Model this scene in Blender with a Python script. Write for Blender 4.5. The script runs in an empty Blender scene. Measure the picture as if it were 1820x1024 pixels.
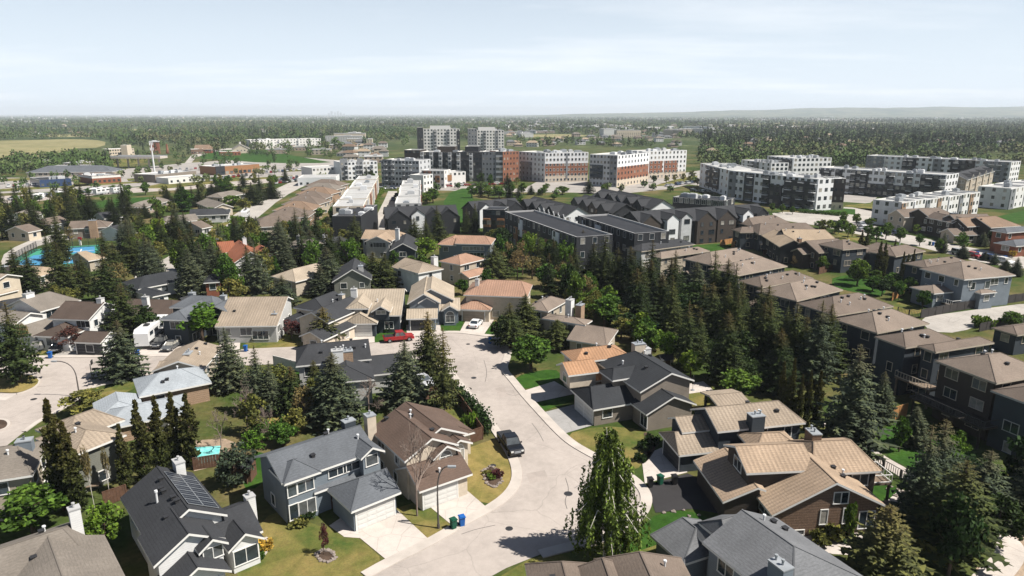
import bpy, math, random, zlib
import numpy as np
from mathutils import Vector, Matrix
rad = math.radians
random.seed(11)
D = bpy.data
SC = bpy.context.scene
COL = SC.collection
F, PITCH, H = 1213.0, rad(14.29), 42.0
SP, CP = math.sin(PITCH), math.cos(PITCH)

def G(px, py, z=0.0):
    """ray through a point of the photograph, met with the level z"""
    a = (px-910)/F; b = (512-py)/F
    t = (z-H)/(-SP+b*CP)
    return Vector((a*t, (CP+b*SP)*t, z))
def proj(p):
    x, y, z = p[0], p[1], p[2]-H
    d = y*CP-z*SP; u = y*SP+z*CP
    return (910+F*x/d, 512-F*u/d)
def rise(px, ytop, ybase):
    """base point and height of an upright thing whose top shows at (px, ytop) and foot at ybase"""
    Y = G(px, ybase).y
    b = (512-ytop)/F
    z = H+Y*(-SP+b*CP)/(CP+b*SP)
    d = Y*CP-(z-H)*SP
    return Vector(((px-910)/F*d, Y, 0)), z, d/F

# ------------------------------------------------------------------ materials
MATS = {}
def nodes(name):
    m = D.materials.new(name); m.use_nodes = True
    nt = m.node_tree; bs = nt.nodes['Principled BSDF']
    bs.inputs['Roughness'].default_value = .85
    bs.inputs['Specular IOR Level'].default_value = .25
    MATS[name] = m
    return m, nt, bs
def N(nt, typ, **kw):
    n = nt.nodes.new(typ)
    for k, v in kw.items():
        if k in n.inputs: n.inputs[k].default_value = v
        else: setattr(n, k, v)
    return n
def ramp(nt, src, stops):
    r = nt.nodes.new('ShaderNodeValToRGB')
    e = r.color_ramp.elements
    while len(e) < len(stops): e.new(.5)
    for i, (p, c) in enumerate(stops):
        e[i].position = p; e[i].color = (c[0], c[1], c[2], 1)
    nt.links.new(src, r.inputs[0]); return r.outputs[0]
ALB = .76
def sc(c, k): return tuple(min(1, x*k) for x in c)
def noise(nt, vec, scale, detail=3, rough=.6):
    n = N(nt, 'ShaderNodeTexNoise', Scale=scale, Detail=detail, Roughness=rough)
    if vec is not None: nt.links.new(vec, n.inputs['Vector'])
    return n.outputs['Fac']
def mul(nt, a, b, fac=1, mode='MULTIPLY'):
    m = nt.nodes.new('ShaderNodeMix'); m.data_type = 'RGBA'; m.blend_type = mode
    m.inputs[0].default_value = fac
    nt.links.new(a, m.inputs[6]); nt.links.new(b, m.inputs[7])
    return m.outputs[2]
def grey(nt, v, lo, hi, a=.3, b=.7): return ramp(nt, v, [(a, (lo,)*3), (b, (hi,)*3)])
def bump(nt, bs, h, s, d=.05):
    b = N(nt, 'ShaderNodeBump', Strength=s, Distance=d)
    nt.links.new(h, b.inputs['Height']); nt.links.new(b.outputs[0], bs.inputs['Normal'])

def m_plain(name, c, rough=.8, spec=.25, metal=0, var=.12, scale=1.2):
    c = sc(c, ALB)
    m, nt, bs = nodes(name)
    tc = N(nt, 'ShaderNodeTexCoord').outputs['Object']
    f = noise(nt, tc, scale, 4)
    nt.links.new(ramp(nt, f, [(.3, sc(c, 1-var)), (.7, sc(c, 1+var))]), bs.inputs['Base Color'])
    bs.inputs['Roughness'].default_value = rough; bs.inputs['Specular IOR Level'].default_value = spec
    bs.inputs['Metallic'].default_value = metal
    return m
def m_siding(name, c, period=.22, var=.1):
    c = sc(c, ALB)
    m, nt, bs = nodes(name)
    tc = N(nt, 'ShaderNodeTexCoord').outputs['Object']
    w = N(nt, 'ShaderNodeTexWave', wave_type='BANDS', bands_direction='Z', wave_profile='SAW', Scale=.314/period)
    nt.links.new(tc, w.inputs['Vector'])
    f = noise(nt, tc, .7, 5)
    a = ramp(nt, f, [(.3, sc(c, 1-var)), (.7, sc(c, 1+var))])
    nt.links.new(mul(nt, a, grey(nt, w.outputs['Fac'], .82, 1, 0, .35)), bs.inputs['Base Color'])
    bump(nt, bs, w.outputs['Fac'], .5, .03)
    return m
def m_brick(name, c):
    c = sc(c, ALB)
    m, nt, bs = nodes(name)
    tc = N(nt, 'ShaderNodeTexCoord').outputs['Object']
    f = noise(nt, tc, 9, 2); g = noise(nt, tc, .5, 4)
    w = N(nt, 'ShaderNodeTexWave', wave_type='BANDS', bands_direction='Z', Scale=1.05)
    nt.links.new(tc, w.inputs['Vector'])
    a = ramp(nt, f, [(.3, sc(c, .7)), (.55, c), (.75, sc(c, 1.35))])
    a = mul(nt, a, grey(nt, g, .85, 1.1))
    nt.links.new(mul(nt, a, grey(nt, w.outputs['Fac'], .85, 1.05, .1, .4)), bs.inputs['Base Color'])
    bump(nt, bs, w.outputs['Fac'], .3, .02)
    return m
def m_shingle(name, c, tile=False, var=.16):
    c = sc(c, ALB)
    m, nt, bs = nodes(name)
    uv = N(nt, 'ShaderNodeTexCoord').outputs['UV']
    mp = N(nt, 'ShaderNodeMapping', Scale=(2.2, 5, 1)); nt.links.new(uv, mp.inputs[0])
    fine = noise(nt, mp.outputs[0], 1.3, 3, .7)
    big = noise(nt, N(nt, 'ShaderNodeTexCoord').outputs['Object'], .25, 4)
    a = ramp(nt, fine, [(.25, sc(c, 1-var*1.5)), (.5, c), (.75, sc(c, 1+var*1.5))])
    a = mul(nt, a, grey(nt, big, .82, 1.12))
    # weather streaks that run down the slope
    ms = N(nt, 'ShaderNodeMapping', Scale=(1.1, .12, 1)); nt.links.new(uv, ms.inputs[0])
    a = mul(nt, a, grey(nt, noise(nt, ms.outputs[0], 1, 4), .94, 1.04))
    wv = N(nt, 'ShaderNodeTexWave', wave_type='BANDS', bands_direction='Y', wave_profile='SAW', Scale=.314/(.3 if tile else .3))
    nt.links.new(uv, wv.inputs['Vector'])
    a = mul(nt, a, grey(nt, wv.outputs['Fac'], .84 if tile else .88, 1, 0, .3))
    h = wv.outputs['Fac']
    if tile:
        wx = N(nt, 'ShaderNodeTexWave', wave_type='BANDS', bands_direction='X', Scale=.314/.5)
        nt.links.new(uv, wx.inputs['Vector'])
        a = mul(nt, a, grey(nt, wx.outputs['Fac'], .86, 1.03, .05, .6))
        ad = N(nt, 'ShaderNodeMath', operation='ADD')
        nt.links.new(wv.outputs['Fac'], ad.inputs[0]); nt.links.new(wx.outputs['Fac'], ad.inputs[1]); h = ad.outputs[0]
    nt.links.new(a, bs.inputs['Base Color'])
    bump(nt, bs, h, .4 if tile else .3, .06)
    bs.inputs['Roughness'].default_value = .9
    return m
def m_leaf(name, c, tip=None, dark=.5, light=1.6, trans=.25, lo=7, hi=10):
    c = sc(c, ALB)
    m, nt, bs = nodes(name)
    gi = N(nt, 'ShaderNodeNewGeometry').outputs['Random Per Island']
    oi = N(nt, 'ShaderNodeObjectInfo').outputs['Random']
    tc = N(nt, 'ShaderNodeTexCoord').outputs['Object']
    a = ramp(nt, gi, [(0, sc(c, dark)), (.5, c), (1, (c[0]*light*1.12, c[1]*light, c[2]*light*.75))])
    a = mul(nt, a, grey(nt, noise(nt, tc, .55, 3), .62, 1.3))
    if tip:
        sx = N(nt, 'ShaderNodeSeparateXYZ'); nt.links.new(tc, sx.inputs[0])
        mr = N(nt, 'ShaderNodeMapRange'); nt.links.new(sx.outputs[2], mr.inputs[0])
        mr.inputs[1].default_value = lo; mr.inputs[2].default_value = hi
        oh = N(nt, 'ShaderNodeMath', operation='MULTIPLY'); nt.links.new(oi, oh.inputs[0]); oh.inputs[1].default_value = .65
        ml = N(nt, 'ShaderNodeMath', operation='MULTIPLY'); nt.links.new(mr.outputs[0], ml.inputs[0]); nt.links.new(oh.outputs[0], ml.inputs[1])
        mx = N(nt, 'ShaderNodeMix', data_type='RGBA'); nt.links.new(ml.outputs[0], mx.inputs[0])
        nt.links.new(a, mx.inputs[6]); mx.inputs[7].default_value = (*tip, 1); a = mx.outputs[2]
    hs = N(nt, 'ShaderNodeHueSaturation')
    mr = N(nt, 'ShaderNodeMapRange'); nt.links.new(oi, mr.inputs[0]); mr.inputs[3].default_value = .475; mr.inputs[4].default_value = .515
    mv = N(nt, 'ShaderNodeMapRange'); nt.links.new(oi, mv.inputs[0]); mv.inputs[3].default_value = 1.2; mv.inputs[4].default_value = .8
    nt.links.new(mr.outputs[0], hs.inputs['Hue']); nt.links.new(mv.outputs[0], hs.inputs['Value']); nt.links.new(a, hs.inputs['Color'])
    nt.links.new(hs.outputs[0], bs.inputs['Base Color'])
    bs.inputs['Roughness'].default_value = .7; bs.inputs['Specular IOR Level'].default_value = .12
    if trans:
        tr = N(nt, 'ShaderNodeBsdfTranslucent'); nt.links.new(hs.outputs[0], tr.inputs[0])
        mx = N(nt, 'ShaderNodeMixShader', Fac=trans)
        nt.links.new(bs.outputs[0], mx.inputs[1]); nt.links.new(tr.outputs[0], mx.inputs[2])
        nt.links.new(mx.outputs[0], nt.nodes['Material Output'].inputs[0])
    return m
def m_ground(name, stops, s1=.06, s2=.9, fine=.25):
    stops = [(p, sc(q, ALB)) for p, q in stops]
    m, nt, bs = nodes(name)
    tc = N(nt, 'ShaderNodeTexCoord').outputs['Object']
    f = noise(nt, tc, s1, 5, .62); g = noise(nt, tc, s2, 5, .7)
    a = ramp(nt, f, stops)
    a = mul(nt, a, grey(nt, g, 1-fine, 1+fine))
    a = mul(nt, a, grey(nt, noise(nt, tc, 6, 3), 1-fine*.8, 1+fine*.6))
    nt.links.new(a, bs.inputs['Base Color']); bs.inputs['Roughness'].default_value = .95
    bs.inputs['Specular IOR Level'].default_value = .1
    bump(nt, bs, g, .3, .1)
    return m
def m_paving(name, c, joint=None):
    c = sc(c, ALB)
    m, nt, bs = nodes(name)
    tc = N(nt, 'ShaderNodeTexCoord').outputs['Object']
    a = ramp(nt, noise(nt, tc, .09, 6, .7), [(.3, sc(c, .74)), (.52, c), (.75, sc(c, 1.13))])
    a = mul(nt, a, grey(nt, noise(nt, tc, 1.1, 5, .7), .9, 1.06))
    a = mul(nt, a, grey(nt, noise(nt, tc, 14, 2), .9, 1.06))
    v = N(nt, 'ShaderNodeTexVoronoi', feature='DISTANCE_TO_EDGE', Scale=.11 if not joint else 1/joint)
    dn = N(nt, 'ShaderNodeMixRGB', blend_type='LINEAR_LIGHT'); dn.inputs[0].default_value = .55 if not joint else .02
    nz = N(nt, 'ShaderNodeTexNoise', Scale=.35, Detail=4); nt.links.new(tc, nz.inputs['Vector'])
    nt.links.new(tc, dn.inputs[1]); nt.links.new(nz.outputs['Color'], dn.inputs[2]); nt.links.new(dn.outputs[0], v.inputs['Vector'])
    a = mul(nt, a, grey(nt, v.outputs['Distance'], .8, 1, 0, .006 if not joint else .02))
    nt.links.new(a, bs.inputs['Base Color']); bs.inputs['Roughness'].default_value = .92
    return m
def m_glass(name, c=(.02, .028, .035)):
    m, nt, bs = nodes(name)
    tc = N(nt, 'ShaderNodeTexCoord').outputs['Object']
    oi = N(nt, 'ShaderNodeObjectInfo').outputs['Random']
    bl = ramp(nt, oi, [(0, sc(c, .8)), (.55, sc(c, 1.2)), (.62, (.1, .1, .095)), (.8, sc(c, 2)), (.86, (.3, .285, .25)), (1, (.2, .19, .17))])
    nt.links.new(mul(nt, bl, grey(nt, noise(nt, tc, 1.2, 3), .55, 1.25)), bs.inputs['Base Color'])
    bs.inputs['Roughness'].default_value = .08; bs.inputs['Specular IOR Level'].default_value = .6
    return m

WHITE = (.76, .75, .72)
m_plain('white_trim', WHITE, .6, var=.05); m_plain('tan_trim', (.48, .42, .34), .6, var=.06); m_plain('dark_trim', (.05, .05, .055), .6)
m_plain('grey_trim', (.42, .42, .42), .6, var=.06)
for n_, c_ in dict(shingle_black=(.032, .035, .04), shingle_charcoal=(.04, .042, .047), shingle_grey=(.155, .16, .17), shingle_bluegrey=(.115, .125, .14),
                   shingle_silver=(.33, .36, .39), shingle_brown=(.12, .082, .064), shingle_taupe=(.165, .13, .106), shingle_taupe_pale=(.225, .18, .147),
                   shingle_weathered=(.2, .175, .15), shingle_tan=(.36, .28, .2), shingle_darkbrown=(.085, .062, .05)).items(): m_shingle(n_, c_)
for n_, c_ in dict(tile_tan=(.375, .28, .2), tile_terracotta=(.39, .225, .13), tile_rust=(.36, .22, .155), tile_pale=(.4, .335, .26), tile_red=(.3, .11, .06), tile_buff=(.325, .265, .205), tile_brown=(.24, .165, .115)).items(): m_shingle(n_, c_, True)
for n_, c_ in dict(siding_white=(.74, .74, .73), siding_cream=(.6, .52, .41), siding_beige=(.46, .4, .32), siding_grey=(.3, .32, .33), siding_bluegrey=(.2, .235, .27), siding_taupe=(.25, .215, .18), siding_slate=(.048, .06, .074), siding_dark=(.03, .032, .036), siding_sage=(.2, .205, .175), siding_brown=(.06, .048, .04), siding_palegrey=(.52, .52, .51)).items(): m_siding(n_, c_)
m_brick('brick_brown', (.2, .13, .09)); m_brick('brick_red', (.27, .1, .06)); m_brick('brick_tan', (.36, .25, .17)); m_brick('brick_orange', (.29, .125, .075)); m_brick('brick_dark', (.06, .05, .048))
m_plain('stucco_cream', (.58, .5, .4), .9); m_plain('stucco_white', (.7, .69, .665), .85, var=.05); m_plain('stucco_pinkish', (.4, .32, .26), .9); m_plain('stucco_grey', (.4, .41, .41), .9)
m_plain('panel_white', (.76, .77, .78), .6, var=.05); m_plain('panel_grey', (.22, .23, .245), .6); m_plain('panel_black', (.03, .032, .037), .6); m_plain('panel_brown', (.062, .05, .042), .7); m_plain('panel_wood', (.3, .15, .07), .7); m_plain('panel_palegrey', (.5, .51, .52), .6)
m_plain('flat_roof_white', (.42, .42, .415), .8, var=.12, scale=.3); m_plain('flat_roof_grey', (.4, .4, .4), .9, var=.15, scale=.3); m_plain('flat_roof_black', (.026, .028, .034), .9, var=.2, scale=.3)
m_glass('glass'); m_glass('glass_pale', (.07, .085, .09))
m_plain('garage_white', (.68, .67, .64), .55, var=.05); m_plain('garage_grey', (.4, .38, .35), .55); m_plain('garage_dark', (.045, .045, .05), .55); m_plain('garage_tan', (.36, .29, .22), .55)
m_plain('door_red', (.18, .04, .03), .5); m_plain('door_brown', (.1, .06, .04), .5)
m_plain('metal_dark', (.03, .03, .032), .5, .4); m_plain('metal_pole', (.09, .08, .075), .5, .4); m_plain('metal_white', (.7, .71, .72), .45, .4, var=.05); m_plain('metal_grey', (.3, .32, .34), .4, .5)
m_plain('wood_fence_brown', (.12, .065, .042), .85, var=.25, scale=2); m_plain('wood_fence_orange', (.42, .21, .08), .8, var=.2); m_plain('wood_fence_pale', (.42, .37, .3), .85, var=.2); m_plain('wood_fence_dark', (.055, .05, .048), .85); m_plain('wood_fence_white', (.7, .68, .64), .8); m_plain('wood_fence_weathered', (.2, .15, .11), .85, var=.25)
m_plain('paint_black', (.012, .013, .016), .22, .6, var=.1); m_plain('paint_white', (.78, .78, .78), .25, .5, var=.03); m_plain('paint_red', (.32, .012, .015), .25, .5, var=.08); m_plain('paint_silver', (.42, .43, .45), .25, .6, var=.05); m_plain('paint_blue', (.03, .06, .14), .25, .5); m_plain('paint_grey', (.1, .105, .11), .25, .5); m_plain('paint_tan', (.3, .26, .2), .3, .5)
m_plain('tyre', (.015, .015, .015), .9); m_plain('hub_metal', (.4, .4, .42), .35, .5, .7); m_plain('lamp_lens', (.75, .75, .72), .2, .6); m_plain('lamp_red', (.35, .02, .015), .3, .5)
m_plain('bin_blue', (.015, .12, .42), .5, var=.08); m_plain('bin_green', (.01, .085, .05), .5, var=.08); m_plain('bin_black', (.02, .02, .022), .5)
m_plain('bark_grey', (.17, .13, .1), .95, var=.3, scale=3); m_plain('bark_brown', (.1, .068, .048), .95, var=.3, scale=3); m_plain('bark_birch', (.62, .58, .52), .9, var=.35, scale=4); m_plain('twig_tan', (.25, .195, .165), .95, var=.2, scale=2); m_plain('twig_purple', (.14, .085, .075), .95, var=.2, scale=2)
m_leaf('needles_green', (.06, .085, .03), (.2, .12, .05)); m_leaf('needles_blue', (.085, .112, .07), (.19, .13, .06)); m_leaf('needles_dark', (.034, .052, .018), (.17, .1, .035)); m_leaf('needles_olive', (.095, .112, .042), (.25, .15, .055), lo=5)
m_leaf('leaf_green', (.075, .15, .024), dark=.55, light=1.7); m_leaf('leaf_bright', (.11, .2, .026), dark=.6, light=1.6); m_leaf('leaf_olive', (.15, .165, .045), dark=.55, light=1.6); m_leaf('leaf_dark', (.026, .055, .016)); m_leaf('leaf_budding', (.2, .165, .075), dark=.6, light=1.5)
m_leaf('leaf_poplar', (.05, .066, .02), (.12, .085, .025), lo=3, hi=12); m_leaf('leaf_birch', (.085, .15, .03), (.15, .15, .05), lo=7, hi=13); m_leaf('leaf_purple', (.085, .035, .032)); m_leaf('leaf_yellow', (.42, .32, .05), trans=.1); m_leaf('leaf_sage', (.075, .105, .07))
m_ground('grass_base', [(.3, (.05, .062, .022)), (.45, (.085, .09, .035)), (.58, (.15, .115, .06)), (.72, (.06, .075, .025))], .05)
m_ground('grass_lush', [(.3, (.018, .058, .008)), (.55, (.035, .09, .012)), (.8, (.07, .11, .022))], .18, fine=.3)
m_ground('grass_dry', [(.3, (.13, .13, .035)), (.5, (.24, .19, .065)), (.7, (.3, .22, .085))], .2, fine=.22)
m_ground('grass_mixed', [(.34, (.04, .085, .016)), (.48, (.13, .13, .036)), (.68, (.25, .19, .07))], .15, fine=.22)
m_ground('field_pale', [(.3, (.17, .17, .07)), (.55, (.27, .24, .12)), (.75, (.21, .22, .09))], .012, .1)
m_ground('soil_bed', [(.3, (.05, .035, .026)), (.7, (.11, .075, .055))], .3)
m_ground('soil_pale', [(.3, (.28, .21, .15)), (.7, (.4, .31, .23))], .1)
m_ground('far_ground', [(.36, (.02, .05, .022)), (.48, (.045, .075, .03)), (.54, (.2, .19, .1)), (.58, (.035, .06, .025)), (.68, (.12, .14, .06))], .0022, .012)
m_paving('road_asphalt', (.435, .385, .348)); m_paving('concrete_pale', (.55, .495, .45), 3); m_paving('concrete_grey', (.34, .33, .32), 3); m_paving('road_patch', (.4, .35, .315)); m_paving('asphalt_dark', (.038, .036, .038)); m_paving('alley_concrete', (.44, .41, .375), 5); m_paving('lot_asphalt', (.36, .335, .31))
m_plain('kerb_concrete', (.5, .45, .405), .9, var=.14, scale=.4)
m_plain('court_blue', (.06, .24, .42), .8, var=.05); m_plain('court_green', (.05, .27, .17), .8, var=.06); m_plain('line_white', (.8, .8, .8), .8, var=.03)
m_plain('pool_shell', (.1, .42, .4), .6); m_plain('rock', (.25, .21, .185), .95, var=.3, scale=3); m_plain('solar_cell', (.008, .01, .018), .3, .25); m_plain('tarp_teal', (.02, .11, .09), .7)
def pool_water():
    m, nt, bs = nodes('pool_water')
    f = noise(nt, N(nt, 'ShaderNodeTexCoord').outputs['Object'], 1.6, 3)
    nt.links.new(ramp(nt, f, [(.35, (.1, .42, .4)), (.65, (.25, .6, .56))]), bs.inputs['Base Color'])
    bs.inputs['Roughness'].default_value = .08; bump(nt, bs, f, .15, .05)
pool_water()

# ------------------------------------------------------------------ mesh building
class MB:
    def __init__(s): s.v, s.f, s.m, s.uv = [], [], [], []
    def face(s, pts, mi=0, uv=None):
        i = len(s.v); s.v += [tuple(p) for p in pts]; s.f.append(tuple(range(i, i+len(pts)))); s.m.append(mi); s.uv.append(uv)
    def box(s, c, d, rot=0, mi=0, taper=1.0):
        x, y, z = d[0]/2, d[1]/2, d[2]/2; i = len(s.v); co, si = math.cos(rot), math.sin(rot)
        for zz in (-z, z):
            k = taper if zz > 0 else 1
            for a, b in ((-x, -y), (x, -y), (x, y), (-x, y)):
                a *= k; b *= k
                s.v.append((c[0]+a*co-b*si, c[1]+a*si+b*co, c[2]+zz))
        for q in ((0, 3, 2, 1), (4, 5, 6, 7), (0, 1, 5, 4), (1, 2, 6, 5), (2, 3, 7, 6), (3, 0, 4, 7)):
            s.f.append(tuple(i+k for k in q)); s.m.append(mi); s.uv.append(None)
    def tube(s, p, q, r0, r1, n=6, mi=0, cap=True):
        p, q = Vector(p), Vector(q); d = q-p
        if d.length < 1e-6: return
        d.normalize(); a = d.orthogonal().normalized(); b = d.cross(a); i = len(s.v)
        for c, r in ((p, r0), (q, r1)):
            for k in range(n):
                t = 2*math.pi*k/n; s.v.append(tuple(c+(a*math.cos(t)+b*math.sin(t))*r))
        for k in range(n):
            l = (k+1) % n; s.f.append((i+k, i+l, i+n+l, i+n+k)); s.m.append(mi); s.uv.append(None)
        if cap:
            s.f.append(tuple(range(i+n, i+2*n))); s.m.append(mi); s.uv.append(None)
    def mesh(s, name, mats, smooth=False):
        me = D.meshes.new(name); me.from_pydata(s.v, [], s.f)
        for m in mats: me.materials.append(MATS[m])
        if len(mats) > 1: me.polygons.foreach_set('material_index', s.m)
        if any(u for u in s.uv):
            l = me.uv_layers.new(name='UVMap'); a = []
            for f, u in zip(s.f, s.uv): a += [x for p in (u or [(0, 0)]*len(f)) for x in p]
            l.data.foreach_set('uv', a)
        if smooth: me.polygons.foreach_set('use_smooth', [True]*len(s.f))
        me.update(); return me
    def build(s, name, mats, parent=None, smooth=False):
        return add(name, s.mesh(name, [mats] if isinstance(mats, str) else mats, smooth), parent)
def add(name, me, parent=None, loc=(0, 0, 0), rz=0.0, scale=None):
    o = D.objects.new(name, me); COL.objects.link(o)
    o.location = loc; o.rotation_euler = (0, 0, rz)
    if scale: o.scale = scale
    if parent: o.parent = parent
    return o
def tag(o, label=None, cat=None, group=None, kind=None):
    if label: o['label'] = label
    if cat: o['category'] = cat
    if group: o['group'] = group
    if kind: o['kind'] = kind
    return o
def empty(name, loc, rz, label, cat, group=None):
    o = D.objects.new(name, None); COL.objects.link(o); o.location = loc; o.rotation_euler = (0, 0, rz); o.empty_display_size = .5
    return tag(o, label, cat, group)
def inst(root, loc, rz, scale=None, label=None, group=None, swap=None):
    r = root.copy(); COL.objects.link(r); r.location = loc; r.rotation_euler = (0, 0, rz)
    if scale: r.scale = scale
    if label: r['label'] = label
    if group: r['group'] = group
    for ch in root.children:
        c = ch.copy(); COL.objects.link(c); c.parent = r
        if swap and ch.name.split('.')[0] in swap: c.data = swap[ch.name.split('.')[0]]
        for g in ch.children:
            d = g.copy(); COL.objects.link(d); d.parent = c
    return r
ORD = 'leftmost second third fourth fifth sixth seventh eighth ninth tenth eleventh twelfth'.split()
def ordinal(i): return 'leftmost' if i == 0 else ORD[i]+' from left'

def chaikin(p, n=2, closed=True):
    for _ in range(n):
        q = []
        for i in range(len(p) if closed else len(p)-1):
            a, b = p[i], p[(i+1) % len(p)]; q += [a*.75+b*.25, a*.25+b*.75]
        if not closed: q = [p[0]]+q+[p[-1]]
        p = q
    return p
def sheet(name, pts, mat, z, smooth=0, kind='structure', label=None, cat=None, world=False, group=None):
    w = [Vector((*p, 0)) if world else G(*p) for p in pts]
    if smooth: w = chaikin(w, smooth)
    from mathutils.geometry import tessellate_polygon
    c = sum(w, Vector())/len(w)
    mb = MB(); mb.v = [(p.x-c.x, p.y-c.y, 0) for p in w]
    for t in tessellate_polygon([w]):
        a, b, e = [w[k] for k in t]
        if (b-a).cross(e-a).z < 0: t = (t[0], t[2], t[1])
        mb.f.append(tuple(t)); mb.m.append(0); mb.uv.append(None)
    o = mb.build(name, mat); o.location = (c.x, c.y, z)
    return tag(o, label, cat, group, kind)
def ribbon(name, pts, width, h, mat, z=0, smooth=2, closed=False, label=None, kind='structure'):
    w = chaikin([G(*p) for p in pts], smooth, closed) if smooth else [G(*p) for p in pts]
    n = len(w); L, R = [], []
    for i in range(n):
        d = (w[min(i+1, n-1)]-w[max(i-1, 0)]); d.z = 0
        d.normalize(); s = Vector((-d.y, d.x, 0))*width/2; L.append(w[i]+s); R.append(w[i]-s)
    mb = MB()
    for i in range(n-1):
        a, b, c, d = L[i], R[i], R[i+1], L[i+1]; up = Vector((0, 0, h+z)); lo = Vector((0, 0, z))
        mb.face([a+up, b+up, c+up, d+up]); mb.face([a+lo, a+up, d+up, d+lo]); mb.face([b+up, b+lo, c+lo, c+up])
    return tag(mb.build(name, mat), label, None, None, kind)

# ------------------------------------------------------------------ houses
FOOT = []      # footprints, so scattered trees keep out of buildings
CAM = Vector((0, 0, H))
_cache = {}
def cached(key, fn):
    if key not in _cache: _cache[key] = fn()
    return _cache[key]
def window_meshes(w, h, trim, glass, arch=False):
    def pane():
        mb = MB()
        if arch:
            r = w/2; pts = [(-r, .02, -h/2), (r, .02, -h/2)]+[(r*math.cos(t), .02, h/2-r+r*math.sin(t)) for t in [math.pi*k/8 for k in range(9)]]
            mb.face(pts[::-1]); return mb.mesh('window', [glass])
        mb.box((0, 0, 0), (w, .05, h)); return mb.mesh('window', [glass])
    def frame():
        mb = MB(); t = .09
        if arch:
            r = w/2
            for k in range(8):
                a, b = math.pi*k/8, math.pi*(k+1)/8
                P = lambda t_, q, y: (q*math.cos(t_), y, h/2-r+q*math.sin(t_))
                mb.face([P(b, r-.04, .06), P(a, r-.04, .06), P(a, r+t, .06), P(b, r+t, .06)][::-1])
                mb.face([P(a, r+t, .06), P(b, r+t, .06), P(b, r+t, 0), P(a, r+t, 0)])
            mb.box((0, .03, h/2-r), (w, .06, .07))
            zt = h/2-r
        else:
            mb.box((0, .025, h/2+t/2), (w+2*t, .09, t)); zt = h/2
        mb.box((0, .035, -h/2-t/2), (w+2*t+.06, .11, t))
        for s in (-1, 1): mb.box((s*(w/2+t/2), .025, (zt-h/2)/2), (t, .09, zt+h/2))
        n = max(1, round(w/1.0))
        for k in range(1, n): mb.box((-w/2+w*k/n, .03, (zt-h/2)/2), (.06, .06, zt+h/2))
        return mb.mesh('window_frame', [trim])
    return cached(('wp', w, h, glass, arch), pane), cached(('wf', w, h, trim, arch), frame)
def garage_mesh(w, h, mat):
    def f():
        mb = MB(); n = 4
        for k in range(n):
            mb.box((0, .02, h*(k+.5)/n), (w, .06, h/n-.035))
            for j in range(max(2, int(w/1.1))):
                c = max(2, int(w/1.1)); mb.box((-w/2+w*(j+.5)/c, .055, h*(k+.5)/n), (w/c-.25, .03, h/n-.25))
        return mb.mesh('garage_door', [mat])
    return cached(('gd', w, h, mat), f)

class Vol: pass
def make_vol(spec, yaw, k=1):
    v = Vol(); o = spec[-1] if isinstance(spec[-1], dict) else {}
    if spec[0] == 'r' and k != 1:
        s_ = list(spec); s_[3] -= s_[6]*max(s_[4], s_[5])*(1-k)+.3; s_[4] *= k; s_[5] *= k; s_[7] *= k; s_[8] *= k; spec = tuple(s_)
    if spec[0] == 'r':      # ridge: R1 R2 zr wl wr pitch e1 e2
        _, R1, R2, zr, wl, wr, p, e1, e2 = spec[:9]
        a, b = G(*R1, zr), G(*R2, zr); d = b-a; th = math.atan2(d.y, d.x); L = d.length; mid = (a+b)/2
        if yaw is not None and not o.get('free'):
            th2 = yaw+round((th-yaw)/(math.pi/2))*math.pi/2; L *= max(.3, math.cos(th-th2)); th = th2
        ex = Vector((math.cos(th), math.sin(th), 0)); v.o = mid-ex*L/2; v.o.z = 0
        v.L, v.th, v.zr, v.wl, v.wr, v.p, v.e1, v.e2 = L, th, zr, wl, wr, p, e1, e2
    else:                   # eave corners: left, near, right at the height ze
        _, Lp, Np, Rp, ze, p = spec[:6]
        a, n, r = G(*Lp, ze), G(*Np, ze), G(*Rp, ze); d = r-n; th = math.atan2(d.y, d.x)
        if yaw is None and o.get('by') == 'L':
            d2 = n-a; th = math.atan2(d2.y, d2.x)+math.pi/2
        if yaw is not None and not o.get('free'): th = yaw+round((th-yaw)/(math.pi/2))*math.pi/2
        ex = Vector((math.cos(th), math.sin(th), 0)); ey = Vector((-ex.y, ex.x, 0))
        lu = max(3, d.dot(ex)); w = max(3, (a-n).dot(ey)) if 'w' not in o else o['w']
        if 'lu' in o: lu = o['lu']
        if lu >= w or o.get('along'):
            e1, e2 = o.get('e', (w*.46, w*.46))
            v.o = n+ey*w/2+ex*e1; v.L = max(.05, lu-e1-e2); v.th = th; v.wl = v.wr = w/2; v.zr = ze+p*w/2; v.e1, v.e2 = e1, e2
        else:
            e1, e2 = o.get('e', (lu*.46, lu*.46))
            v.th = th+math.pi/2; v.o = n+ex*lu/2+ey*e1; v.L = max(.05, w-e1-e2); v.wl = v.wr = lu/2; v.zr = ze+p*lu/2; v.e1, v.e2 = e1, e2
        v.o.z = 0; v.p = p
    v.opt = o; v.zl = v.zr-v.wl*v.p; v.zrr = v.zr-v.wr*v.p
    return v
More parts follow.
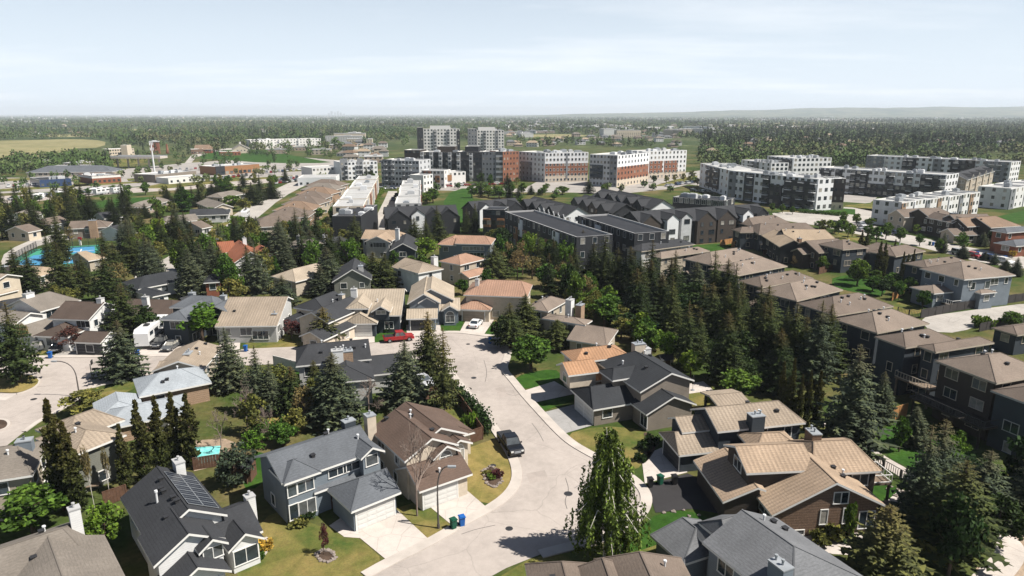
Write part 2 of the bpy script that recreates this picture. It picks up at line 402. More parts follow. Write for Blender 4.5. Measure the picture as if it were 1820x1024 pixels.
def house(name, label, vols, roof, wall, trim='white_trim', cat='house', group=None, chim=(), garage=(), wins=(), vents=0, doors=(), skip=(), glass='glass', auto=True, decks=(), seed=None, k=1):
    rnd = random.Random(zlib.crc32(label.encode()) if seed is None else seed)
    V = []; yaw = None
    for s in vols:
        v = make_vol(s, yaw, k)
        if yaw is None: yaw = v.th
        V.append(v)
    m = V[0].o+Vector((math.cos(V[0].th), math.sin(V[0].th), 0))*V[0].L/2
    root = empty(name, (m.x, m.y, 0), yaw, label, cat, group)
    R = Matrix.Rotation(-yaw, 3, 'Z')
    wallmats = [wall]; roofmats = []
    mw = MB(); roofs = {}
    for i, v in enumerate(V):
        o = v.opt; lo = R@(v.o-m); a = v.th-yaw; co, si = math.cos(a), math.sin(a)
        v.lo, v.a = lo, a
        T = lambda x, y, z, lo=lo, co=co, si=si: Vector((lo.x+x*co-y*si, lo.y+x*si+y*co, z))
        v.T = T
        L, wl, wr, zr, zl, zd, p, e1, e2 = v.L, v.wl, v.wr, v.zr, v.zl, v.zrr, v.p, v.e1, v.e2
        t = o.get('t', .24); hg = .45 if e1 == 0 else 0; hh = .45 if e2 == 0 else 0
        hg = min(hg, o.get('oh', .45)); hh = min(hh, o.get('oh', .45))
        A, B = T(-hg, 0, zr), T(L+hh, 0, zr)
        x0, x1 = -e1-hg, L+e2+hh
        C1, C2, D1, D2 = T(x0, wl, zl), T(x1, wl, zl), T(x0, -wr, zd), T(x1, -wr, zd)
        rm = o.get('roof', roof); rb = roofs.setdefault(rm, MB())
        dn = Vector((0, 0, -t))
        def plane(pts, du, rb=rb):
            ed = (pts[1]-pts[0]).normalized() if du is None else du
            n = (pts[1]-pts[0]).cross(pts[2]-pts[0]).normalized(); up = n.cross(ed)
            if up.z < 0: up = -up
            rb.face(pts, 0, [(q.dot(ed), q.dot(up)) for q in pts])
        ridge = (B-A).normalized(); acr = Vector((-ridge.y, ridge.x, 0))
        plane([A, B, C2, C1][::-1], ridge); plane([B, A, D1, D2][::-1], ridge)
        if e1 > 0: plane([A, C1, D1], acr)
        if e2 > 0: plane([B, D2, C2], acr)
        # ridge and hip caps
        for q, r_ in [(A, B)]+([(A, C1), (A, D1)] if e1 > 0 else [])+([(B, C2), (B, D2)] if e2 > 0 else []):
            if (q-r_).length > .5: rb.tube(q+Vector((0, 0, -.03)), r_+Vector((0, 0, -.03)), .09, .09, 4, 0, False)
        per = [C1]+([A] if e1 == 0 else [])+[D1, D2]+([B] if e2 == 0 else [])+[C2]
        for k in range(len(per)):
            q, r_ = per[k], per[(k+1) % len(per)]
            rb.face([q, q+dn, r_+dn, r_], 1)
        for f in ([A, B, C2, C1], [B, A, D1, D2])+(([A, C1, D1],) if e1 > 0 else ())+(([B, D2, C2],) if e2 > 0 else ()):
            rb.face([q+dn for q in f], 2)
        # walls
        oh = o.get('oh', .45); z0 = o.get('z0', -.3)
        X0, X1 = -e1+(oh if e1 > 0 else 0), L+e2-(oh if e2 > 0 else 0)
        yl, yr = wl-oh, -wr+oh
        hl, hr = zl+oh*p-t-.02, zd+oh*p-t-.02; apex = zr-t-.02
        wm = o.get('wall', wall)
        if wm not in wallmats: wallmats.append(wm)
        mi = wallmats.index(wm); gm = o.get('gable')
        if gm and gm not in wallmats: wallmats.append(gm)
        if not o.get('open'):
            mw.face([T(X0, yl, z0), T(X0, yl, hl), T(X1, yl, hl), T(X1, yl, z0)], mi)
            mw.face([T(X1, yr, z0), T(X1, yr, hr), T(X0, yr, hr), T(X0, yr, z0)], mi)
            for X, e in ((X0, e1), (X1, e2)):
                top = [T(X, yl, hl)]+([T(X, 0, apex)] if e == 0 else [])+[T(X, yr, hr)]
                f = [T(X, yr, z0)]+[T(X, yl, z0)]+top
                mw.face(f[::-1] if X == X0 else f, wallmats.index(gm) if gm and e == 0 else mi)
            # storey band
            if min(hl, hr) > 5.6 and z0 < 1 and o.get('band', True):
                pass
        else:
            for X in (X0+.2, X1-.2):
                for y in (yl-.2, yr+.2):
                    pm_ = MB(); q_ = T(X, y, 0); pm_.box((0, 0, (hl+z0)/2), (.3, .3, hl-z0)); o_ = pm_.build('post', wm, root); o_.location = q_; o_.rotation_euler.z = a
        v.X0, v.X1, v.yl, v.yr, v.hl, v.hr, v.z0, v.apex = X0, X1, yl, yr, hl, hr, z0, apex
        if z0 < 1: FOOT.append((v.o.x, v.o.y, v.th, -e1-.6, L+e2+.6, -wr-.3, wl+.3))
    wobj = mw.build('wall', wallmats, root) if mw.f else None
    robj = None
    for rm, rb in roofs.items():
        r_ = rb.build('roof', [rm, trim, 'white_trim' if trim == 'white_trim' else trim], root); robj = robj or r_
    # sides of a volume: point and outward direction
    def side(v, sd, s, z, out=0.0):
        if sd == 'L': P, ang = v.T(v.X0+(v.X1-v.X0)*s, v.yl+out, z), v.a
        elif sd == 'R': P, ang = v.T(v.X0+(v.X1-v.X0)*s, v.yr-out, z), v.a+math.pi
        elif sd == '1': P, ang = v.T(v.X0-out, v.yr+(v.yl-v.yr)*s, z), v.a+math.pi/2
        else: P, ang = v.T(v.X1+out, v.yr+(v.yl-v.yr)*s, z), v.a-math.pi/2
        return P, ang
    Ri = R.inverted()
    def faces_cam(P, ang):
        n = Ri@Vector((-math.sin(ang), math.cos(ang), 0)); w = Ri@P+m
        return n.dot(CAM-w) > 6
    def buried(P, v):
        w = Ri@P+m
        for u in V:
            if u is v: continue
            d = w-u.o; c, s = math.cos(u.th), math.sin(u.th); x, y = d.x*c+d.y*s, -d.x*s+d.y*c
            if u.X0-.7 < x < u.X1+.7 and u.yr-.7 < y < u.yl+.7 and u.z0-.6 < P.z < u.zr-abs(y)*u.p+.7: return True
        return False
    def window(v, sd, s, z, w, h, arch=False, g=None):
        P, ang = side(v, sd, s, z, .012)
        pm, fm = window_meshes(round(w, 1), round(h, 1), trim if trim != 'dark_trim' else 'dark_trim', g or glass, arch)
        o = add('window', pm, root, P, ang); add('window_frame', fm, o)
    for i, v in enumerate(V):
        if not auto or v.opt.get('aw', 1) == 0 or v.opt.get('open'): continue
        for sd in 'LR12':
            if (i, sd) in skip: continue
            ln = v.X1-v.X0 if sd in 'LR' else v.yl-v.yr
            top = {'L': v.hl, 'R': v.hr}.get(sd, min(v.hl, v.hr))
            P, ang = side(v, sd, .5, top/2)
            if not faces_cam(P, ang): continue
            zs = []
            zz = top-1.15
            while zz > max(v.z0, 0)+.7: zs.append(zz); zz -= 2.75
            n = max(1, int(ln/3.4)) if ln > 1.6 else 0
            for zz in zs:
                for k in range(n):
                    if rnd.random() < .12: continue
                    w, h = rnd.choice([(1.0, 1.2), (1.4, 1.3), (1.8, 1.3), (.9, 1.3), (2.2, 1.4)])
                    w = min(w, ln*.5)
                    s_ = (k+.5)/n+rnd.uniform(-.06, .06)/n
                    P, ang = side(v, sd, s_, zz)
                    if not buried(P, v): window(v, sd, s_, zz, w, h)
    for wn in wins: window(V[wn[0]], *wn[1:])
    for g in garage:        # (vol, side, s, width, height, material)
        P, ang = side(V[g[0]], g[1], g[2], .05, .01)
        go = add('garage_door', garage_mesh(g[3], g[4], g[5]), root, P, ang)
        fb = MB()
        for s_ in (-1, 1): fb.box((s_*(g[3]/2+.08), .03, g[4]/2), (.14, .1, g[4]))
        fb.box((0, .03, g[4]+.07), (g[3]+.3, .1, .14)); fb.build('door_frame', trim, go)
    for d in doors:         # (vol, side, s, material)
        P, ang = side(V[d[0]], d[1], d[2], 1.1, .01)
        dm = MB(); dm.box((0, .02, 0), (1.0, .06, 2.1)); dm.box((0, .06, .3), (.6, .03, .9)); do = dm.build('front_door', d[3], root); do.location = P; do.rotation_euler.z = ang
        hm = MB(); hm.box((.38, .1, -.05), (.06, .08, .22)); hm.build('handle', 'metal_grey', do)
    for c in chim:          # (px, py, ztop, w, d, material[, zbase])
        if k != 1: c = (c[0], c[1], c[2]-.8)+tuple(c[3:])
        P = R@(G(c[0], c[1], c[2])-m); zb = c[6] if len(c) > 6 else max(0, c[2]-4.5)
        cm = MB(); cm.box((0, 0, (c[2]+zb)/2), (c[3], c[4], c[2]-zb)); cm.box((0, 0, c[2]+.07), (c[3]+.1, c[4]+.1, .12), 0, 1)
        for fl in range(1 if c[3] < 1.5 else 2):
            q = Vector(((fl-.25)*.7*(c[3] > 1.5), 0, c[2]+.15)); cm.tube(q, q+Vector((0, 0, .35)), .1, .1, 8, 1); cm.tube(q+Vector((0, 0, .35)), q+Vector((0, 0, .46)), .16, .14, 8, 1)
        co_ = cm.build('chimney', [c[5], 'metal_grey' if c[5] not in ('siding_white', 'stucco_white') else 'grey_trim'], robj); co_.location = (P.x, P.y, 0)
    def vent():
        mb = MB(); mb.box((0, 0, .12), (.38, .38, .3)); mb.box((0, 0, .3), (.5, .5, .07)); return mb.mesh('roof_vent', ['metal_dark'])
    def vent2():
        mb = MB(); mb.tube((0, 0, -.1), (0, 0, .5), .09, .09, 8); mb.tube((0, 0, .5), (0, 0, .62), .17, .15, 8); return mb.mesh('roof_vent', ['metal_white'])
    for k in range(vents):
        v = V[0] if k < vents*.7 or len(V) == 1 else rnd.choice(V); s_ = rnd.random()*max(.1, v.L); sg = rnd.choice((-1, -1, 1)); q = rnd.uniform(.12, .6)
        y = (v.wl if sg > 0 else -v.wr)*q
        P = v.T(s_, y, v.zr-abs(y)*v.p-.02)
        add('roof_vent', cached(('vent', k % 2), vent2 if k % 2 else vent), robj, P)
    for dk in decks:        # (vol, side, s, width, depth, z, rail material)
        P, ang = side(V[dk[0]], dk[1], dk[2], dk[5], 0)
        mb = MB(); w, dp = dk[3], dk[4]
        mb.box((0, dp/2, -.1), (w, dp, .22))
        for q in (-.45, .45): mb.box((q*w, dp-.2, -dk[5]/2-.1), (.22, .22, dk[5]))
        o = mb.build('deck', dk[7] if len(dk) > 7 else 'wood_fence_weathered', root); o.location = P; o.rotation_euler.z = ang
        mb = MB()
        for z in (.15, 1.0): mb.box((0, dp-.05, z), (w, .08, .09))
        for s_ in (-1, 1):
            for z in (.15, 1.0): mb.box((s_*(w/2-.05), dp/2, z), (.08, dp-.15, .09))
        nb = int(w/.5)
        for k in range(nb+1): mb.box((-w/2+w*k/nb, dp-.05, .57), (.06, .05, .8))
        mb.build('railing', dk[6], o)
    root['_v'] = 0; del root['_v']
    return root, V, R, m, side, robj

# ------------------------------------------------------------------ large flat-roofed buildings
def block_parts(root, loc, ang, L, dp, h, z0, wall, roofm, parapet=.5, bands=()):
    mb = MB(); mats = [wall]
    def seg(a, b, m_):
        if m_ not in mats: mats.append(m_)
        i = mats.index(m_)
        mb.face([(0, 0, a), (L, 0, a), (L, 0, b), (0, 0, b)], i); mb.face([(L, 0, a), (L, dp, a), (L, dp, b), (L, 0, b)], i)
        mb.face([(L, dp, a), (0, dp, a), (0, dp, b), (L, dp, b)], i); mb.face([(0, dp, a), (0, 0, a), (0, 0, b), (0, dp, b)], i)
    z = z0
    for b, m_ in bands:
        if b > z: seg(z, b, m_); z = b
    seg(z, h, wall)
    o = mb.build('wall', mats, root); o.location = loc; o.rotation_euler.z = ang
    rb = MB(); k = .3
    rb.face([(k, k, h-parapet), (L-k, k, h-parapet), (L-k, dp-k, h-parapet), (k, dp-k, h-parapet)])
    for a, b, c, d in ((0, 0, L, 0), (L, 0, L, dp), (L, dp, 0, dp), (0, dp, 0, 0)):
        A, B = Vector((a, b, 0)), Vector((c, d, 0)); cen = Vector((L/2, dp/2, 0))
        f = lambda q: Vector((q.x+(k if q.x < cen.x else -k), q.y+(k if q.y < cen.y else -k), 0))
        A2, B2 = f(A), f(B); up = Vector((0, 0, h+.02)); ui = Vector((0, 0, h-parapet))
        rb.face([A+up, B+up, B2+up, A2+up], 1); rb.face([B2+up, B2+ui, A2+ui, A2+up], 1)
    r = rb.build('roof', [roofm, 'white_trim' if roofm != 'flat_roof_black' else 'grey_trim'], root); r.location = loc; r.rotation_euler.z = ang
    return o, r
def slab_meshes(w, d, glass_rail=True):
    def s():
        mb = MB(); mb.box((0, d/2, 0), (w, d, .2)); return mb.mesh('balcony', ['panel_white'])
    def r():
        mb = MB()
        for z in (.2, 1.05): mb.box((0, d-.04, z), (w, .06, .07))
        for sx in (-1, 1): mb.box((sx*(w/2-.03), d/2, 1.05), (.06, d, .07))
        n = int(w/.35)
        for k in range(n+1): mb.box((-w/2+w*k/n, d-.04, .6), (.04, .04, .9))
        return mb.mesh('railing', ['metal_grey'])
    return cached(('bs', w, d), s), cached(('br', w, d), r)
def block(root, P1, P2, dp, h, wall, roofm='flat_roof_white', z0=-.3, at=None, bands=(), cols=0, rows=0, win=(1.5, 1.5), zb=1.5, sides='FR', wt='dark_trim', glass='glass', bal=(), skipc=(), strips=(), roof_units=0, scol=None, base=False, xy=None):
    """P1 P2: the two top front corners in the photograph at the height h (or 'at' a level); dp: depth in metres"""
    za = h if at is None else at
    a, b = (Vector((*xy[0], za)), Vector((*xy[1], za))) if xy else (G(*P1, 0), G(*P2, 0)) if base else (G(*P1, za), G(*P2, za)); d = b-a; ang = math.atan2(d.y, d.x); L = d.length
    loc = Vector((a.x, a.y, 0)) - Vector(root.location); rz = root.rotation_euler.z
    assert abs(rz) < 1e-6
    w, r = block_parts(root, loc, ang, L, dp, h, z0, wall, roofm, bands=bands)
    FOOT.append((a.x, a.y, ang, -1, L+1, -1.5, dp+1))
    Rz = Matrix.Rotation(ang, 3, 'Z')
    pm, fm = window_meshes(*win, wt, glass)
    def facade(o0, ex, n, ln, cols, bal, strips):
        rz = math.atan2(n.y, n.x)-math.pi/2
        for (s0, s1, m_, a_, b_, pr) in strips:   # accent panels: from s0 to s1 of the length, heights a_ b_, standing pr proud
            mb = MB(); ww = (s1-s0)*ln; mb.box((0, pr/2, (a_+b_)/2), (ww, pr, b_-a_)); q = mb.build('facade_panel', m_, root)
            q.location = loc+Rz@(o0+ex*ln*(s0+s1)/2); q.rotation_euler.z = ang+rz
        for j in range(rows):
            z = zb+j*(h-zb-1.2)/max(1, rows-1) if rows > 1 else zb
            for i in range(cols):
                s = (i+.5)/cols; pr = max([0]+[p_[5] for p_ in strips if p_[0] < s < p_[1] and p_[3] < z < p_[4]])
                P = loc+Rz@(o0+ex*ln*s+n*(.012+pr)); P.z += z
                if i in bal:
                    sl, rl = slab_meshes(min(3.0, round(ln/cols*.85, 1)), 1.6)
                    o = add('balcony', sl, root, P+Vector((0, 0, -1.1)), ang+rz); add('railing', rl, o)
                o = add('window', pm, root, P, ang+rz)
                if wt != 'dark_trim': add('window_frame', fm, o)
    z3 = Vector((0, 0, 0))
    if 'F' in sides: facade(Vector((0, 0, 0)), Vector((1, 0, 0)), Vector((0, -1, 0)), L, cols, bal, strips)
    sc_ = scol if scol is not None else max(1, int(dp/5))
    if 'R' in sides: facade(Vector((L, 0, 0)), Vector((0, 1, 0)), Vector((1, 0, 0)), dp, sc_, (), ())
    if 'L' in sides: facade(Vector((0, dp, 0)), Vector((0, -1, 0)), Vector((-1, 0, 0)), dp, sc_, (), ())
    rnd = random.Random(int(P1[0]*7+P1[1]))
    for k in range(roof_units):
        mb = MB(); ww, dd, hh = rnd.uniform(1.5, 4), rnd.uniform(1.5, 3), rnd.uniform(.8, 1.9); mb.box((0, 0, hh/2), (ww, dd, hh)); mb.box((0, 0, hh+.1), (ww*.6, dd*.6, .25))
        q = mb.build('roof_unit', rnd.choice(['metal_white', 'metal_grey', 'panel_palegrey']), r); q.location = (rnd.uniform(.1, .9)*L, rnd.uniform(.2, .8)*dp, h-.5)
    return L, ang, loc
def building(name, label, cat='apartment block', group=None, at=(0, 0)):
    g = G(*at) if at != (0, 0) else Vector((0, 0, 0))
    return empty(name, (g.x, g.y, 0), 0, label, cat, group)

# ------------------------------------------------------------------ trees
rng = np.random.default_rng(5)
def mesh_np(name, V, Fc, mats, mi=None):
    me = D.meshes.new(name); V = np.asarray(V, dtype=np.float32); Fc = np.asarray(Fc, dtype=np.int32)
    n, k = Fc.shape
    me.vertices.add(len(V)); me.vertices.foreach_set('co', V.ravel())
    me.loops.add(n*k); me.loops.foreach_set('vertex_index', Fc.ravel())
    me.polygons.add(n); me.polygons.foreach_set('loop_start', np.arange(n, dtype=np.int32)*k)
    for m in mats: me.materials.append(MATS[m])
    me.update(calc_edges=True); return me
def unit(a): return a/np.maximum(1e-6, np.linalg.norm(a, axis=-1, keepdims=True))
def leaves(C, size, rs, droop=0, aspect=1.5, upbias=.4):
    """one pointed quad for every centre in C"""
    n = len(C)
    a = rs.normal(size=(n, 3)); a[:, 2] -= droop; a = unit(a)
    b = rs.normal(size=(n, 3)); b[:, 2] += upbias*0; b = unit(np.cross(a, b))
    s = (size*(.6+.8*rs.random(n)))[:, None]
    p0 = C-a*s*aspect/2; p1 = C+b*s*.5; p2 = C+a*s*aspect/2; p3 = C-b*s*.5
    V = np.stack([p0, p1, p2, p3], 1).reshape(-1, 3); return V, np.arange(n*4).reshape(-1, 4)
def spruce_crown(seed, mat, Rr=2.1, tiers=30, sparse=1.0, droop=.42, low=.04):
    rs = np.random.default_rng(seed); V = []; Fc = []
    def tri(a, b, c):
        i = len(V); V.extend([a, b, c]); Fc.append((i, i+1, i+2))
    for ti in range(tiers):
        f = ti/(tiers-1); z = 10*(low+(.985-low)*f**.92)
        R0 = Rr*max(.05, (1-z/10.12)**.7)*(1+.13*math.sin(ti*1.7+seed))*min(1, .72+f*2.2)
        n = max(6, int((6+13*R0/Rr)*sparse)); ph = rs.random()*6.28
        for k in range(n):
            az = ph+6.283*k/n+rs.normal()*.16; L = R0*(.68+.42*rs.random())
            if rs.random() < .05: L *= 1.2
            d = np.array([math.cos(az), math.sin(az), 0]); s = np.array([-d[1], d[0], 0]); zz = z+rs.normal()*.1
            dr = droop*(.7+.6*rs.random())*(1 if f < .85 else -.6)
            P = lambda t: d*L*t+np.array([0, 0, zz-dr*L*(t*1.15-.45*t*t)+(.1*L*max(0, t-.7))])
            m = 6 if L > 1 else 4
            for j in range(m):
                t0, t1 = (j+.15)/m, (j+1)/m; w = L*.33*(1.12-t1*.75)*(.7+.6*rs.random())
                a, b = P(t0), P(t1); h = np.array([0, 0, -.16*L*(.5+rs.random()*.7)])
                tri(a, b, b-d*L*.03+s*w+h*.55); tri(b, a, b-d*L*.03-s*w+h*.55)
                if rs.random() < .8: tri(a, b, (a+b)/2+h*1.7+s*rs.normal()*.08)
            tri(P(.82)+s*L*.07, P(.82)-s*L*.07, P(1.1))
    tri(np.array([.07, 0, 9.5]), np.array([-.05, .06, 9.5]), np.array([0, 0, 10.15])); tri(np.array([0, .07, 9.5]), np.array([0, -.07, 9.5]), np.array([0, 0, 10.1]))
    return mesh_np('crown', V, Fc, [mat])
def crown_from(centres, radii, n_each, size, mat, seed, droop=0., aspect=1.5, shell=.62):
    rs = np.random.default_rng(seed); C = []
    for c, r in zip(centres, radii):
        d = unit(rs.normal(size=(n_each, 3))); q = r*(shell+(1-shell)*rs.random((n_each, 1))**.6)*(.75+.5*rs.random((n_each, 1)))
        C.append(np.asarray(c)+d*q*np.array([1, 1, .82]))
    C = np.concatenate(C); V, Fc = leaves(C, size, rs, droop, aspect); return mesh_np('crown', V, Fc, [mat])
def limbs(seed, top, spread, n=7, r0=.2, mat='bark_brown', base_h=.25):
    rs = random.Random(seed); mb = MB(); pts = []
    mb.tube((0, 0, -.3), (0, 0, top*base_h), r0*1.25, r0, 8); p = Vector((0, 0, top*base_h))
    q = Vector((rs.uniform(-.2, .2), rs.uniform(-.2, .2), top*.6)); mb.tube(p, q, r0, r0*.55, 7)
    mb.tube(q, q+Vector((rs.uniform(-.3, .3), rs.uniform(-.3, .3), top*.3)), r0*.55, r0*.15, 6)
    for k in range(n):
        t = rs.uniform(.1, .95); a = p.lerp(q, t); az = 6.283*k/n+rs.uniform(-.3, .3)
        e = a+Vector((math.cos(az)*spread*rs.uniform(.5, .9), math.sin(az)*spread*rs.uniform(.5, .9), top*rs.uniform(.12, .34)))
        mid = a.lerp(e, .5)+Vector((0, 0, .12*top*rs.random())); mb.tube(a, mid, r0*.42, r0*.28, 5); mb.tube(mid, e, r0*.28, r0*.08, 5); pts.append(e)
    return mb.mesh('trunk', [mat])
def broad(seed, mat, hgt=8.0, wid=3.0, n=34, each=54, size=.42, bark='bark_brown', base=.22, droop=.1):
    rs = np.random.default_rng(seed); cs, rr = [], []
    while len(cs) < n:
        p = rs.uniform(-1, 1, 3); r = np.linalg.norm(p)
        if r > 1 or r < .35: continue
        k = 1+.18*math.sin(3*math.atan2(p[1], p[0])+seed)+.1*rs.normal()
        zz = base+(1-base)*(p[2]*.5+.5); kk = 1-.35*max(0, zz-.6)/.4
        cs.append((p[0]*wid*k*.86*kk, p[1]*wid*k*.86*kk, hgt*(base+.06+(.94-base)*(p[2]*.5+.5)))); rr.append(wid*(.2+.16*rs.random()))
    return limbs(seed, hgt, wid*.9, 8, .05*wid+.05, bark), crown_from(cs, rr, each, size, mat, seed, droop)
def columnar(seed, mat, hgt=12.0, wid=1.15, n=120, each=62, size=.2):
    rs = np.random.default_rng(seed); cs, rr = [], []
    for k in range(n):
        f = (k+.5)/n; w = wid*(.35+.8*math.sin(math.pi*min(1, .16+f*.8))**.8)*(1-.8*max(0, f-.6)/.4)*(1+.16*math.sin(k*1.9+seed))
        az = rs.random()*6.28; q = w*(.15+.6*rs.random()); cs.append((q*math.cos(az), q*math.sin(az), hgt*(.05+.93*f))); rr.append(max(.14, w*(.3+.2*rs.random())))
    mb = MB(); mb.tube((0, 0, -.3), (0, 0, hgt*.5), .22, .14, 7); mb.tube((0, 0, hgt*.5), (0, 0, hgt*.96), .14, .03, 6)
    for k in range(9):
        az = k*2.4; mb.tube((0, 0, hgt*(.08+.07*k)), (wid*.6*math.cos(az), wid*.6*math.sin(az), hgt*(.2+.075*k)), .07, .02, 5)
    return mb.mesh('trunk', ['bark_brown']), crown_from(cs, rr, each, size, mat, seed, -1.0, 1.9, .35)
def bare(seed, hgt=7.0, mat='twig_tan', wid=.75, leaf=None):
    rs = random.Random(seed); mb = MB(); tips = []
    def grow(p, d, ln, r, lv):
        q = p+d*ln; mb.tube(p, q, r, r*.68, 4 if lv > 1 else 7, 0, False)
        if lv >= 6: tips.append(q); return
        for k in range(3 if lv < 3 else rs.choice((2, 3))):
            a = d.orthogonal().normalized(); a.rotate(Matrix.Rotation(rs.uniform(0, 6.28), 3, d)) if False else None
            ax = Vector((rs.gauss(0, 1), rs.gauss(0, 1), rs.gauss(0, .5))); nd = (d+ax*.6*wid/.75+Vector((0, 0, .1))).normalized()
            grow(q, nd, ln*rs.uniform(.6, .84), r*.68, lv+1)
    grow(Vector((0, 0, -.2)), Vector((0, 0, 1)), hgt*.24, .035*hgt*.55, 0)
    me = mb.mesh('trunk', [mat])
    if leaf:
        C = np.array([tuple(t) for t in tips]); r2 = np.random.default_rng(seed)
        C = np.concatenate([C+r2.normal(size=C.shape)*.25 for _ in range(4)]); V, Fc = leaves(C, .2, r2)
        return me, mesh_np('crown', V, Fc, [leaf])
    return me, None
def conifer_trunk():
    mb = MB(); mb.tube((0, 0, -.3), (0, 0, 6), .19, .1, 7); mb.tube((0, 0, 6), (0, 0, 9.8), .1, .02, 6); return mb.mesh('trunk', ['bark_brown'])
def shrub_mesh(seed, mat, n=12, each=55, size=.2):
    rs = np.random.default_rng(seed); cs = []; rr = []
    for k in range(n):
        a = rs.random()*6.28; q = .75*rs.random()**.6; cs.append((q*math.cos(a), q*math.sin(a), .25+.55*rs.random()*(1-q*.5))); rr.append(.28+.15*rs.random())
    return crown_from(cs, rr, each, size, mat, seed)
CT = conifer_trunk()
SPR = {}
for kind, mat, Rr, sp, dr, lw in (('sg', 'needles_green', 2.1, 1, .42, .05), ('sb', 'needles_blue', 2.25, 1, .36, .04), ('sd', 'needles_dark', 1.75, .95, .5, .04), ('so', 'needles_olive', 2.0, .85, .45, .06), ('st', 'needles_olive', 2.1, .55, .3, .2)):
    SPR[kind] = [(CT, spruce_crown(31+7*i+len(mat), mat, Rr*(.86+.1*i), 28 if kind == 'st' else (40, 34, 44, 30)[i], sp*(1, .85, 1.1, .75)[i], dr*(1, 1.25, .7, 1.1)[i], lw*(1, 2, .6, 3)[i]), 10.0, Rr*(.92+.1*i)) for i in range(4)]
KINDS = dict(SPR)
def rad_of(me, q):
    a = np.empty(len(me.vertices)*3, dtype=np.float32); me.vertices.foreach_get('co', a); a = a.reshape(-1, 3); return float(np.percentile(np.hypot(a[:, 0], a[:, 1]), q)), float(np.percentile(a[:, 2], 99.6))
for k in KINDS: KINDS[k] = [(t_, c_, h_, rad_of(c_, 94)[0]) for t_, c_, h_, w_ in KINDS[k]]
def reg(k, fn, seeds, hgt, wid):
    KINDS[k] = []
    for s in seeds:
        t_, c_ = fn(s); w_, h_ = rad_of(c_ or t_, 95); KINDS[k].append((t_, c_, h_, w_))
reg('dg', lambda s: broad(s, 'leaf_green'), (1, 2, 3), 8, 3); reg('db', lambda s: broad(s, 'leaf_bright', n=28), (4, 5, 6), 8, 3)
reg('do', lambda s: broad(s, 'leaf_olive', n=26, each=40), (7, 8), 8, 3); reg('dd', lambda s: broad(s, 'leaf_dark'), (9, 10), 8, 3)
reg('du', lambda s: broad(s, 'leaf_budding', n=26, each=30, size=.3), (11, 12), 8, 3); reg('dp', lambda s: broad(s, 'leaf_purple', n=24, each=46, size=.32, base=.12), (13,), 8, 3); reg('dy', lambda s: broad(s, 'leaf_yellow', n=20), (14,), 8, 3)
reg('ds', lambda s: broad(s, 'leaf_sage', n=30, each=60, size=.36, base=.06), (15, 16), 8, 3)
reg('pp', lambda s: columnar(s, 'leaf_poplar'), (21, 22, 23), 12, 1.15); reg('pg', lambda s: columnar(s, 'leaf_green', wid=1.5), (24, 25), 12, 1.5); reg('po', lambda s: columnar(s, 'leaf_budding', wid=1.2, each=26), (26, 27), 12, 1.2)
reg('bt', lambda s: bare(s), (41, 42), 7, 2.6); reg('bp', lambda s: bare(s, mat='twig_purple', leaf='leaf_purple'), (43,), 7, 2.6); reg('bb', lambda s: bare(s, mat='bark_birch', wid=.5, leaf='leaf_budding'), (44, 45), 7, 1.6)
SHR = {k: [shrub_mesh(60+i, m) for i in range(2)] for k, m in dict(kg='leaf_green', kb='leaf_bright', ko='leaf_olive', kd='leaf_dark', kp='leaf_purple', ky='leaf_yellow').items()}
MASS = []; TREES = []; KCOUNT = {}
NAMES = dict(s='spruce_tree', d='broadleaf_tree', p='poplar_tree', b='bare_tree')
CATS = dict(s='spruce', d='tree', p='poplar', b='bare tree')
def plant(kind, base, hgt, rwid, label, group=None, rz=None):
    r_ = random.Random(int(base.x*37+base.y*91)); var = KINDS[kind]; tk, cr, h0, w0 = var[r_.randrange(len(var))]
    name = NAMES[kind[0]]
    root = empty(name, (base.x, base.y, 0), r_.random()*6.28 if rz is None else rz, label, CATS[kind[0]], group)
    root.scale = (rwid/w0, rwid/w0, hgt/h0); root.rotation_euler[0] = r_.uniform(-.035, .035); root.rotation_euler[1] = r_.uniform(-.035, .035)
    t = add('trunk', tk, root)
    if cr: add('crown', cr, root)
    TREES.append((base.x, base.y, rwid)); KCOUNT[kind[0]] = KCOUNT.get(kind[0], 0)+1
    return root
def trees(kind, group, label, items):
    """items: (x, ytop, ybase, width) in the photograph; label has {} where an ordinal can go"""
    it = sorted(items, key=lambda q: q[0]); n = len(it)
    for i, q in enumerate(it):
        base, h, mpp = rise(q[0], q[1], q[2])
        if len(q) > 4 and isinstance(q[4], str) and len(q[4]) > 2: lb = q[4]
        elif n == 1: lb = label.replace('{} ', '')
        elif n <= 12: lb = label.replace('{} ', ordinal(i)+' ') if '{} ' in label else label
        else: lb = label.replace('{} ', '')
        plant(kind, base, h, q[3]*mpp/2, lb, group)
def free(p, r=.8):
    for (x, y, th, a, b, c, d) in FOOT:
        dx, dy = p.x-x, p.y-y; co, si = math.cos(th), math.sin(th); u, v = dx*co+dy*si, -dx*si+dy*co
        if a-r < u < b+r and c-r < v < d+r: return False
    return True
def inpoly(x, y, P):
    c = False; j = len(P)-1
    for i in range(len(P)):
        if (P[i][1] > y) != (P[j][1] > y) and x < (P[j][0]-P[i][0])*(y-P[i][1])/(P[j][1]-P[i][1])+P[i][0]: c = not c
        j = i
    return c
CLEAR = []      # picture polygons of roads and open ground where nothing is scattered
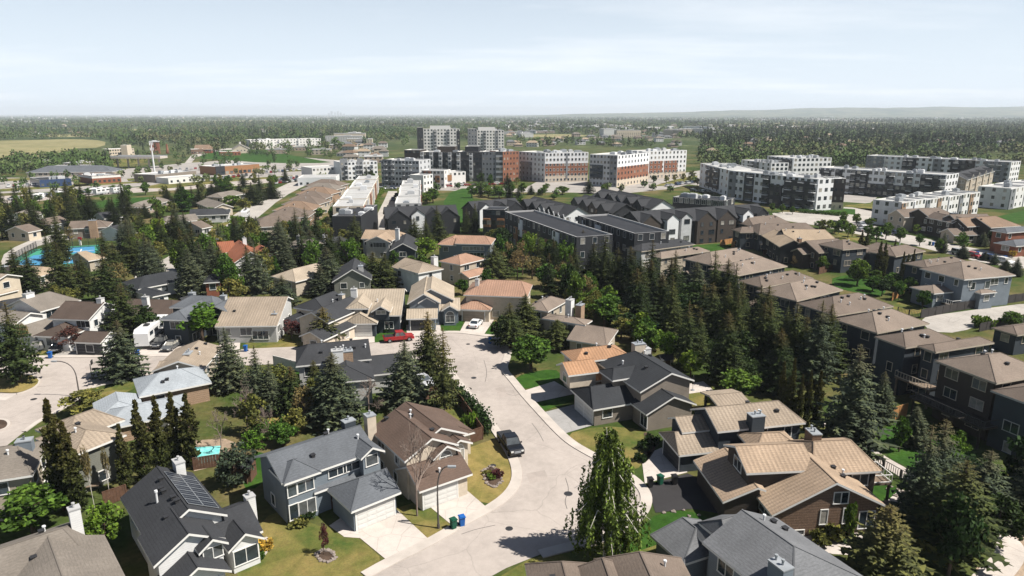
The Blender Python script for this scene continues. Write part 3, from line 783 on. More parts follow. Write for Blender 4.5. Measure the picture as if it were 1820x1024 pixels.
def scatter(kinds, group, label, poly, n, hr, wr, seed, gap=.75, anyw=False, mass=False):
    """n more trees of a cluster on the ground seen inside poly"""
    rs = random.Random(seed); W = [G(*p) for p in poly]; x0, x1 = min(p.x for p in W), max(p.x for p in W); y0, y1 = min(p.y for p in W), max(p.y for p in W)
    W2 = [(p.x, p.y) for p in W]; k = 0; tries = 0; got = []
    while k < n and tries < n*120:
        tries += 1; p = Vector((rs.uniform(x0, x1), rs.uniform(y0, y1), 0))
        if not inpoly(p.x, p.y, W2) or not free(p, .9): continue
        q = proj(p)
        if not anyw and any(inpoly(q[0], q[1], c) for c in CLEAR): continue
        w = rs.uniform(*wr)
        if any((p.x-t[0])**2+(p.y-t[1])**2 < (gap*(w+t[2]))**2 for t in TREES): continue
        kd = rs.choice(kinds); h = rs.uniform(*hr)*(1 if kd[0] in 'sp' else .72); got.append((p, kd, h, w)); TREES.append((p.x, p.y, w)); k += 1
    if mass: MASS.extend(got); return
    got.sort(key=lambda g: proj(g[0])[0]); cnt = {}
    for i, (p, kd, h, w) in enumerate(got): cnt[kd[0]] = cnt.get(kd[0], 0)+1
    seen = {}
    for p, kd, h, w in got:
        TREES.remove((p.x, p.y, w)); c = kd[0]; i = seen.get(c, 0); seen[c] = i+1
        nm = dict(s='spruce', d='leafy tree', p='slim poplar', b='bare tree')[c]
        lb = label.replace('TREE', nm)
        if 1 < cnt[c] <= 12: lb = ordinal(i)+' '+lb
        plant(kd, p, h, w, lb, group+' '+c if False else group)
def shrub(kind, px, py, w, h, label, group=None, name='shrub', cat='shrub', world=None):
    p = G(px, py) if world is None else world; r_ = random.Random(int(px*13+py*7))
    o = add(name, SHR[kind][r_.randrange(2)], None, (p.x, p.y, 0), r_.random()*6.28, (w/2, w/2, h)); return tag(o, label, cat, group)
def hedge(pts, w, h, mat, label, name='hedge'):
    W = [G(*p) for p in pts]; rs = np.random.default_rng(int(pts[0][0])); C = []
    for a, b in zip(W, W[1:]):
        n = int((b-a).length*w*h*55); t = rs.random((n, 1)); q = np.array(a)*(1-t)+np.array(b)*t
        q[:, :2] += rs.normal(size=(n, 2))*w*.3; q[:, 2] = h*rs.random(n)**.6*(.85+.3*np.sin(t[:, 0]*23)); C.append(q)
    C = np.concatenate(C); c0 = C.mean(0); c0[2] = 0; V, Fc = leaves(C-c0, .26, rs); o = add(name, mesh_np(name, V, Fc, [mat]), None, tuple(c0)); return tag(o, label, 'hedge')

# ------------------------------------------------------------------ vehicles and street furniture
CAR = dict(   # profile of the lower body (x forward, z), cabin bottom x0 x1, cabin top x0 x1, shoulder z, roof z, half width, wheel x, wheel r
    sedan=([(-2.3, .35), (-2.35, .75), (-2.2, .98), (-1.5, 1.02), (.9, .98), (2.1, .8), (2.32, .6), (2.3, .32)], (-1.75, 1.0), (-1.05, .25), .98, 1.45, .9, (-1.4, 1.4), .33),
    suv=([(-2.3, .4), (-2.35, 1.0), (-2.28, 1.12), (.9, 1.1), (2.05, .98), (2.3, .75), (2.3, .4)], (-2.2, 1.05), (-1.85, .35), 1.1, 1.72, .95, (-1.4, 1.45), .37),
    pickup=([(-2.9, .5), (-2.92, 1.15), (-.9, 1.18), (1.3, 1.18), (2.55, 1.1), (2.85, .9), (2.85, .45)], (-.85, 1.35), (-.55, .75), 1.16, 1.9, 1.0, (-1.85, 1.85), .42),
    van=([(-2.5, .4), (-2.5, 1.2), (1.3, 1.15), (2.3, .95), (2.5, .7), (2.5, .4)], (-2.45, 1.5), (-2.3, .7), 1.15, 1.9, .97, (-1.6, 1.6), .36))
def car_parts(kind, paint):
    pr, cb, ct, zs, zr, hw, wx, wr = CAR[kind]
    def body():
        mb = MB(); n = len(pr); cx = sum(p[0] for p in pr)/n; cz = sum(p[1] for p in pr)/n
        lay = [(-hw, .93), (-hw+.1, 1), (hw-.1, 1), (hw, .93)]
        rows = [[(cx+(x-cx)*k, y, cz+(z-cz)*k) for x, z in pr] for y, k in lay]
        for a, b in zip(rows, rows[1:]):
            for i in range(n): j = (i+1) % n; mb.face([a[i], a[j], b[j], b[i]][::-1])
        mb.face(rows[0]); mb.face(rows[-1][::-1])
        mb.box(((ct[0]+ct[1])/2, 0, zr), (ct[1]-ct[0]+.1, hw*1.56, .08))
        for s in (-1, 1):
            for a, b in ((cb[0], ct[0]), (cb[1], ct[1]), ((cb[0]+cb[1])/2-.1, (ct[0]+ct[1])/2)): mb.tube((a, s*hw*.9, zs), (b, s*hw*.77, zr), .05, .05, 5)
            mb.box((cb[1]-.25, s*(hw+.1), zs+.08), (.14, .2, .16))
        if kind == 'pickup':
            mb.box((-1.9, 0, 1.19), (1.75, 1.62, .03), 0, 1)
        return mb.mesh('body', [paint, 'metal_dark'])
    def glassh():
        mb = MB(); a, b = hw*.9, hw*.76; q = [(cb[0], -a, zs), (cb[1], -a, zs), (cb[1], a, zs), (cb[0], a, zs), (ct[0], -b, zr), (ct[1], -b, zr), (ct[1], b, zr), (ct[0], b, zr)]
        for f in ((0, 1, 5, 4), (1, 2, 6, 5), (2, 3, 7, 6), (3, 0, 4, 7)): mb.face([q[i] for i in f])
        return mb.mesh('windows', ['glass'])
    def wheel():
        mb = MB(); mb.tube((0, -.11, 0), (0, .11, 0), wr, wr, 14); mb.tube((0, .11, 0), (0, -.11, 0), wr, wr, 14); return mb.mesh('wheel', ['tyre'], True)
    def rim():
        mb = MB(); mb.tube((0, -.13, 0), (0, .13, 0), wr*.6, wr*.6, 10); mb.tube((0, .13, 0), (0, -.13, 0), wr*.6, wr*.6, 10); return mb.mesh('rim', ['hub_metal'])
    def light(m):
        mb = MB(); mb.box((0, 0, 0), (.12, .34, .17)); return mb.mesh('headlight', [m])
    return (cached(('cb', kind, paint), body), cached(('cg', kind), glassh), cached(('cw', kind), wheel), cached(('cr', kind), rim), cached('chl', lambda: light('lamp_lens')), cached('ctl', lambda: light('lamp_red')))
def car(kind, paint, px, py, hd, label, group=None, full=True, cat=None, z=.03):
    """hd: picture point the nose points at"""
    p = G(px, py); q = G(*hd); rz = math.atan2(q.y-p.y, q.x-p.x); b, g, w, r, hl, tl = car_parts(kind, paint)
    name = dict(sedan='parked_car', suv='parked_suv', pickup='pickup_truck', van='parked_van')[kind]; c = cat or dict(sedan='car', suv='suv', pickup='pickup truck', van='van')[kind]
    root = empty(name, (p.x, p.y, z), rz, label, c, group); add('body', b, root); add('windows', g, root)
    pr, cb, ct, zs, zr, hw, wx, wr = CAR[kind]
    for x in wx:
        for s in (-1, 1):
            o = add('wheel', w, root, (x, s*(hw-.1), wr))
            if full: add('rim', r, o)
    if full:
        fx, bx = max(q_[0] for q_ in pr)-.04, min(q_[0] for q_ in pr)+.03
        for s in (-1, 1): add('headlight', hl, root, (fx, s*hw*.68, pr[-2][1]+.02)); add('tail_light', tl, root, (bx, s*hw*.78, zs-.22))
        mb = MB(); mb.box((fx+.05, 0, pr[-2][1]-.06), (.06, hw*.85, .26)); mb.build('grille', 'metal_dark' if paint != 'paint_black' else 'metal_grey', root)
    return root
def bin_(px, py, col, label, rz=0.0, group='wheeled bins on the kerbs', world=None):
    def body():
        mb = MB(); mb.box((0, 0, .52), (.5, .56, .9), 0, 0); i = len(mb.v)
        for k in range(4): v = mb.v[k]; mb.v[k] = (v[0]*.78, v[1]*.78, v[2])
        mb.box((0, .3, .95), (.56, .06, .06)); return mb.mesh('bin_body', ['bin_'+col])
    def lid():
        mb = MB(); mb.box((0, -.02, 1.0), (.58, .66, .06)); mb.box((0, -.05, 1.05), (.44, .46, .05)); return mb.mesh('lid', ['bin_'+col])
    def wh():
        mb = MB(); mb.tube((-.3, .26, .12), (-.22, .26, .12), .12, .12, 8); mb.tube((.22, .26, .12), (.3, .26, .12), .12, .12, 8); return mb.mesh('wheels', ['tyre'])
    p = G(px, py); root = empty('wheelie_bin', (p.x, p.y, .02), rz, label, 'wheeled bin', group); root.scale = (1.15,)*3
    add('bin_body', cached('bb'+col, body), root); add('lid', cached('bl'+col, lid), root); add('wheels', cached('bw', wh), root); return root
def street_lamp(px, ybase, ytop, side, label, reach=1.6):
    base, h, mpp = rise(px, ytop, ybase); root = empty('street_lamp', base, 0, label, 'street lamp', 'curved street lamps')
    mb = MB(); mb.tube((0, 0, 0), (0, 0, h*.55), .11, .085, 8); pts = [Vector((0, 0, h*.55))]
    for k in range(1, 9):
        t = k/8; pts.append(Vector((side*reach*t**2.2, 0, h*.55+h*.45*math.sin(t*math.pi/2))))
    for a, b in zip(pts, pts[1:]): mb.tube(a, b, .08, .07, 7)
    mb.tube((0, 0, 0), (0, 0, .5), .17, .15, 8); mb.build('pole', 'metal_pole', root)
    hb = MB(); hb.box((side*(reach+.35), 0, h-.02), (.85, .3, .16)); hb.build('lamp_head', 'metal_grey', root)
    lb = MB(); lb.box((side*(reach+.38), 0, h-.12), (.55, .22, .06)); lb.build('lamp_lens', 'lamp_lens', root); return root
def fence(pts, h, mat, label, step=2.4, name='fence', cat='fence', cap=True, group=None, gap=0):
    W = [G(*p) for p in pts]; c = sum(W, Vector())/len(W); root = empty(name, (c.x, c.y, 0), 0, label, cat, group); pb, sb, cb = MB(), MB(), MB()
    npost = 0
    for a, b in zip(W, W[1:]):
        d = b-a; L = d.length; n = max(1, round(L/step)); an = math.atan2(d.y, d.x)
        for k in range(n+1):
            q = a+d*k/n-c; f = MB(); f.box((0, 0, h/2), (.13, .13, h+.12)); o = f.build('post', mat, root); o.location = (q.x, q.y, 0); o.rotation_euler.z = an
        m = max(1, int(L/.3))
        for k in range(m):
            q = a+d*(k+.5)/m-c; jit = math.sin(k*12.9)*.03
            if gap: pb.box((q.x, q.y, h/2), (L/m*.22, .03, h-.1), an)
            else: pb.box((q.x, q.y, h/2+jit), (L/m*.96, .04, h-.08+jit), an)
        q = (a+b)/2-c
        pb.box((q.x, q.y, h+.05), (L, .1, .05), an)
        if gap: pb.box((q.x, q.y, .15), (L, .05, .06), an)
    pb.build('boards' if not gap else 'rails', mat, root); return root

# ------------------------------------------------------------------ camera, sun, sky, air
cam = D.objects.new('camera', D.cameras.new('camera')); COL.objects.link(cam)
cam.location = (0, 0, H); cam.rotation_euler = (math.pi/2-PITCH, 0, 0)
cam.data.sensor_width = 36; cam.data.lens = 36*F/1820; cam.data.clip_start = 1; cam.data.clip_end = 90000
SC.camera = cam
SUN_EL, SUN_AZ = rad(53), math.atan2(.97, -.24)
sd = D.lights.new('sun', 'SUN'); sd.energy = 5.0; sd.angle = rad(.5); sd.color = (1, .945, .86)
so = D.objects.new('sun', sd); COL.objects.link(so)
sv = Vector((math.sin(SUN_AZ)*math.cos(SUN_EL), math.cos(SUN_AZ)*math.cos(SUN_EL), math.sin(SUN_EL)))
so.rotation_euler = sv.to_track_quat('Z', 'Y').to_euler(); so.location = (60, -20, 120)
W = D.worlds.new('World'); SC.world = W; W.use_nodes = True
nt = W.node_tree; bg = nt.nodes['Background']; bg.inputs[1].default_value = .042
sk = N(nt, 'ShaderNodeTexSky', sky_type='NISHITA', sun_disc=False, sun_elevation=SUN_EL, sun_rotation=SUN_AZ, air_density=1.0, dust_density=1.6, ozone_density=1.2, altitude=1000)
tc = N(nt, 'ShaderNodeTexCoord').outputs['Generated']
sx = N(nt, 'ShaderNodeSeparateXYZ'); nt.links.new(tc, sx.inputs[0])
zz = N(nt, 'ShaderNodeMath', operation='ADD'); nt.links.new(sx.outputs[2], zz.inputs[0]); zz.inputs[1].default_value = .07
cxy = []
for k in (0, 1):
    d_ = N(nt, 'ShaderNodeMath', operation='DIVIDE'); nt.links.new(sx.outputs[k], d_.inputs[0]); nt.links.new(zz.outputs[0], d_.inputs[1]); cxy.append(d_)
cb_ = N(nt, 'ShaderNodeCombineXYZ'); nt.links.new(cxy[0].outputs[0], cb_.inputs[0]); nt.links.new(cxy[1].outputs[0], cb_.inputs[1])
mp = N(nt, 'ShaderNodeMapping', Scale=(.3, .55, 1)); mp.inputs['Location'].default_value = (3.1, .6, 0); nt.links.new(cb_.outputs[0], mp.inputs[0])
cl = noise(nt, mp.outputs[0], 1.0, 8, .58)
veil = ramp(nt, cl, [(.5, (.0,)*3), (.72, (.6,)*3)])
pf = N(nt, 'ShaderNodeMapRange'); nt.links.new(sx.outputs[2], pf.inputs[0]); pf.inputs[1].default_value = 0; pf.inputs[2].default_value = .42; pf.inputs[3].default_value = .95; pf.inputs[4].default_value = 0
pale = N(nt, 'ShaderNodeMix', data_type='RGBA'); nt.links.new(pf.outputs[0], pale.inputs[0])
nt.links.new(sk.outputs[0], pale.inputs[6]); pale.inputs[7].default_value = (11.6, 13.0, 14.5, 1)
vf = N(nt, 'ShaderNodeMath', operation='MULTIPLY'); nt.links.new(veil, vf.inputs[0]); nt.links.new(pf.outputs[0], vf.inputs[1])
cm_ = N(nt, 'ShaderNodeMix', data_type='RGBA'); nt.links.new(vf.outputs[0], cm_.inputs[0]); nt.links.new(pale.outputs[2], cm_.inputs[6]); cm_.inputs[7].default_value = (15.2, 15.4, 15.7, 1)
nt.links.new(cm_.outputs[2], bg.inputs[0])
SC.view_settings.view_transform = 'Standard'; SC.view_settings.look = 'None'; SC.view_settings.exposure = .92; SC.view_settings.gamma = 1
SC.cycles.max_bounces = 6; SC.cycles.diffuse_bounces = 2; SC.cycles.glossy_bounces = 2; SC.cycles.transmission_bounces = 2; SC.cycles.volume_bounces = 0; SC.cycles.transparent_max_bounces = 4
SC.cycles.use_denoising = True

HAZE = True
if HAZE:
    hm = D.materials.new('haze'); hm.use_nodes = True; hn = hm.node_tree
    for n_ in list(hn.nodes):
        if n_.type == 'BSDF_PRINCIPLED': hn.nodes.remove(n_)
    pv = N(hn, 'ShaderNodeVolumePrincipled'); pv.inputs['Density'].default_value = 8e-5; pv.inputs['Color'].default_value = (.84, .92, 1, 1); pv.inputs['Anisotropy'].default_value = 0
    hn.links.new(pv.outputs[0], hn.nodes['Material Output'].inputs['Volume'])
    MATS['haze'] = hm
    mb = MB(); mb.box((0, 11000, 107), (48000, 24000, 224)); tag(mb.build('haze', 'haze'), kind='stuff')

# ------------------------------------------------------------------ ground
def ground_mat():
    m, nt, bs = nodes('ground')
    tc = N(nt, 'ShaderNodeTexCoord').outputs['Object']
    near = ramp(nt, noise(nt, tc, .045, 6, .62), [(.3, (.022, .042, .01)), (.46, (.042, .062, .016)), (.56, (.085, .08, .03)), (.64, (.13, .1, .05)), (.76, (.035, .05, .014))])
    near = mul(nt, near, grey(nt, noise(nt, tc, 1.4, 5, .7), .7, 1.25))
    far = ramp(nt, noise(nt, tc, .0035, 8, .7), [(.3, (.024, .042, .018)), (.45, (.04, .06, .025)), (.57, (.085, .095, .045)), (.64, (.035, .052, .024)), (.76, (.14, .135, .085))])
    spk = N(nt, 'ShaderNodeTexVoronoi', Scale=.012); nt.links.new(tc, spk.inputs['Vector'])
    far = mul(nt, far, ramp(nt, spk.outputs['Distance'], [(.1, (2.4, 2.3, 2.2)), (.17, (.8, .85, .8))]))
    ln = N(nt, 'ShaderNodeVectorMath', operation='LENGTH'); nt.links.new(tc, ln.inputs[0])
    mr = N(nt, 'ShaderNodeMapRange'); nt.links.new(ln.outputs['Value'], mr.inputs[0]); mr.inputs[1].default_value = 500; mr.inputs[2].default_value = 1200
    mx = N(nt, 'ShaderNodeMix', data_type='RGBA'); nt.links.new(mr.outputs[0], mx.inputs[0]); nt.links.new(near, mx.inputs[6]); nt.links.new(far, mx.inputs[7])
    nt.links.new(mx.outputs[2], bs.inputs['Base Color']); bs.inputs['Roughness'].default_value = .95; bs.inputs['Specular IOR Level'].default_value = .05
ground_mat()
mb = MB(); mb.face([(-40000, -1500, 0), (40000, -1500, 0), (40000, 60000, 0), (-40000, 60000, 0)]); tag(mb.build('ground', 'ground'), kind='structure')
def hills():
    rs = random.Random(3); X = np.linspace(-500, 16000, 90); V = []; Fc = []
    prof = [(-500, 0), (0, 15), (1500, 60), (4000, 110), (6500, 150), (9000, 185), (16000, 160)]
    rows = [(7200, 0), (8200, .12), (9200, .3), (10200, .62), (11000, .9), (11600, 1), (13000, .9), (15000, .5)]
    for (yy, k) in rows:
        for x in X:
            p = np.interp(x, [q[0] for q in prof], [q[1] for q in prof]); n_ = 1+.1*math.sin(x*.0011+yy*.0007)+.07*math.sin(x*.0031+yy*.002)+.04*math.sin(x*.008)
            V.append((x, yy+.05*x, -4+p*k*n_))
    m = len(X)
    for j in range(len(rows)-1):
        for i in range(m-1): Fc.append((j*m+i, j*m+i+1, (j+1)*m+i+1, (j+1)*m+i))
    tag(add('hills', mesh_np('hills', V, Fc, ['far_ground'])), kind='structure')
hills()
# roads
MAIN = [(540, 1090), (648, 1024), (690, 1000), (762, 966), (830, 925), (868, 906), (902, 882), (918, 858), (919, 835), (911, 812), (898, 790), (880, 764), (862, 738), (842, 712), (822, 690), (806, 668), (790, 652), (765, 642), (720, 640), (640, 642), (530, 645), (440, 650), (380, 656), (300, 663), (250, 669),
        (210, 678), (165, 688), (143, 700), (136, 713), (105, 730), (70, 748), (43, 768), (0, 802), (-90, 860), (-120, 650), (0, 637), (110, 634), (250, 634), (380, 628), (440, 620), (560, 615), (640, 612), (690, 607), (735, 600), (770, 592), (815, 590), (858, 596), (892, 600), (906, 614), (902, 636), (893, 656), (913, 678), (930, 700), (962, 735),
        (990, 765), (1015, 788), (1050, 808), (1078, 822), (1112, 842), (1140, 864), (1152, 888), (1138, 918), (1100, 945), (1060, 962), (1010, 973), (960, 986), (900, 1010), (860, 1032), (800, 1090)]
CLEAR.append(MAIN)
sheet('road', MAIN, 'road_asphalt', .03)
ribbon('pavement', MAIN[1:12]+MAIN[12:18], 1.25, .12, 'kerb_concrete', 0, 2)
ribbon('pavement', MAIN[-27:-3], 1.3, .12, 'kerb_concrete', 0, 2)
ribbon('pavement', MAIN[-37:-30], 1.2, .12, 'kerb_concrete', 0, 1); ribbon('pavement', MAIN[24:32], .6, .13, 'kerb_concrete', 0, 1)
def road(name, pts, mat='road_asphalt', z=.028, smooth=1, kerb=True): CLEAR.append(pts); return sheet(name, pts, mat, z, smooth)
road('road', [(225, 500), (275, 470), (335, 436), (395, 396), (440, 366), (480, 341), (520, 322), (575, 308), (600, 308), (545, 328), (500, 352), (455, 390), (420, 416), (385, 443), (330, 478), (290, 500)], 'alley_concrete')
road('road', [(-40, 352), (60, 345), (160, 338), (262, 332), (380, 326), (470, 318), (540, 310), (545, 316), (480, 325), (380, 334), (265, 341), (160, 348), (60, 358), (-40, 366)], 'road_asphalt', .024)
road('parking_lot', [(-40, 345), (-40, 316), (60, 316), (130, 311), (210, 312), (225, 300), (330, 290), (430, 283), (540, 280), (640, 288), (650, 300), (540, 314), (430, 330), (265, 330), (120, 340)], 'lot_asphalt', .02, 0)
road('parking_lot', [(690, 332), (760, 327), (930, 336), (960, 320), (1060, 323), (1100, 335), (1150, 318), (1245, 303), (1248, 322), (1190, 336), (1100, 345), (1000, 342), (900, 342), (760, 338)], 'lot_asphalt', .02, 0)
road('alley', [(655, 412), (683, 356), (690, 340), (706, 340), (703, 356), (690, 412)], 'alley_concrete', .028, 0)
road('road', [(1370, 376), (1460, 379), (1520, 390), (1580, 410), (1640, 423), (1720, 440), (1840, 458), (1840, 482), (1740, 466), (1690, 453), (1600, 431), (1530, 418), (1470, 404), (1380, 390)], 'alley_concrete')
road('alley', [(1630, 566), (1690, 556), (1850, 536), (1850, 553), (1760, 570), (1705, 592), (1655, 590)], 'alley_concrete')
road('road', [(1500, 368), (1560, 372), (1560, 398), (1540, 400), (1490, 385)], 'alley_concrete', .02, 0)
road('road', [(1185, 322), (1240, 312), (1420, 340), (1560, 350), (1545, 362), (1400, 352)], 'lot_asphalt', .016, 0)
road('path', [(0, 470), (9, 447), (70, 420), (150, 412), (260, 412), (255, 420), (150, 422), (80, 432), (30, 455), (10, 480)], 'alley_concrete', .02, 1)
road('road', [(320, 300), (345, 270), (420, 262), (560, 260), (560, 263), (425, 266), (352, 275), (332, 300)], 'alley_concrete', .018, 1)
def lawn(pts, mat='grass_lush', z=.016, s=1, name='lawn'): return sheet(name, pts, mat, z, s)
def drive(pts, mat='concrete_pale', z=.05): CLEAR.append(pts); return sheet('driveway', pts, mat, z)
# near lawns, beds and driveways
lawn([(466, 922), (505, 905), (560, 935), (600, 938), (640, 958), (687, 1000), (640, 1026), (540, 1080), (430, 1050), (418, 1010)], 'grass_mixed')
lawn([(700, 905), (750, 889), (815, 945), (763, 963)], 'grass_mixed', .016, 0)
lawn([(806, 806), (850, 790), (885, 778), (903, 800), (914, 824), (914, 850), (900, 876), (868, 903), (815, 862), (806, 840)], 'grass_dry')
drive([(632, 930), (696, 893), (704, 905), (765, 962), (692, 1000), (640, 957)]); drive([(740, 893), (806, 842), (818, 862), (868, 905), (832, 926), (815, 944), (748, 888)])
drive([(585, 935), (610, 918), (634, 930), (640, 957), (612, 955)], 'concrete_pale', .045)
drive([(928, 696), (985, 678), (1024, 700), (950, 716)]); lawn([(950, 717), (1022, 701), (1034, 708), (962, 732)], 'grass_lush', .02, 0); drive([(964, 734), (1034, 716), (1068, 752), (1000, 772)], 'concrete_grey')
lawn([(912, 676), (930, 664), (985, 655), (1000, 668), (985, 678), (928, 695)], 'grass_lush', .02, 1); lawn([(1160, 331), (1205, 318), (1240, 312), (1238, 318), (1195, 330)], 'grass_mixed', .034, 0)
lawn([(1001, 773), (1064, 757), (1146, 763), (1160, 786), (1140, 808), (1142, 830), (1112, 838), (1070, 818), (1030, 795)], 'grass_mixed', .02)
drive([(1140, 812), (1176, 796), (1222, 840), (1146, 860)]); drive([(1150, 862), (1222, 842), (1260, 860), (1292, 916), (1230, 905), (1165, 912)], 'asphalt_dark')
lawn([(1165, 914), (1222, 906), (1270, 926), (1215, 952), (1120, 985), (1060, 985), (1110, 950), (1150, 930)], 'grass_lush', .02)
lawn([(880, 1030), (940, 994), (1010, 978), (1090, 975), (1200, 960), (1190, 1040), (900, 1080)], 'grass_mixed', .012, 0)
lawn([(780, 592), (786, 568), (826, 568), (816, 591)], 'grass_lush', .02, 0); drive([(816, 592), (828, 570), (880, 566), (858, 598)]); lawn([(859, 597), (878, 572), (900, 580), (892, 598)], 'grass_lush', .02, 0)
drive([(600, 614), (602, 590), (665, 586), (666, 609)]); lawn([(666, 609), (665, 590), (722, 582), (724, 604)], 'grass_lush', .02, 0); drive([(724, 605), (722, 578), (782, 576), (785, 594)])
lawn([(430, 622), (440, 606), (510, 596), (600, 590), (600, 613), (520, 617)], 'grass_mixed', .02); drive([(380, 630), (400, 598), (428, 596), (426, 622)])
drive([(218, 636), (240, 612), (300, 606), (340, 612), (300, 632)]); drive([(94, 634), (120, 612), (165, 606), (178, 634)], 'lot_asphalt')
lawn([(0, 634), (20, 606), (100, 598), (90, 615), (75, 633)], 'grass_mixed', .02)
lawn([(-20, 667), (50, 666), (70, 675), (66, 686), (46, 696), (30, 700), (-20, 698)], 'grass_dry', .16, 1); drive([(-20, 700), (30, 701), (10, 712), (-20, 712)])
ribbon('kerb', [(-20, 666), (50, 665), (71, 675), (67, 687), (46, 697), (30, 701)], .35, .15, 'kerb_concrete', 0, 2)
lawn([(-20, 748), (10, 747), (17, 754), (10, 763), (-20, 768)], 'soil_bed', .14, 1); ribbon('kerb', [(-20, 747), (10, 746), (18, 754), (10, 764), (-20, 769)], .35, .15, 'kerb_concrete', 0, 2)
lawn([(143, 702), (190, 690), (250, 676), (245, 690), (180, 712)], 'grass_mixed', .02, 1)
lawn([(470, 760), (490, 705), (560, 700), (585, 720), (560, 752), (510, 780)], 'grass_dry', .016); lawn([(430, 870), (432, 815), (470, 800), (490, 830), (460, 868)], 'grass_lush', .018)
lawn([(490, 700), (492, 660), (540, 648), (542, 690)], 'grass_lush', .018)
lawn([(780, 720), (800, 690), (840, 730), (862, 768), (840, 790), (815, 790)], 'grass_mixed', .018)
lawn([(1562, 806), (1566, 752), (1675, 748), (1735, 806), (1780, 880), (1720, 905), (1660, 852)], 'grass_lush', .012); lawn([(1730, 860), (1830, 830), (1830, 925), (1770, 930)], 'grass_mixed', .014)
lawn([(1535, 868), (1580, 858), (1610, 880), (1590, 895), (1545, 900)], 'grass_lush', .02)
PATH = [(1470, 750), (1510, 778), (1560, 815), (1610, 842), (1655, 872), (1720, 915), (1790, 955), (1800, 985), (1760, 1030), (1700, 1080)]
ribbon('path', PATH, 2.4, .03, 'concrete_pale', 0, 2); CLEAR.append([(1470, 740), (1560, 806), (1665, 866), (1650, 880), (1550, 824), (1460, 760)])
sheet('path', [(1830, 930), (1770, 985), (1735, 1010), (1720, 1060), (1830, 1060)], 'soil_pale', .02); CLEAR.append([(1830, 920), (1770, 975), (1725, 1015), (1720, 1060), (1830, 1060)])
sheet('path', [(1400, 960), (1520, 935), (1600, 920), (1570, 990), (1480, 985)], 'concrete_pale', .02)
sheet('terrace', [(1560, 905), (1600, 870), (1640, 880), (1625, 900)], 'concrete_pale', .024)
lawn([(1200, 690), (1230, 682), (1290, 690), (1310, 712), (1250, 730)], 'grass_mixed', .016)
lawn([(1230, 452), (1230, 436), (1330, 430), (1330, 448)], 'grass_lush', .02, 0); lawn([(1478, 510), (1480, 490), (1560, 488), (1580, 530), (1520, 520)], 'grass_lush', .02); lawn([(1590, 560), (1585, 535), (1640, 545), (1640, 558)], 'grass_mixed', .02)
lawn([(1370, 372), (1440, 366), (1520, 372), (1520, 382), (1460, 378)], 'grass_lush', .022, 0); lawn([(1480, 412), (1520, 420), (1545, 430), (1500, 430)], 'grass_mixed', .03, 0)
lawn([(1760, 388), (1830, 372), (1830, 392), (1790, 400)], 'grass_lush', .02, 0); lawn([(1500, 366), (1550, 360), (1552, 376)], 'grass_mixed', .02, 0)
lawn([(786, 402), (790, 346), (830, 332), (842, 345), (838, 400)], 'grass_lush', .03); lawn([(150, 366), (200, 352), (290, 350), (300, 360), (180, 372)], 'grass_lush', .03)
lawn([(345, 282), (380, 268), (455, 264), (560, 284), (600, 290), (470, 290), (400, 284)], 'grass_lush', .03); lawn([(140, 285), (190, 275), (270, 280), (250, 292), (170, 300)], 'grass_mixed', .026)
FIELD = [(-300, 258), (-80, 252), (0, 250), (60, 249), (130, 247), (188, 250), (186, 262), (124, 264), (116, 272), (85, 282), (30, 287), (-60, 292), (-300, 300)]
sheet('field', FIELD, 'field_pale', .02, 1); CLEAR.append(FIELD)
sheet('field', [(1250, 222), (1320, 219), (1560, 216), (1580, 219), (1400, 224), (1280, 228)], 'field_pale', .02, 1); sheet('lake', [(1440, 212.5), (1500, 210.5), (1560, 212.5), (1540, 216), (1470, 216)], 'flat_roof_white', .05, 1)
lawn([(240, 335), (330, 318), (430, 312), (420, 322), (300, 335)], 'grass_mixed', .028, 0)
lawn([(300, 470), (340, 445), (375, 430), (380, 440), (330, 462)], 'grass_mixed', .03, 0); lawn([(330, 420), (390, 398), (420, 388), (400, 402), (350, 432)], 'grass_mixed', .03, 0)
for P_ in ([(-40, 229), (120, 227), (300, 230), (260, 233), (60, 233)], [(520, 224), (640, 222.5), (700, 225), (600, 227)], [(60, 240), (150, 239), (180, 243), (90, 244)], [(905, 240), (1010, 238), (1060, 242), (960, 245)], [(1100, 228), (1240, 226), (1300, 229), (1180, 231)], [(1560, 229), (1700, 227), (1760, 230), (1640, 232)], [(300, 215), (520, 213.5), (560, 216), (380, 217.5)], [(1480, 221), (1640, 219), (1700, 221.5), (1560, 223)]): CLEAR.append(P_); sheet('field', P_, 'field_pale', .03, 1)
for P_ in ([(0, 336), (120, 329), (250, 322), (252, 325), (120, 333), (0, 341)], [(225, 318), (300, 312), (302, 316), (228, 322)], [(360, 303), (480, 294), (482, 297), (362, 307)], [(130, 319), (165, 316), (160, 330), (132, 332)], [(420, 318), (520, 312), (520, 315), (420, 322)], [(500, 302), (600, 298), (602, 301), (502, 306)], [(0, 318), (60, 316), (58, 320), (0, 323)]): lawn(P_, 'grass_mixed', .04, 0, 'verge')
# tennis courts
sheet('tennis_court', [(-10, 478), (62, 443), (130, 438), (176, 435), (184, 466), (130, 474)], 'court_green', .02)
sheet('court_surface', [(14, 474), (60, 454), (104, 450), (106, 468), (60, 472)], 'court_blue', .026); sheet('court_surface', [(72, 449), (80, 443), (168, 438), (169, 449), (100, 452)], 'court_blue', .026); sheet('court_surface', [(110, 455), (168, 452), (170, 465), (112, 469)], 'court_blue', .026)
for a_, b_ in (((52, 462), (107, 458)), ((106, 449), (167, 445)), ((112, 461), (150, 459)), ((120, 445), (118, 452)), ((145, 443), (141, 451)), ((128, 456), (122, 467))): ribbon('court_line', [a_, b_], .35, .006, 'line_white', .03, 0)
CLEAR.append([(10, 474), (66, 440), (178, 434), (182, 468), (130, 474)])

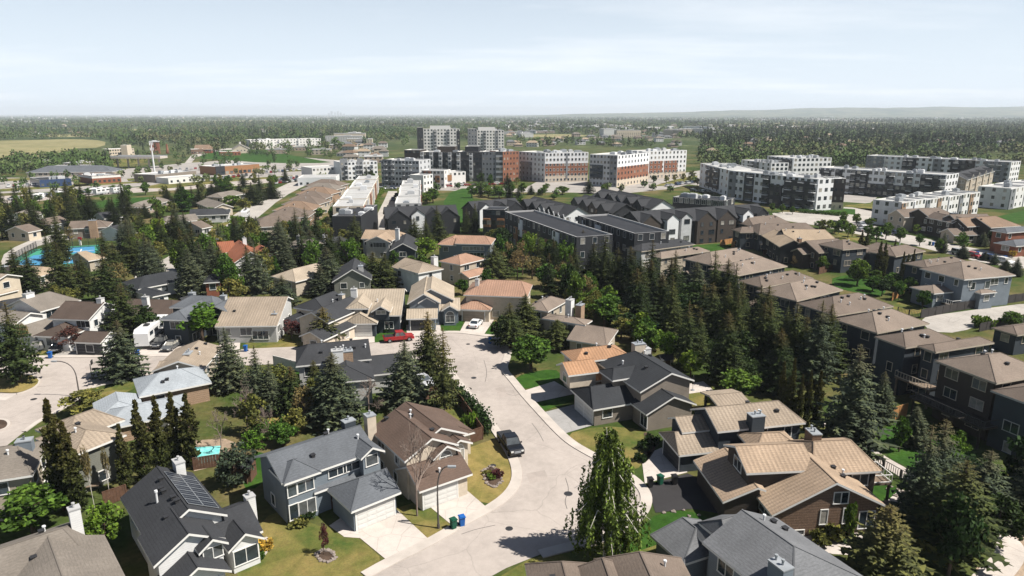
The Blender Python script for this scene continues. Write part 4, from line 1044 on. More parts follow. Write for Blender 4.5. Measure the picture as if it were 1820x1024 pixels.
# ------------------------------------------------------------------ the houses
r = 'r'; c = 'c'
H1 = house('detached_house', 'white house with black roof, solar panels and a square chimney', [
    (r, (333, 901), (281, 831), 6.6, 3.7, 3.3, .6, 0, 0), (r, (331, 945), (308, 905), 6.15, 3.1, 3.0, .6, 0, 0, {'aw': 0}),
    (r, (382, 912), (433, 893), 4.4, 2.6, 3.4, .49, 0, 0, {'aw': 0}), (r, (432, 945), (419, 926), 4.0, 1.7, 1.7, .7, 0, 0, {'aw': 0}),
    (r, (349, 1004), (333, 980), 4.2, 2.8, 2.7, .6, 0, 0, {'aw': 0}), (r, (376, 954), (362, 938), 5.2, 1.3, 1.3, .7, 0, 0, {'aw': 0, 'z0': 2.5})],
    'shingle_charcoal', 'siding_white', chim=[(317, 820, 7.6, 1.4, .9, 'siding_white', 0), (443, 882, 5.2, .9, .9, 'siding_white', 0)], vents=0,
    wins=[(3, '1', .5, 1.5, 2.2, 1.5), (5, '1', .5, 3.6, 1.6, 1.1), (1, 'R', .4, 3.4, 1.2, 1.0)], garage=[(4, '1', .5, 4.0, 2.1, 'garage_white')])
v = H1[1][0]
for s_, q_, tall in ((.45, .42, 1), (.2, .1, 0), (.3, .12, 0), (.52, .2, 0), (.6, .22, 0), (.75, .1, 0), (.1, .45, 0)):
    mb = MB()
    if tall: mb.tube((0, 0, -.1), (0, 0, 1.1), .1, .1, 8); mb.tube((0, 0, 1.1), (0, 0, 1.3), .17, .15, 8)
    else: mb.box((0, 0, .1), (.4, .4, .3)); mb.box((0, 0, .27), (.5, .5, .06))
    o = mb.build('roof_vent', 'metal_white' if tall else 'metal_dark', H1[5]); o.location = v.T(v.L*s_, v.wl*q_, v.zr-v.wl*q_*v.p)
for j in range(7):
    for i in range(2):
        mb = MB(); s0 = v.L*(.12+.115*j); y0 = -(.25+1.36*i); hw = v.L*.055
        P = lambda s_, y_, o_: v.T(s_, y_, v.zr+y_*v.p+o_)
        q = [P(s0-hw, y0, .1), P(s0+hw, y0, .1), P(s0+hw, y0-1.3, .1), P(s0-hw, y0-1.3, .1)]; q2 = [p_+Vector((0, 0, .06)) for p_ in q]
        mb.face(q2[::-1]); [mb.face([q[a_], q[(a_+1) % 4], q2[(a_+1) % 4], q2[a_]], 1) for a_ in range(4)]
        for a_, b_ in ((0, 1), (1, 2), (2, 3), (3, 0)): mb.tube(q2[a_], q2[b_], .016, .016, 4, 1, False)
        mb.tube((q2[0]+q2[1])/2, (q2[2]+q2[3])/2, .012, .012, 4, 1, False)
        mb.build('solar_panel', ['solar_cell', 'metal_grey'], H1[0])
house('detached_house', 'blue grey house with grey shingle roof, corner turret and white garage', [
    (c, (462, 807), (508, 857), (664, 803), 5.2, .46, {'w': 7.6, 'e': (0, 0)}), (c, (480, 850), (505, 861), (570, 841), 5.25, .62, {'w': 4.2, 'along': 1, 'e': (2.0, 2.0)}),
    (c, (556, 866), (624, 910), (708, 878), 2.75, .55, {'w': 5.8, 'e': (2.6, 0), 'aw': 0, 'along': 1}), (c, (560, 850), (566, 874), (625, 850), 2.9, .42, {'w': 4.2, 'e': (0, 0), 'aw': 0, 'along': 1}), (r, (655, 794), (645, 778), 6.3, 1.5, 1.5, .6, 0, 0, {'z0': 2.9, 'aw': 0})],
    'shingle_bluegrey', 'siding_bluegrey', chim=[(619, 748, 7.8, 1.4, 1.0, 'siding_slate', 3)], vents=5,
    wins=[(1, 'R', .62, 4.0, 1.7, 1.2), (1, 'R', .62, 1.5, 1.8, 1.6), (1, 'R', .15, 4.0, .9, 1.3), (1, 'R', .15, 1.5, .9, 1.7), (4, '1', .5, 4.6, 1.4, 1.2), (0, 'R', .58, 4.1, 2.0, .9), (0, 'R', .75, 4.1, 2.0, .9)], skip=[(1, 'R'), (0, 'R')],
    garage=[(2, 'R', .5, 4.4, 2.2, 'garage_white')], doors=[(3, 'R', .5, 'door_brown')])
house('detached_house', 'cream two storey house with brown roof and arched gable windows', [
    (r, (765, 776), (705, 729), 6.9, 3.5, 3.4, .52, 0, 0), (r, (783, 757), (722, 716), 6.5, 2.2, 3.6, .48, 0, 0), (c, (723, 820), (752, 872), (813, 827), 2.7, .55, {'w': 6.0, 'e': (0, 0), 'aw': 0, 'along': 1}),
    (r, (790, 790), (768, 770), 5.8, 1.8, 1.8, .62, 0, 0, {'aw': 0}), (r, (812, 780), (790, 758), 5.0, 1.7, 1.7, .5, 0, 0, {'aw': 0}), (r, (798, 757), (768, 722), 4.2, 2.2, 2.4, .45, 1.4, 0)],
    'shingle_brown', 'stucco_cream', chim=[(657, 738, 8.2, 1.1, 1.1, 'stucco_cream', 0)], vents=6,
    wins=[(3, '1', .5, 4.2, 1.5, 1.7, True), (4, '1', .5, 3.2, 1.3, 2.0, True), (0, 'L', .3, 4.0, .8, 1.1), (0, 'L', .35, 1.5, .8, 1.1)], garage=[(2, 'R', .4, 4.2, 2.2, 'garage_white')])
house('corner_house', 'dark roofed grey house with a double white chimney beside the street', [
    (r, (548, 612), (650, 603), 6.9, 3.6, 4.4, .42, 2.0, 0), (r, (594, 652), (632, 618), 5.8, 3.4, 3.8, .42, 2.6, 0), (r, (636, 641), (700, 623), 4.9, 4.0, 4.0, .42, 0, 3)],
    'shingle_charcoal', 'siding_palegrey', chim=[(599, 623, 7.3, 1.7, 1.3, 'siding_white', 2), (617, 624, 7.0, 1.6, 1.2, 'brick_tan', 2)], vents=6)
house('detached_house', 'tan tile hip roofed grey green house behind two tall poplars', [
    (c, (43, 773), (131, 810), (225, 772), 5.2, .4, {'w': 8.2}), (r, (128, 737), (168, 730), 6.2, 3.6, 3.4, .4, 3, 2)],
    'tile_buff', 'siding_sage', vents=2, wins=[(0, 'R', .35, 1.6, 2.6, 1.6)], trim='white_trim', skip=[(1, '1')])
house('bungalow', 'low house with silvery blue grey hip roof by the side road', [
    (r, (284, 662), (322, 655), 4.7, 3.6, 4.0, .42, 3.4, 3.4), (r, (222, 718), (300, 712), 3.7, 3.4, 3.6, .34, 3.4, 2.4), (r, (194, 716), (222, 695), 3.6, 3.0, 2.8, .34, 2.4, 0)],
    'shingle_silver', 'brick_tan', vents=3)
house('bungalow', 'tan roofed house with broad chimney beside the street junction', [
    (r, (318, 640), (352, 606), 4.6, 4, 3.8, .36, 0, 0), (r, (285, 645), (320, 637), 3.6, 3, 3, .3, 0, 0)], 'tile_buff', 'siding_beige', chim=[(334, 628, 5.4, 1.9, 1.0, 'siding_beige', 2)], vents=3)
house('detached_house', 'house with weathered grey brown hip roof and tall white chimney in the corner', [
    (r, (-30, 985), (112, 938), 6.0, 3.6, 4.8, .43, 0, 1.6), (r, (140, 1040), (68, 962), 5.85, 4.2, 4.2, .43, 3, 0)], 'shingle_weathered', 'siding_cream', chim=[(131, 904, 7.0, .9, .85, 'siding_white', 0)], vents=4, wins=[(1, 'R', .3, 2.6, 1.4, 1.1)])
house('detached_house', 'house with mottled brown roof and blue chimney box at the frame edge', [(r, (-40, 800), (30, 790), 6.8, 3.5, 4.4, .42, 0, 2.2)], 'shingle_weathered', 'siding_beige', chim=[(43, 783, 7.0, 1.5, 1.1, 'siding_bluegrey', 3)], vents=2)
# east side of the road
house('detached_house', 'orange clay tile roofed cream house with stone garage corner', [
    (c, (998, 624), (1021, 645), (1122, 633), 5.5, .42), (c, (997, 655), (1025, 681), (1060, 673), 2.7, .45, {'aw': 0, 'lu': 6}), (r, (1012, 650), (1042, 632), 6.4, 2.4, 2.4, .5, 0, 0, {'z0': 3})],
    'tile_terracotta', 'stucco_cream', chim=[(1135, 611, 8.6, 1.8, 1.2, 'stucco_cream', 2), (1148, 620, 7.6, 1.3, 1.0, 'siding_white', 2)], vents=3, garage=[(1, '1', .5, 4.6, 2.2, 'garage_tan')])
house('detached_house', 'taupe house with black hip and gable roofs and two white garage doors', [
    (r, (1191, 661), (1129, 624), 7.0, 5.0, 3.9, .42, 0, 3), (r, (1195, 703), (1169, 686), 4.7, 4.3, 3.8, .45, 0, 0), (r, (1049, 686), (1112, 678), 4.4, 3.3, 3.9, .44, 1.6, 0, {'aw': 0}), (r, (1092, 655), (1125, 648), 6.2, 2.2, 2.2, .42, 1.4, 0, {'z0': 2.6})],
    'shingle_black', 'siding_taupe', vents=5, chim=[], garage=[(2, '1', .27, 2.7, 2.3, 'garage_white'), (2, '1', .7, 2.7, 2.3, 'garage_white')], wins=[(2, 'R', .3, 1.6, 1.4, 1.2), (1, 'L', .2, 1.5, 1.6, 2.0)])
house('detached_house', 'dark slate house with tan tile roof and boxy dark chimney', [
    (r, (1259, 724), (1383, 712), 6.8, 3.8, 3.4, .48, 0, 1.8), (r, (1200, 768), (1252, 762), 4.0, 2.6, 3.2, .45, .9, 0, {'aw': 0}), (r, (1206, 741), (1255, 735), 5.2, 2.0, 2.2, .5, 0, 0), (r, (1270, 706), (1308, 694), 3.2, 2.6, 2.6, .2, 0, 0, {'open': 1})],
    'tile_buff', 'siding_slate', chim=[(1344, 738, 7.6, 1.7, 1.3, 'siding_slate', 3)], vents=3, garage=[(1, '1', .5, 4.4, 2.2, 'garage_dark')])
house('detached_house', 'large brown brick house with ribbed tan tile roof and broad front gable', [
    (r, (1484, 854), (1428, 801), 6.2, 6.5, 5.5, .51, 0, 0, {'wall': 'brick_brown', 'aw': 0}), (r, (1314, 793), (1420, 787), 7.0, 3.0, 3.3, .44, 0, 0), (r, (1446, 784), (1512, 782), 6.3, 3.6, 4.0, .44, 2.0, 1.5),
    (r, (1339, 863), (1296, 798), 4.2, 3.7, .9, .4, 0, 0, {'aw': 0}), (r, (1356, 770), (1385, 768), 5.6, 2.6, 2.6, .45, 2, 2)],
    'tile_tan', 'siding_brown', chim=[(1446, 768, 7.4, 1.7, 1.1, 'brick_brown', 3)], vents=3,
    wins=[(0, '1', .41, 4.2, .7, 1.2), (0, '1', .34, 4.2, .7, 1.2), (0, '1', .52, 2.1, .7, 1.6), (0, '1', .3, 2.1, .7, 1.7), (0, '1', .76, .45, 1.4, .5), (0, '1', .42, .45, 1.4, .5), (1, '1', .5, 4.9, 1.8, 1.2), (0, 'L', .3, 2.2, 2.4, 1.3), (0, '1', .1, 1.5, 1.6, 1.9)], skip=[(1, 'R')],
    decks=[(2, '2', .25, 3.0, 2.2, 2.6, 'white_trim')])
house('detached_house', 'large grey shingle hip roofed blue house beside the brick house', [
    (r, (1412, 971), (1325, 910), 7.2, 4.4, 4.6, .47, 4.2, 0), (r, (1232, 940), (1219, 918), 4.6, 3.0, 3.2, .55, 2.0, 1.0, {'aw': 0}), (r, (1268, 930), (1280, 920), 5.4, 1.8, 2.4, .6, 1.4, 0, {'aw': 0}), (r, (1286, 925), (1302, 914), 6.2, 2.0, 2.0, .6, 1.0, 0, {'aw': 0})],
    'shingle_grey', 'siding_bluegrey', chim=[(1388, 1004, 7.0, 1.6, 1.1, 'siding_bluegrey', 2)], vents=4)
house('detached_house', 'taupe roofed house at the bottom edge beneath the birch', [(r, (1010, 1040), (999, 998), 4.6, 3, 4, .5, 0, 2), (r, (1090, 1040), (1069, 992), 5.0, 3, 3, .55, 0, .8), (r, (1170, 1045), (1134, 981), 5.6, 3.6, 4.4, .5, 2, 1.8)], 'shingle_taupe', 'siding_beige', vents=4)
# the row behind the street
house('detached_house', 'tan tile roofed house with a long slope, brick garage front and sunken clerestory', [
    (r, (411, 528), (508, 527), 6.9, 3.6, 8.4, .41, 0, 0), (r, (402, 550), (442, 547), 5.0, 2, 5.6, .4, 0, 0, {'aw': 0})], 'tile_buff', 'siding_palegrey', wins=[(0, 'R', .72, 1.5, 3.0, 1.6)], chim=[(488, 558, 5.6, 1.0, 1.0, 'brick_tan', 0)], garage=[(1, 'R', .55, 4.8, 2.2, 'garage_dark')], vents=1)
house('detached_house', 'black roofed cream house behind a rusty brown spruce', [
    (r, (560, 530), (592, 518), 7.4, 4.5, 5.0, .45, 2.5, 0), (r, (604, 560), (582, 520), 7.0, 4.2, 4.4, .45, 0, 0), (r, (522, 553), (560, 549), 4.8, 3.5, 4, .5, 2.4, 0), (r, (566, 590), (598, 562), 4.4, 3, 3.4, .45, 0, 0)], 'shingle_charcoal', 'stucco_cream', chim=[(607, 524, 7.6, 1.0, 1.0, 'stucco_cream', 0)], vents=2, k=.86)
house('detached_house', 'tan roofed grey house with white double garage and eyebrow dormers', [
    (r, (634, 514), (716, 513), 7.0, 3.6, 8.4, .39, 0, 0), (r, (643, 557), (646, 538), 4.7, 3.4, 3.4, .55, .7, 0, {'aw': 0}), (r, (639, 536), (641, 521), 6.5, 2.3, 2.3, .5, 1.0, 0, {'aw': 0}), (r, (680, 543), (681, 528), 6.0, 1.9, 1.9, .6, 0, 0, {'z0': 3, 'aw': 0})],
    'tile_pale', 'siding_slate', chim=[(629, 514, 8.6, 1.2, 1.0, 'siding_white', 3)], wins=[(2, '1', .5, 4.2, 1.7, 1.2), (3, '1', .5, 4.6, 1.8, .6), (0, 'R', .78, 1.6, 1.6, 1.4)], garage=[(1, '1', .5, 4.3, 2.2, 'garage_white')], vents=2)
house('detached_house', 'tan roofed blue grey house with tall arched window and steep gables', [
    (r, (753, 521), (758, 492), 6.9, 3.4, 3.4, .6, 0, 0), (r, (770, 512), (764, 491), 7.3, 1.5, 4.8, .52, 0, 0, {'aw': 0}), (r, (759, 528), (760, 514), 6.0, 1.8, 1.8, .6, 0, 0, {'aw': 0}), (r, (727, 549), (774, 548), 4.0, 2.4, 2.6, .5, 0, 0, {'aw': 0}), (r, (778, 530), (814, 529), 4.7, 3.0, 3.4, .5, 0, 0), (r, (799, 542), (800, 527), 4.4, 1.7, 1.7, .6, 0, 0, {'aw': 0})],
    'tile_pale', 'siding_bluegrey', wins=[(2, '1', .5, 4.3, 1.5, 1.7, True), (5, '1', .5, 1.9, 1.7, 2.3, True)], garage=[(3, 'R', .45, 4.0, 2.2, 'garage_dark')])
house('detached_house', 'cream house with rusty tan hip roofs and a white car on its drive', [
    (r, (866, 497), (926, 499), 7.5, 4.6, 5.2, .42, 4.2, 2.0), (r, (850, 532), (852, 515), 4.3, 3.7, 3.7, .42, 2.6, 0, {'aw': 0})], 'tile_rust', 'stucco_cream', chim=[(848, 497, 7.9, .8, .8, 'stucco_white', 0)], garage=[(1, '1', .5, 4.6, 2.2, 'garage_tan')], vents=1)
house('detached_house', 'beige house with rust hip roof, blank chimney wall and small veranda', [(c, (784, 463), (818, 471), (863, 460), 5.6, .42), (r, (824, 484), (856, 474), 3.7, 1, 2.6, .4, 0, 0, {'aw': 0})], 'tile_rust', 'siding_beige', chim=[(808, 458, 7.2, 1.6, 1.2, 'siding_beige', 0)])
house('detached_house', 'rust roofed blue grey house with white sunroom windows', [(r, (816, 418), (862, 419), 7.6, 5, 5.5, .36, 0, 3), (r, (800, 422), (813, 418), 7.0, 4.5, 5.2, .4, 4, 0)], 'tile_rust', 'siding_bluegrey', wins=[(0, 'R', .5, 3.9, 6.4, 1.1), (0, 'R', .5, 1.8, 6.4, 1.7)], skip=[(0, 'R')], k=.86)
house('detached_house', 'tan roofed white house with tall white chimney and side shed', [(r, (722, 458), (752, 466), 7.6, 5, 5, .42, 0, 3), (c, (732, 472), (743, 486), (785, 477), 5.6, .38), (r, (707, 492), (712, 480), 4.0, 2.4, 2.4, .6, 0, 0)], 'tile_buff', 'siding_white', chim=[(772, 457, 8.4, 1.3, 1.3, 'siding_white', 0)], k=.86)
house('detached_house', 'tan tile roofed white house with bow gable and tall white chimney', [(r, (652, 408), (702, 409), 7.8, 4.5, 5.5, .44, 0, 3), (r, (679, 420), (683, 408), 7.4, 4.6, 4.6, .42, 0, 0), (r, (664, 433), (696, 433), 4.2, 2.4, 3, .45, 0, 0, {'aw': 0})], 'tile_tan', 'siding_palegrey', wins=[(1, '1', .5, 4.2, 5.0, 1.4)], chim=[(706, 407, 9.0, 1.1, 1.1, 'siding_white', 0)], k=.86)
house('detached_house', 'charcoal gable roofed house half hidden by spruces with thick chimney', [(r, (626, 478), (630, 459), 8.0, 5.5, 5, .6, 0, 0), (r, (640, 474), (652, 468), 6.2, 3, 3.2, .5, 0, 0)], 'shingle_charcoal', 'siding_sage', chim=[(641, 473, 8.0, 1.4, 1.1, 'siding_palegrey', 0)], k=.86)
house('detached_house', 'dark roofed house tucked below the black townhouse end', [(r, (578, 424), (604, 420), 6.6, 4.5, 5, .45, 3, 3)], 'shingle_charcoal', 'siding_palegrey', chim=[(577, 418, 7.6, 1.0, 1.0, 'siding_white', 0)], k=.86)
house('detached_house', 'long tan hip roofed house in the shade of tall spruces', [(r, (520, 478), (562, 468), 6.4, 4.5, 5.4, .42, 4, 3)], 'tile_pale', 'siding_beige', k=.86)
house('detached_house', 'grey taupe roofed house seen between spruces with white chimney', [(r, (532, 424), (556, 426), 7.4, 5, 5, .45, 3, 2)], 'shingle_weathered', 'siding_cream', chim=[(531, 420, 8.2, .9, .9, 'siding_white', 0)], k=.86)
house('detached_house', 'dark house with pale gable between two tan roofed houses', [(r, (716, 432), (722, 415), 7.4, 4.4, 4.4, .55, 0, 0)], 'shingle_charcoal', 'siding_slate', skip=[(0, 'R')], k=.86)
house('detached_house', 'white house with red orange roofs among dark spruces', [(r, (388, 430), (412, 428), 7.8, 4, 5.5, .5, 0, 0), (r, (432, 448), (436, 426), 7.8, 5, 5, .6, 0, 0), (r, (412, 458), (440, 452), 4.5, 2.5, 3.5, .5, 0, 0), (r, (452, 436), (478, 440), 6.5, 4, 4, .5, 0, 3)], 'tile_red', 'siding_white', chim=[(434, 424, 9, 1, 1, 'siding_white', 0)], k=.86)
# west side
house('bungalow', 'white bungalow with black hip roof and long white front', [(r, (256, 490), (306, 481), 5.4, 4.6, 5.4, .4, 4.4, 2.5), (r, (266, 522), (275, 508), 3.7, 2.4, 2.4, .3, 1, 0)], 'shingle_black', 'siding_white', skip=[], k=.86)
house('bungalow', 'small red brick house with black hip roof behind a spruce', [(c, (352, 492), (361, 503), (390, 501), 3.6, .5)], 'shingle_black', 'brick_red')
house('bungalow', 'brown roofed red brick bungalow beside a dark round conifer', [(r, (232, 531), (306, 533), 5.0, 5, 5.5, .38, 0, 3)], 'shingle_darkbrown', 'brick_red', chim=[(258, 528, 5.6, 1.2, .9, 'siding_white', 2)], k=.86)
house('detached_house', 'grey blue two storey house behind the parked camper trailer', [(r, (341, 525), (376, 526), 6.8, 3.2, 3.3, .5, 3, 2), (r, (330, 552), (346, 532), 6.3, 2.8, 2.8, .45, 2, 0), (r, (313, 572), (330, 556), 4.0, 2.4, 2.4, .42, 0, 0, {'aw': 0}), (r, (388, 543), (398, 533), 6.2, 3, 3, .42, 0, 0)], 'shingle_bluegrey', 'siding_slate', chim=[(341, 521, 7.5, 1.1, 1.1, 'metal_grey', 4), (397, 526, 7.2, 1.1, 1, 'siding_palegrey', 0)], wins=[(2, '1', .5, 1.5, 2.4, 1.6)])
house('detached_house', 'white sided house with grey roof and blank garage wall near the junction', [(r, (38, 531), (88, 518), 7.6, 5, 5.8, .42, 0, 3), (r, (52, 582), (78, 562), 4.6, 3.6, 4.2, .5, 0, 0), (r, (18, 545), (34, 560), 6.0, 3.5, 4, .4, 0, 0)], 'shingle_weathered', 'siding_white', chim=[(50, 522, 8.4, 1.8, 1, 'siding_white', 4)], wins=[(1, 'R', .55, 1.6, .9, 1.3)], skip=[(1, 'R'), (1, '1')], k=.86)
house('detached_house', 'dark brown roofed two storey house with white bay and double garage', [(r, (120, 535), (182, 537), 7.8, 4, 5.6, .44, 0, 0), (r, (104, 577), (131, 568), 4.9, 4, 4, .42, 3, 0), (r, (150, 590), (196, 588), 4.2, 3.4, 3.4, .4, 0, 0)], 'shingle_darkbrown', 'siding_white', chim=[(178, 531, 8.6, 1, 1, 'siding_white', 4)], garage=[(2, 'R', .5, 5, 2.3, 'garage_dark')], wins=[(0, 'R', .85, 4.2, 2.6, 1.5)], k=.86)
house('detached_house', 'cream house at the left frame edge with tan lower roof', [(r, (-26, 484), (10, 487), 7.6, 4, 4, .35, 0, 0), (r, (-20, 512), (14, 506), 4.6, 2, 3.4, .4, 0, 0)], 'tile_buff', 'siding_cream', k=.86)
house('bungalow', 'beige bungalow with tan roof just below the tennis courts', [(r, (22, 470), (76, 474), 5.4, 4.5, 5.4, .36, 3, 3)], 'shingle_tan', 'siding_beige', chim=[(8, 474, 6.5, 1.2, 1.2, 'brick_dark', 0)], k=.86)
house('bungalow', 'dark roofed bungalow with white chimney box left of the white house', [(r, (5, 534), (40, 528), 5.2, 4, 5, .36, 2, 2)], 'shingle_charcoal', 'siding_beige', k=.86)
house('detached_house', 'taupe roofed house with stone chimney just above the tennis courts', [(r, (128, 393), (176, 391), 6.2, 4.5, 5.8, .4, 0, 4), (r, (176, 396), (184, 392), 5, 3, 3, .4, 2, 2)], 'shingle_taupe', 'siding_taupe', chim=[(164, 392, 7.0, 2.4, 1.4, 'brick_tan', 0)], k=.86)
MIDW = [  # ridge ends, roof, wall, label
    ((242, 360), (280, 350), 'shingle_weathered', 'stucco_pinkish', 'pinkish tan house with orange brick front left of the boulevard'), ((298, 384), (345, 380), 'shingle_weathered', 'siding_white', 'pale roofed bungalow with a square tan chimney by the bus road'),
    ((340, 372), (395, 370), 'shingle_charcoal', 'siding_palegrey', 'charcoal roofed bungalow behind the pale roofed one'), ((368, 352), (396, 362), 'shingle_weathered', 'siding_cream', 'weathered brown roofed house with a pale skylit slope'), ((385, 343), (415, 338), 'shingle_weathered', 'siding_cream', 'pale roofed house at the end of the bus road'),
    ((176, 378), (205, 375), 'shingle_charcoal', 'siding_palegrey', 'dark roofed house hidden among the spruces above the courts'), ((30, 378), (48, 372), 'shingle_weathered', 'siding_white', 'grey roofed house between the tall left spruces'), ((80, 388), (104, 384), 'shingle_taupe', 'siding_white', 'white gabled house beside the tall columnar spruce'),
    ((28, 402), (50, 398), 'shingle_taupe', 'siding_cream', 'small cream house by the curved path at the left'), ((196, 402), (214, 398), 'shingle_charcoal', 'siding_white', 'white fronted house right of the taupe roofed one'), ((340, 395), (356, 392), 'shingle_taupe', 'siding_palegrey', 'small shaded house under an olive tree by the bus road'),
    ((140, 448), (152, 446), 'shingle_tan', 'siding_beige', 'tan gabled house peeking through spruces right of the courts')]
for R1, R2, rm, wm, lb in MIDW: house('bungalow', lb, [(r, R1, R2, 5.6, 4.6, 5.4, .4, random.choice((0, 3)), random.choice((0, 3)))], rm, wm, k=.9)
# brown villas stepping up the slope beside the arterial road
VIL = [((440, 405), (538, 400), 'shingle_taupe'), ((468, 387), (548, 386), 'shingle_taupe'), ((484, 374), (556, 374), 'tile_brown'), ((500, 363), (566, 364), 'shingle_taupe'), ((514, 354), (578, 354), 'shingle_taupe'), ((525, 345), (588, 346), 'tile_brown'), ((533, 337), (596, 338), 'shingle_weathered'), ((541, 330), (603, 331), 'shingle_taupe')]
for i, (N_, R_, rm) in enumerate(VIL):
    d_ = ['nearest of the stepped villas, with broad taupe roof', 'taupe villa just above the nearest one', 'brown tiled villa third up the row beside the bus road', 'taupe villa fourth up the row beside the bus road', 'taupe villa fifth up the row with pale walls', 'small brown tiled villa sixth up the row', 'weathered roofed villa near the top of the row', 'farthest villa of the stepped row'][i]
    q_ = proj(G(*R_, 4.7)+Vector((-3.5, 1, 0)))
    house('villa', d_, [(c, N_, N_, R_, 4.7, .4, {'w': 14.5, 'aw': 1}), (r, proj(G(*q_, 4.6)+Vector((0, -2.2, 0))), proj(G(*q_, 4.6)+Vector((0, 4, 0))), 4.6, 3.4, 3.4, .45, 0, 0)], rm, 'brick_tan' if i % 3 else 'siding_beige', group='stepped brown villas', vents=2)
house('detached_house', 'taupe roofed house with white chimneys and three stacked hips by the road bend', [(c, (940, 542), (974, 554), (1010, 534), 5.6, .42), (c, (962, 566), (1040, 578), (1083, 574), 4.6, .36, {'e': (3, 3)}), (r, (1026, 577), (1076, 579), 4.6, 1, 4.6, .4, 0, 2.5)], 'shingle_taupe_pale', 'siding_beige', chim=[(1013, 533, 8, 1.6, 1.2, 'siding_white', 2), (1031, 542, 7, 1.8, 1.2, 'brick_tan', 2)], vents=4)

# ------------------------------------------------------------------ dark sided houses east of the spruce belt
TA, TP, SL, SD = 'shingle_taupe', 'shingle_taupe_pale', 'siding_slate', 'siding_dark'
def hip(label, cs, ze, rm, wm, p=.45, vents=7, extra=(), trim='tan_trim', decks=(), **kw):
    return house('detached_house', label, [(c, *cs, ze, p)]+list(extra), rm, wm, trim, vents=vents, decks=decks, **kw)
hip('slate house with a plain taupe hip roof nearest the alley bend', [(1485, 566), (1559, 592), (1652, 575)], 7.6, TP, SL)
hip('slate house with two taupe hips and a railed balcony', [(1560, 597), (1610, 618), (1700, 604)], 8.0, TA, SL, .44, 8, [(c, (1630, 615), (1663, 626), (1771, 610), 8.2, .44)], decks=[(1, '1', .5, 6, 2.4, 3.0, 'tan_trim')])
hip('dark brown walkout house with long rear deck and taupe roof', [(1666, 640), (1771, 681), (1870, 664)], 8.4, TP, 'siding_brown', .44, 4, decks=[(0, '1', .45, 11, 3.4, 3.0, 'metal_dark', 'siding_brown')])
hip('dark grey house at the right frame edge below the brown one', [(1776, 690), (1850, 726), (1960, 700)], 7.6, TA, SL, .44, 2, trim='grey_trim')
hip('pale taupe roofed house with beige side wall next to the black roof', [(1157, 453), (1175, 459), (1262, 446)], 6.4, TP, 'siding_beige', .44, 5)
hip('slate house with black hip roof behind the spruce belt', [(1126, 438), (1140, 447), (1236, 434)], 6.0, 'shingle_charcoal', 'siding_palegrey', .4, 4)
hip('taupe hip roofed house second down the eastern row', [(1226, 458), (1266, 472), (1356, 457)], 7.0, TP, SL, .44, 8)
hip('taupe hip roofed house third down the eastern row, above small lean-to roofs', [(1268, 476), (1310, 490), (1400, 473)], 7.0, TP, SL, .44, 7, [(r, (1232, 484), (1240, 474), 4.6, 2.8, 2.8, .5, 0, 0), (r, (1262, 500), (1274, 488), 4.6, 2.6, 2.6, .5, 0, 0)])
hip('taupe hip roofed house with a skylight, fourth down the eastern row', [(1326, 497), (1354, 511), (1446, 494)], 7.2, TA, SL, .44, 9, [(r, (1322, 516), (1336, 508), 4.4, 3, 3, .4, 0, 0)])
hip('taupe hip roofed house fifth down the eastern row', [(1357, 514), (1416, 535), (1499, 515)], 7.4, TP, SL, .44, 8, [(r, (1340, 532), (1375, 526), 4.4, 2.8, 2.8, .36, 2, 2)])
hip('taupe hip roofed house sixth down the eastern row with a white vent line', [(1421, 538), (1485, 561), (1589, 544)], 7.6, TA, SL, .44, 9)
# houses across the gardens
house('detached_house', 'tan brown roofed dark house beside the street with parked cars', [(r, (1392, 407), (1466, 408), 8.4, 4, 6.5, .45, 0, 2.5), (r, (1396, 426), (1392, 408), 7.2, 4, 4, .5, 0, 0)], 'shingle_tan', 'siding_dark', 'tan_trim', vents=5)
house('detached_house', 'brown house with double front gable below the tan brown roof', [(r, (1434, 428), (1488, 424), 7.4, 4, 5.4, .45, 0, 2.5), (r, (1430, 444), (1440, 436), 5.4, 2.4, 2.4, .5, 0, 0)], TA, 'siding_brown', 'tan_trim', vents=3, chim=[(1421, 424, 8.0, 1, 1, 'brick_brown', 4)])
hip('taupe roofed grey house left of the tall garden poplars', [(1478, 432), (1498, 444), (1545, 440)], 6.6, TA, SL, .4, 3, [(r, (1552, 431), (1588, 434), 7.4, 4, 5.5, .4, 2, 3)])
hip('taupe roofed house right of the tall garden poplars', [(1562, 444), (1592, 456), (1646, 446)], 6.2, TA, SL, .4, 3)
hip('grey house with taupe hip roof behind the big corner house', [(1627, 465), (1648, 477), (1728, 467)], 6.6, TA, SL, .38, 6)
hip('large blue grey corner house with taupe hip roof and covered porch', [(1648, 476), (1714, 497), (1806, 489)], 7.0, TP, 'siding_bluegrey', .43, 6, [(c, (1634, 508), (1660, 522), (1700, 514), 3.6, .3), (c, (1736, 515), (1744, 522), (1768, 518), 3.8, .3)], wins=[(0, 'R', .2, 5.2, 1.3, 1.6), (0, 'R', .5, 5.2, 1.3, 1.6)], trim='white_trim', decks=[(0, '1', .25, 6, 2.6, 1.2, 'white_trim')])
house('detached_house', 'taupe roofed house above the tan brown one', [(r, (1330, 386), (1376, 382), 8.0, 4, 6, .42, 3, 2.5)], TA, SL, 'tan_trim', vents=3)
house('detached_house', 'taupe hip roofed house with glazed rear beside the dark townhouses', [(r, (1352, 397), (1432, 396), 8.0, 4, 6, .42, 3, 2.5), (r, (1316, 402), (1340, 404), 6.8, 3.5, 3.5, .36, 2, 1)], TA, SL, 'tan_trim', vents=4)
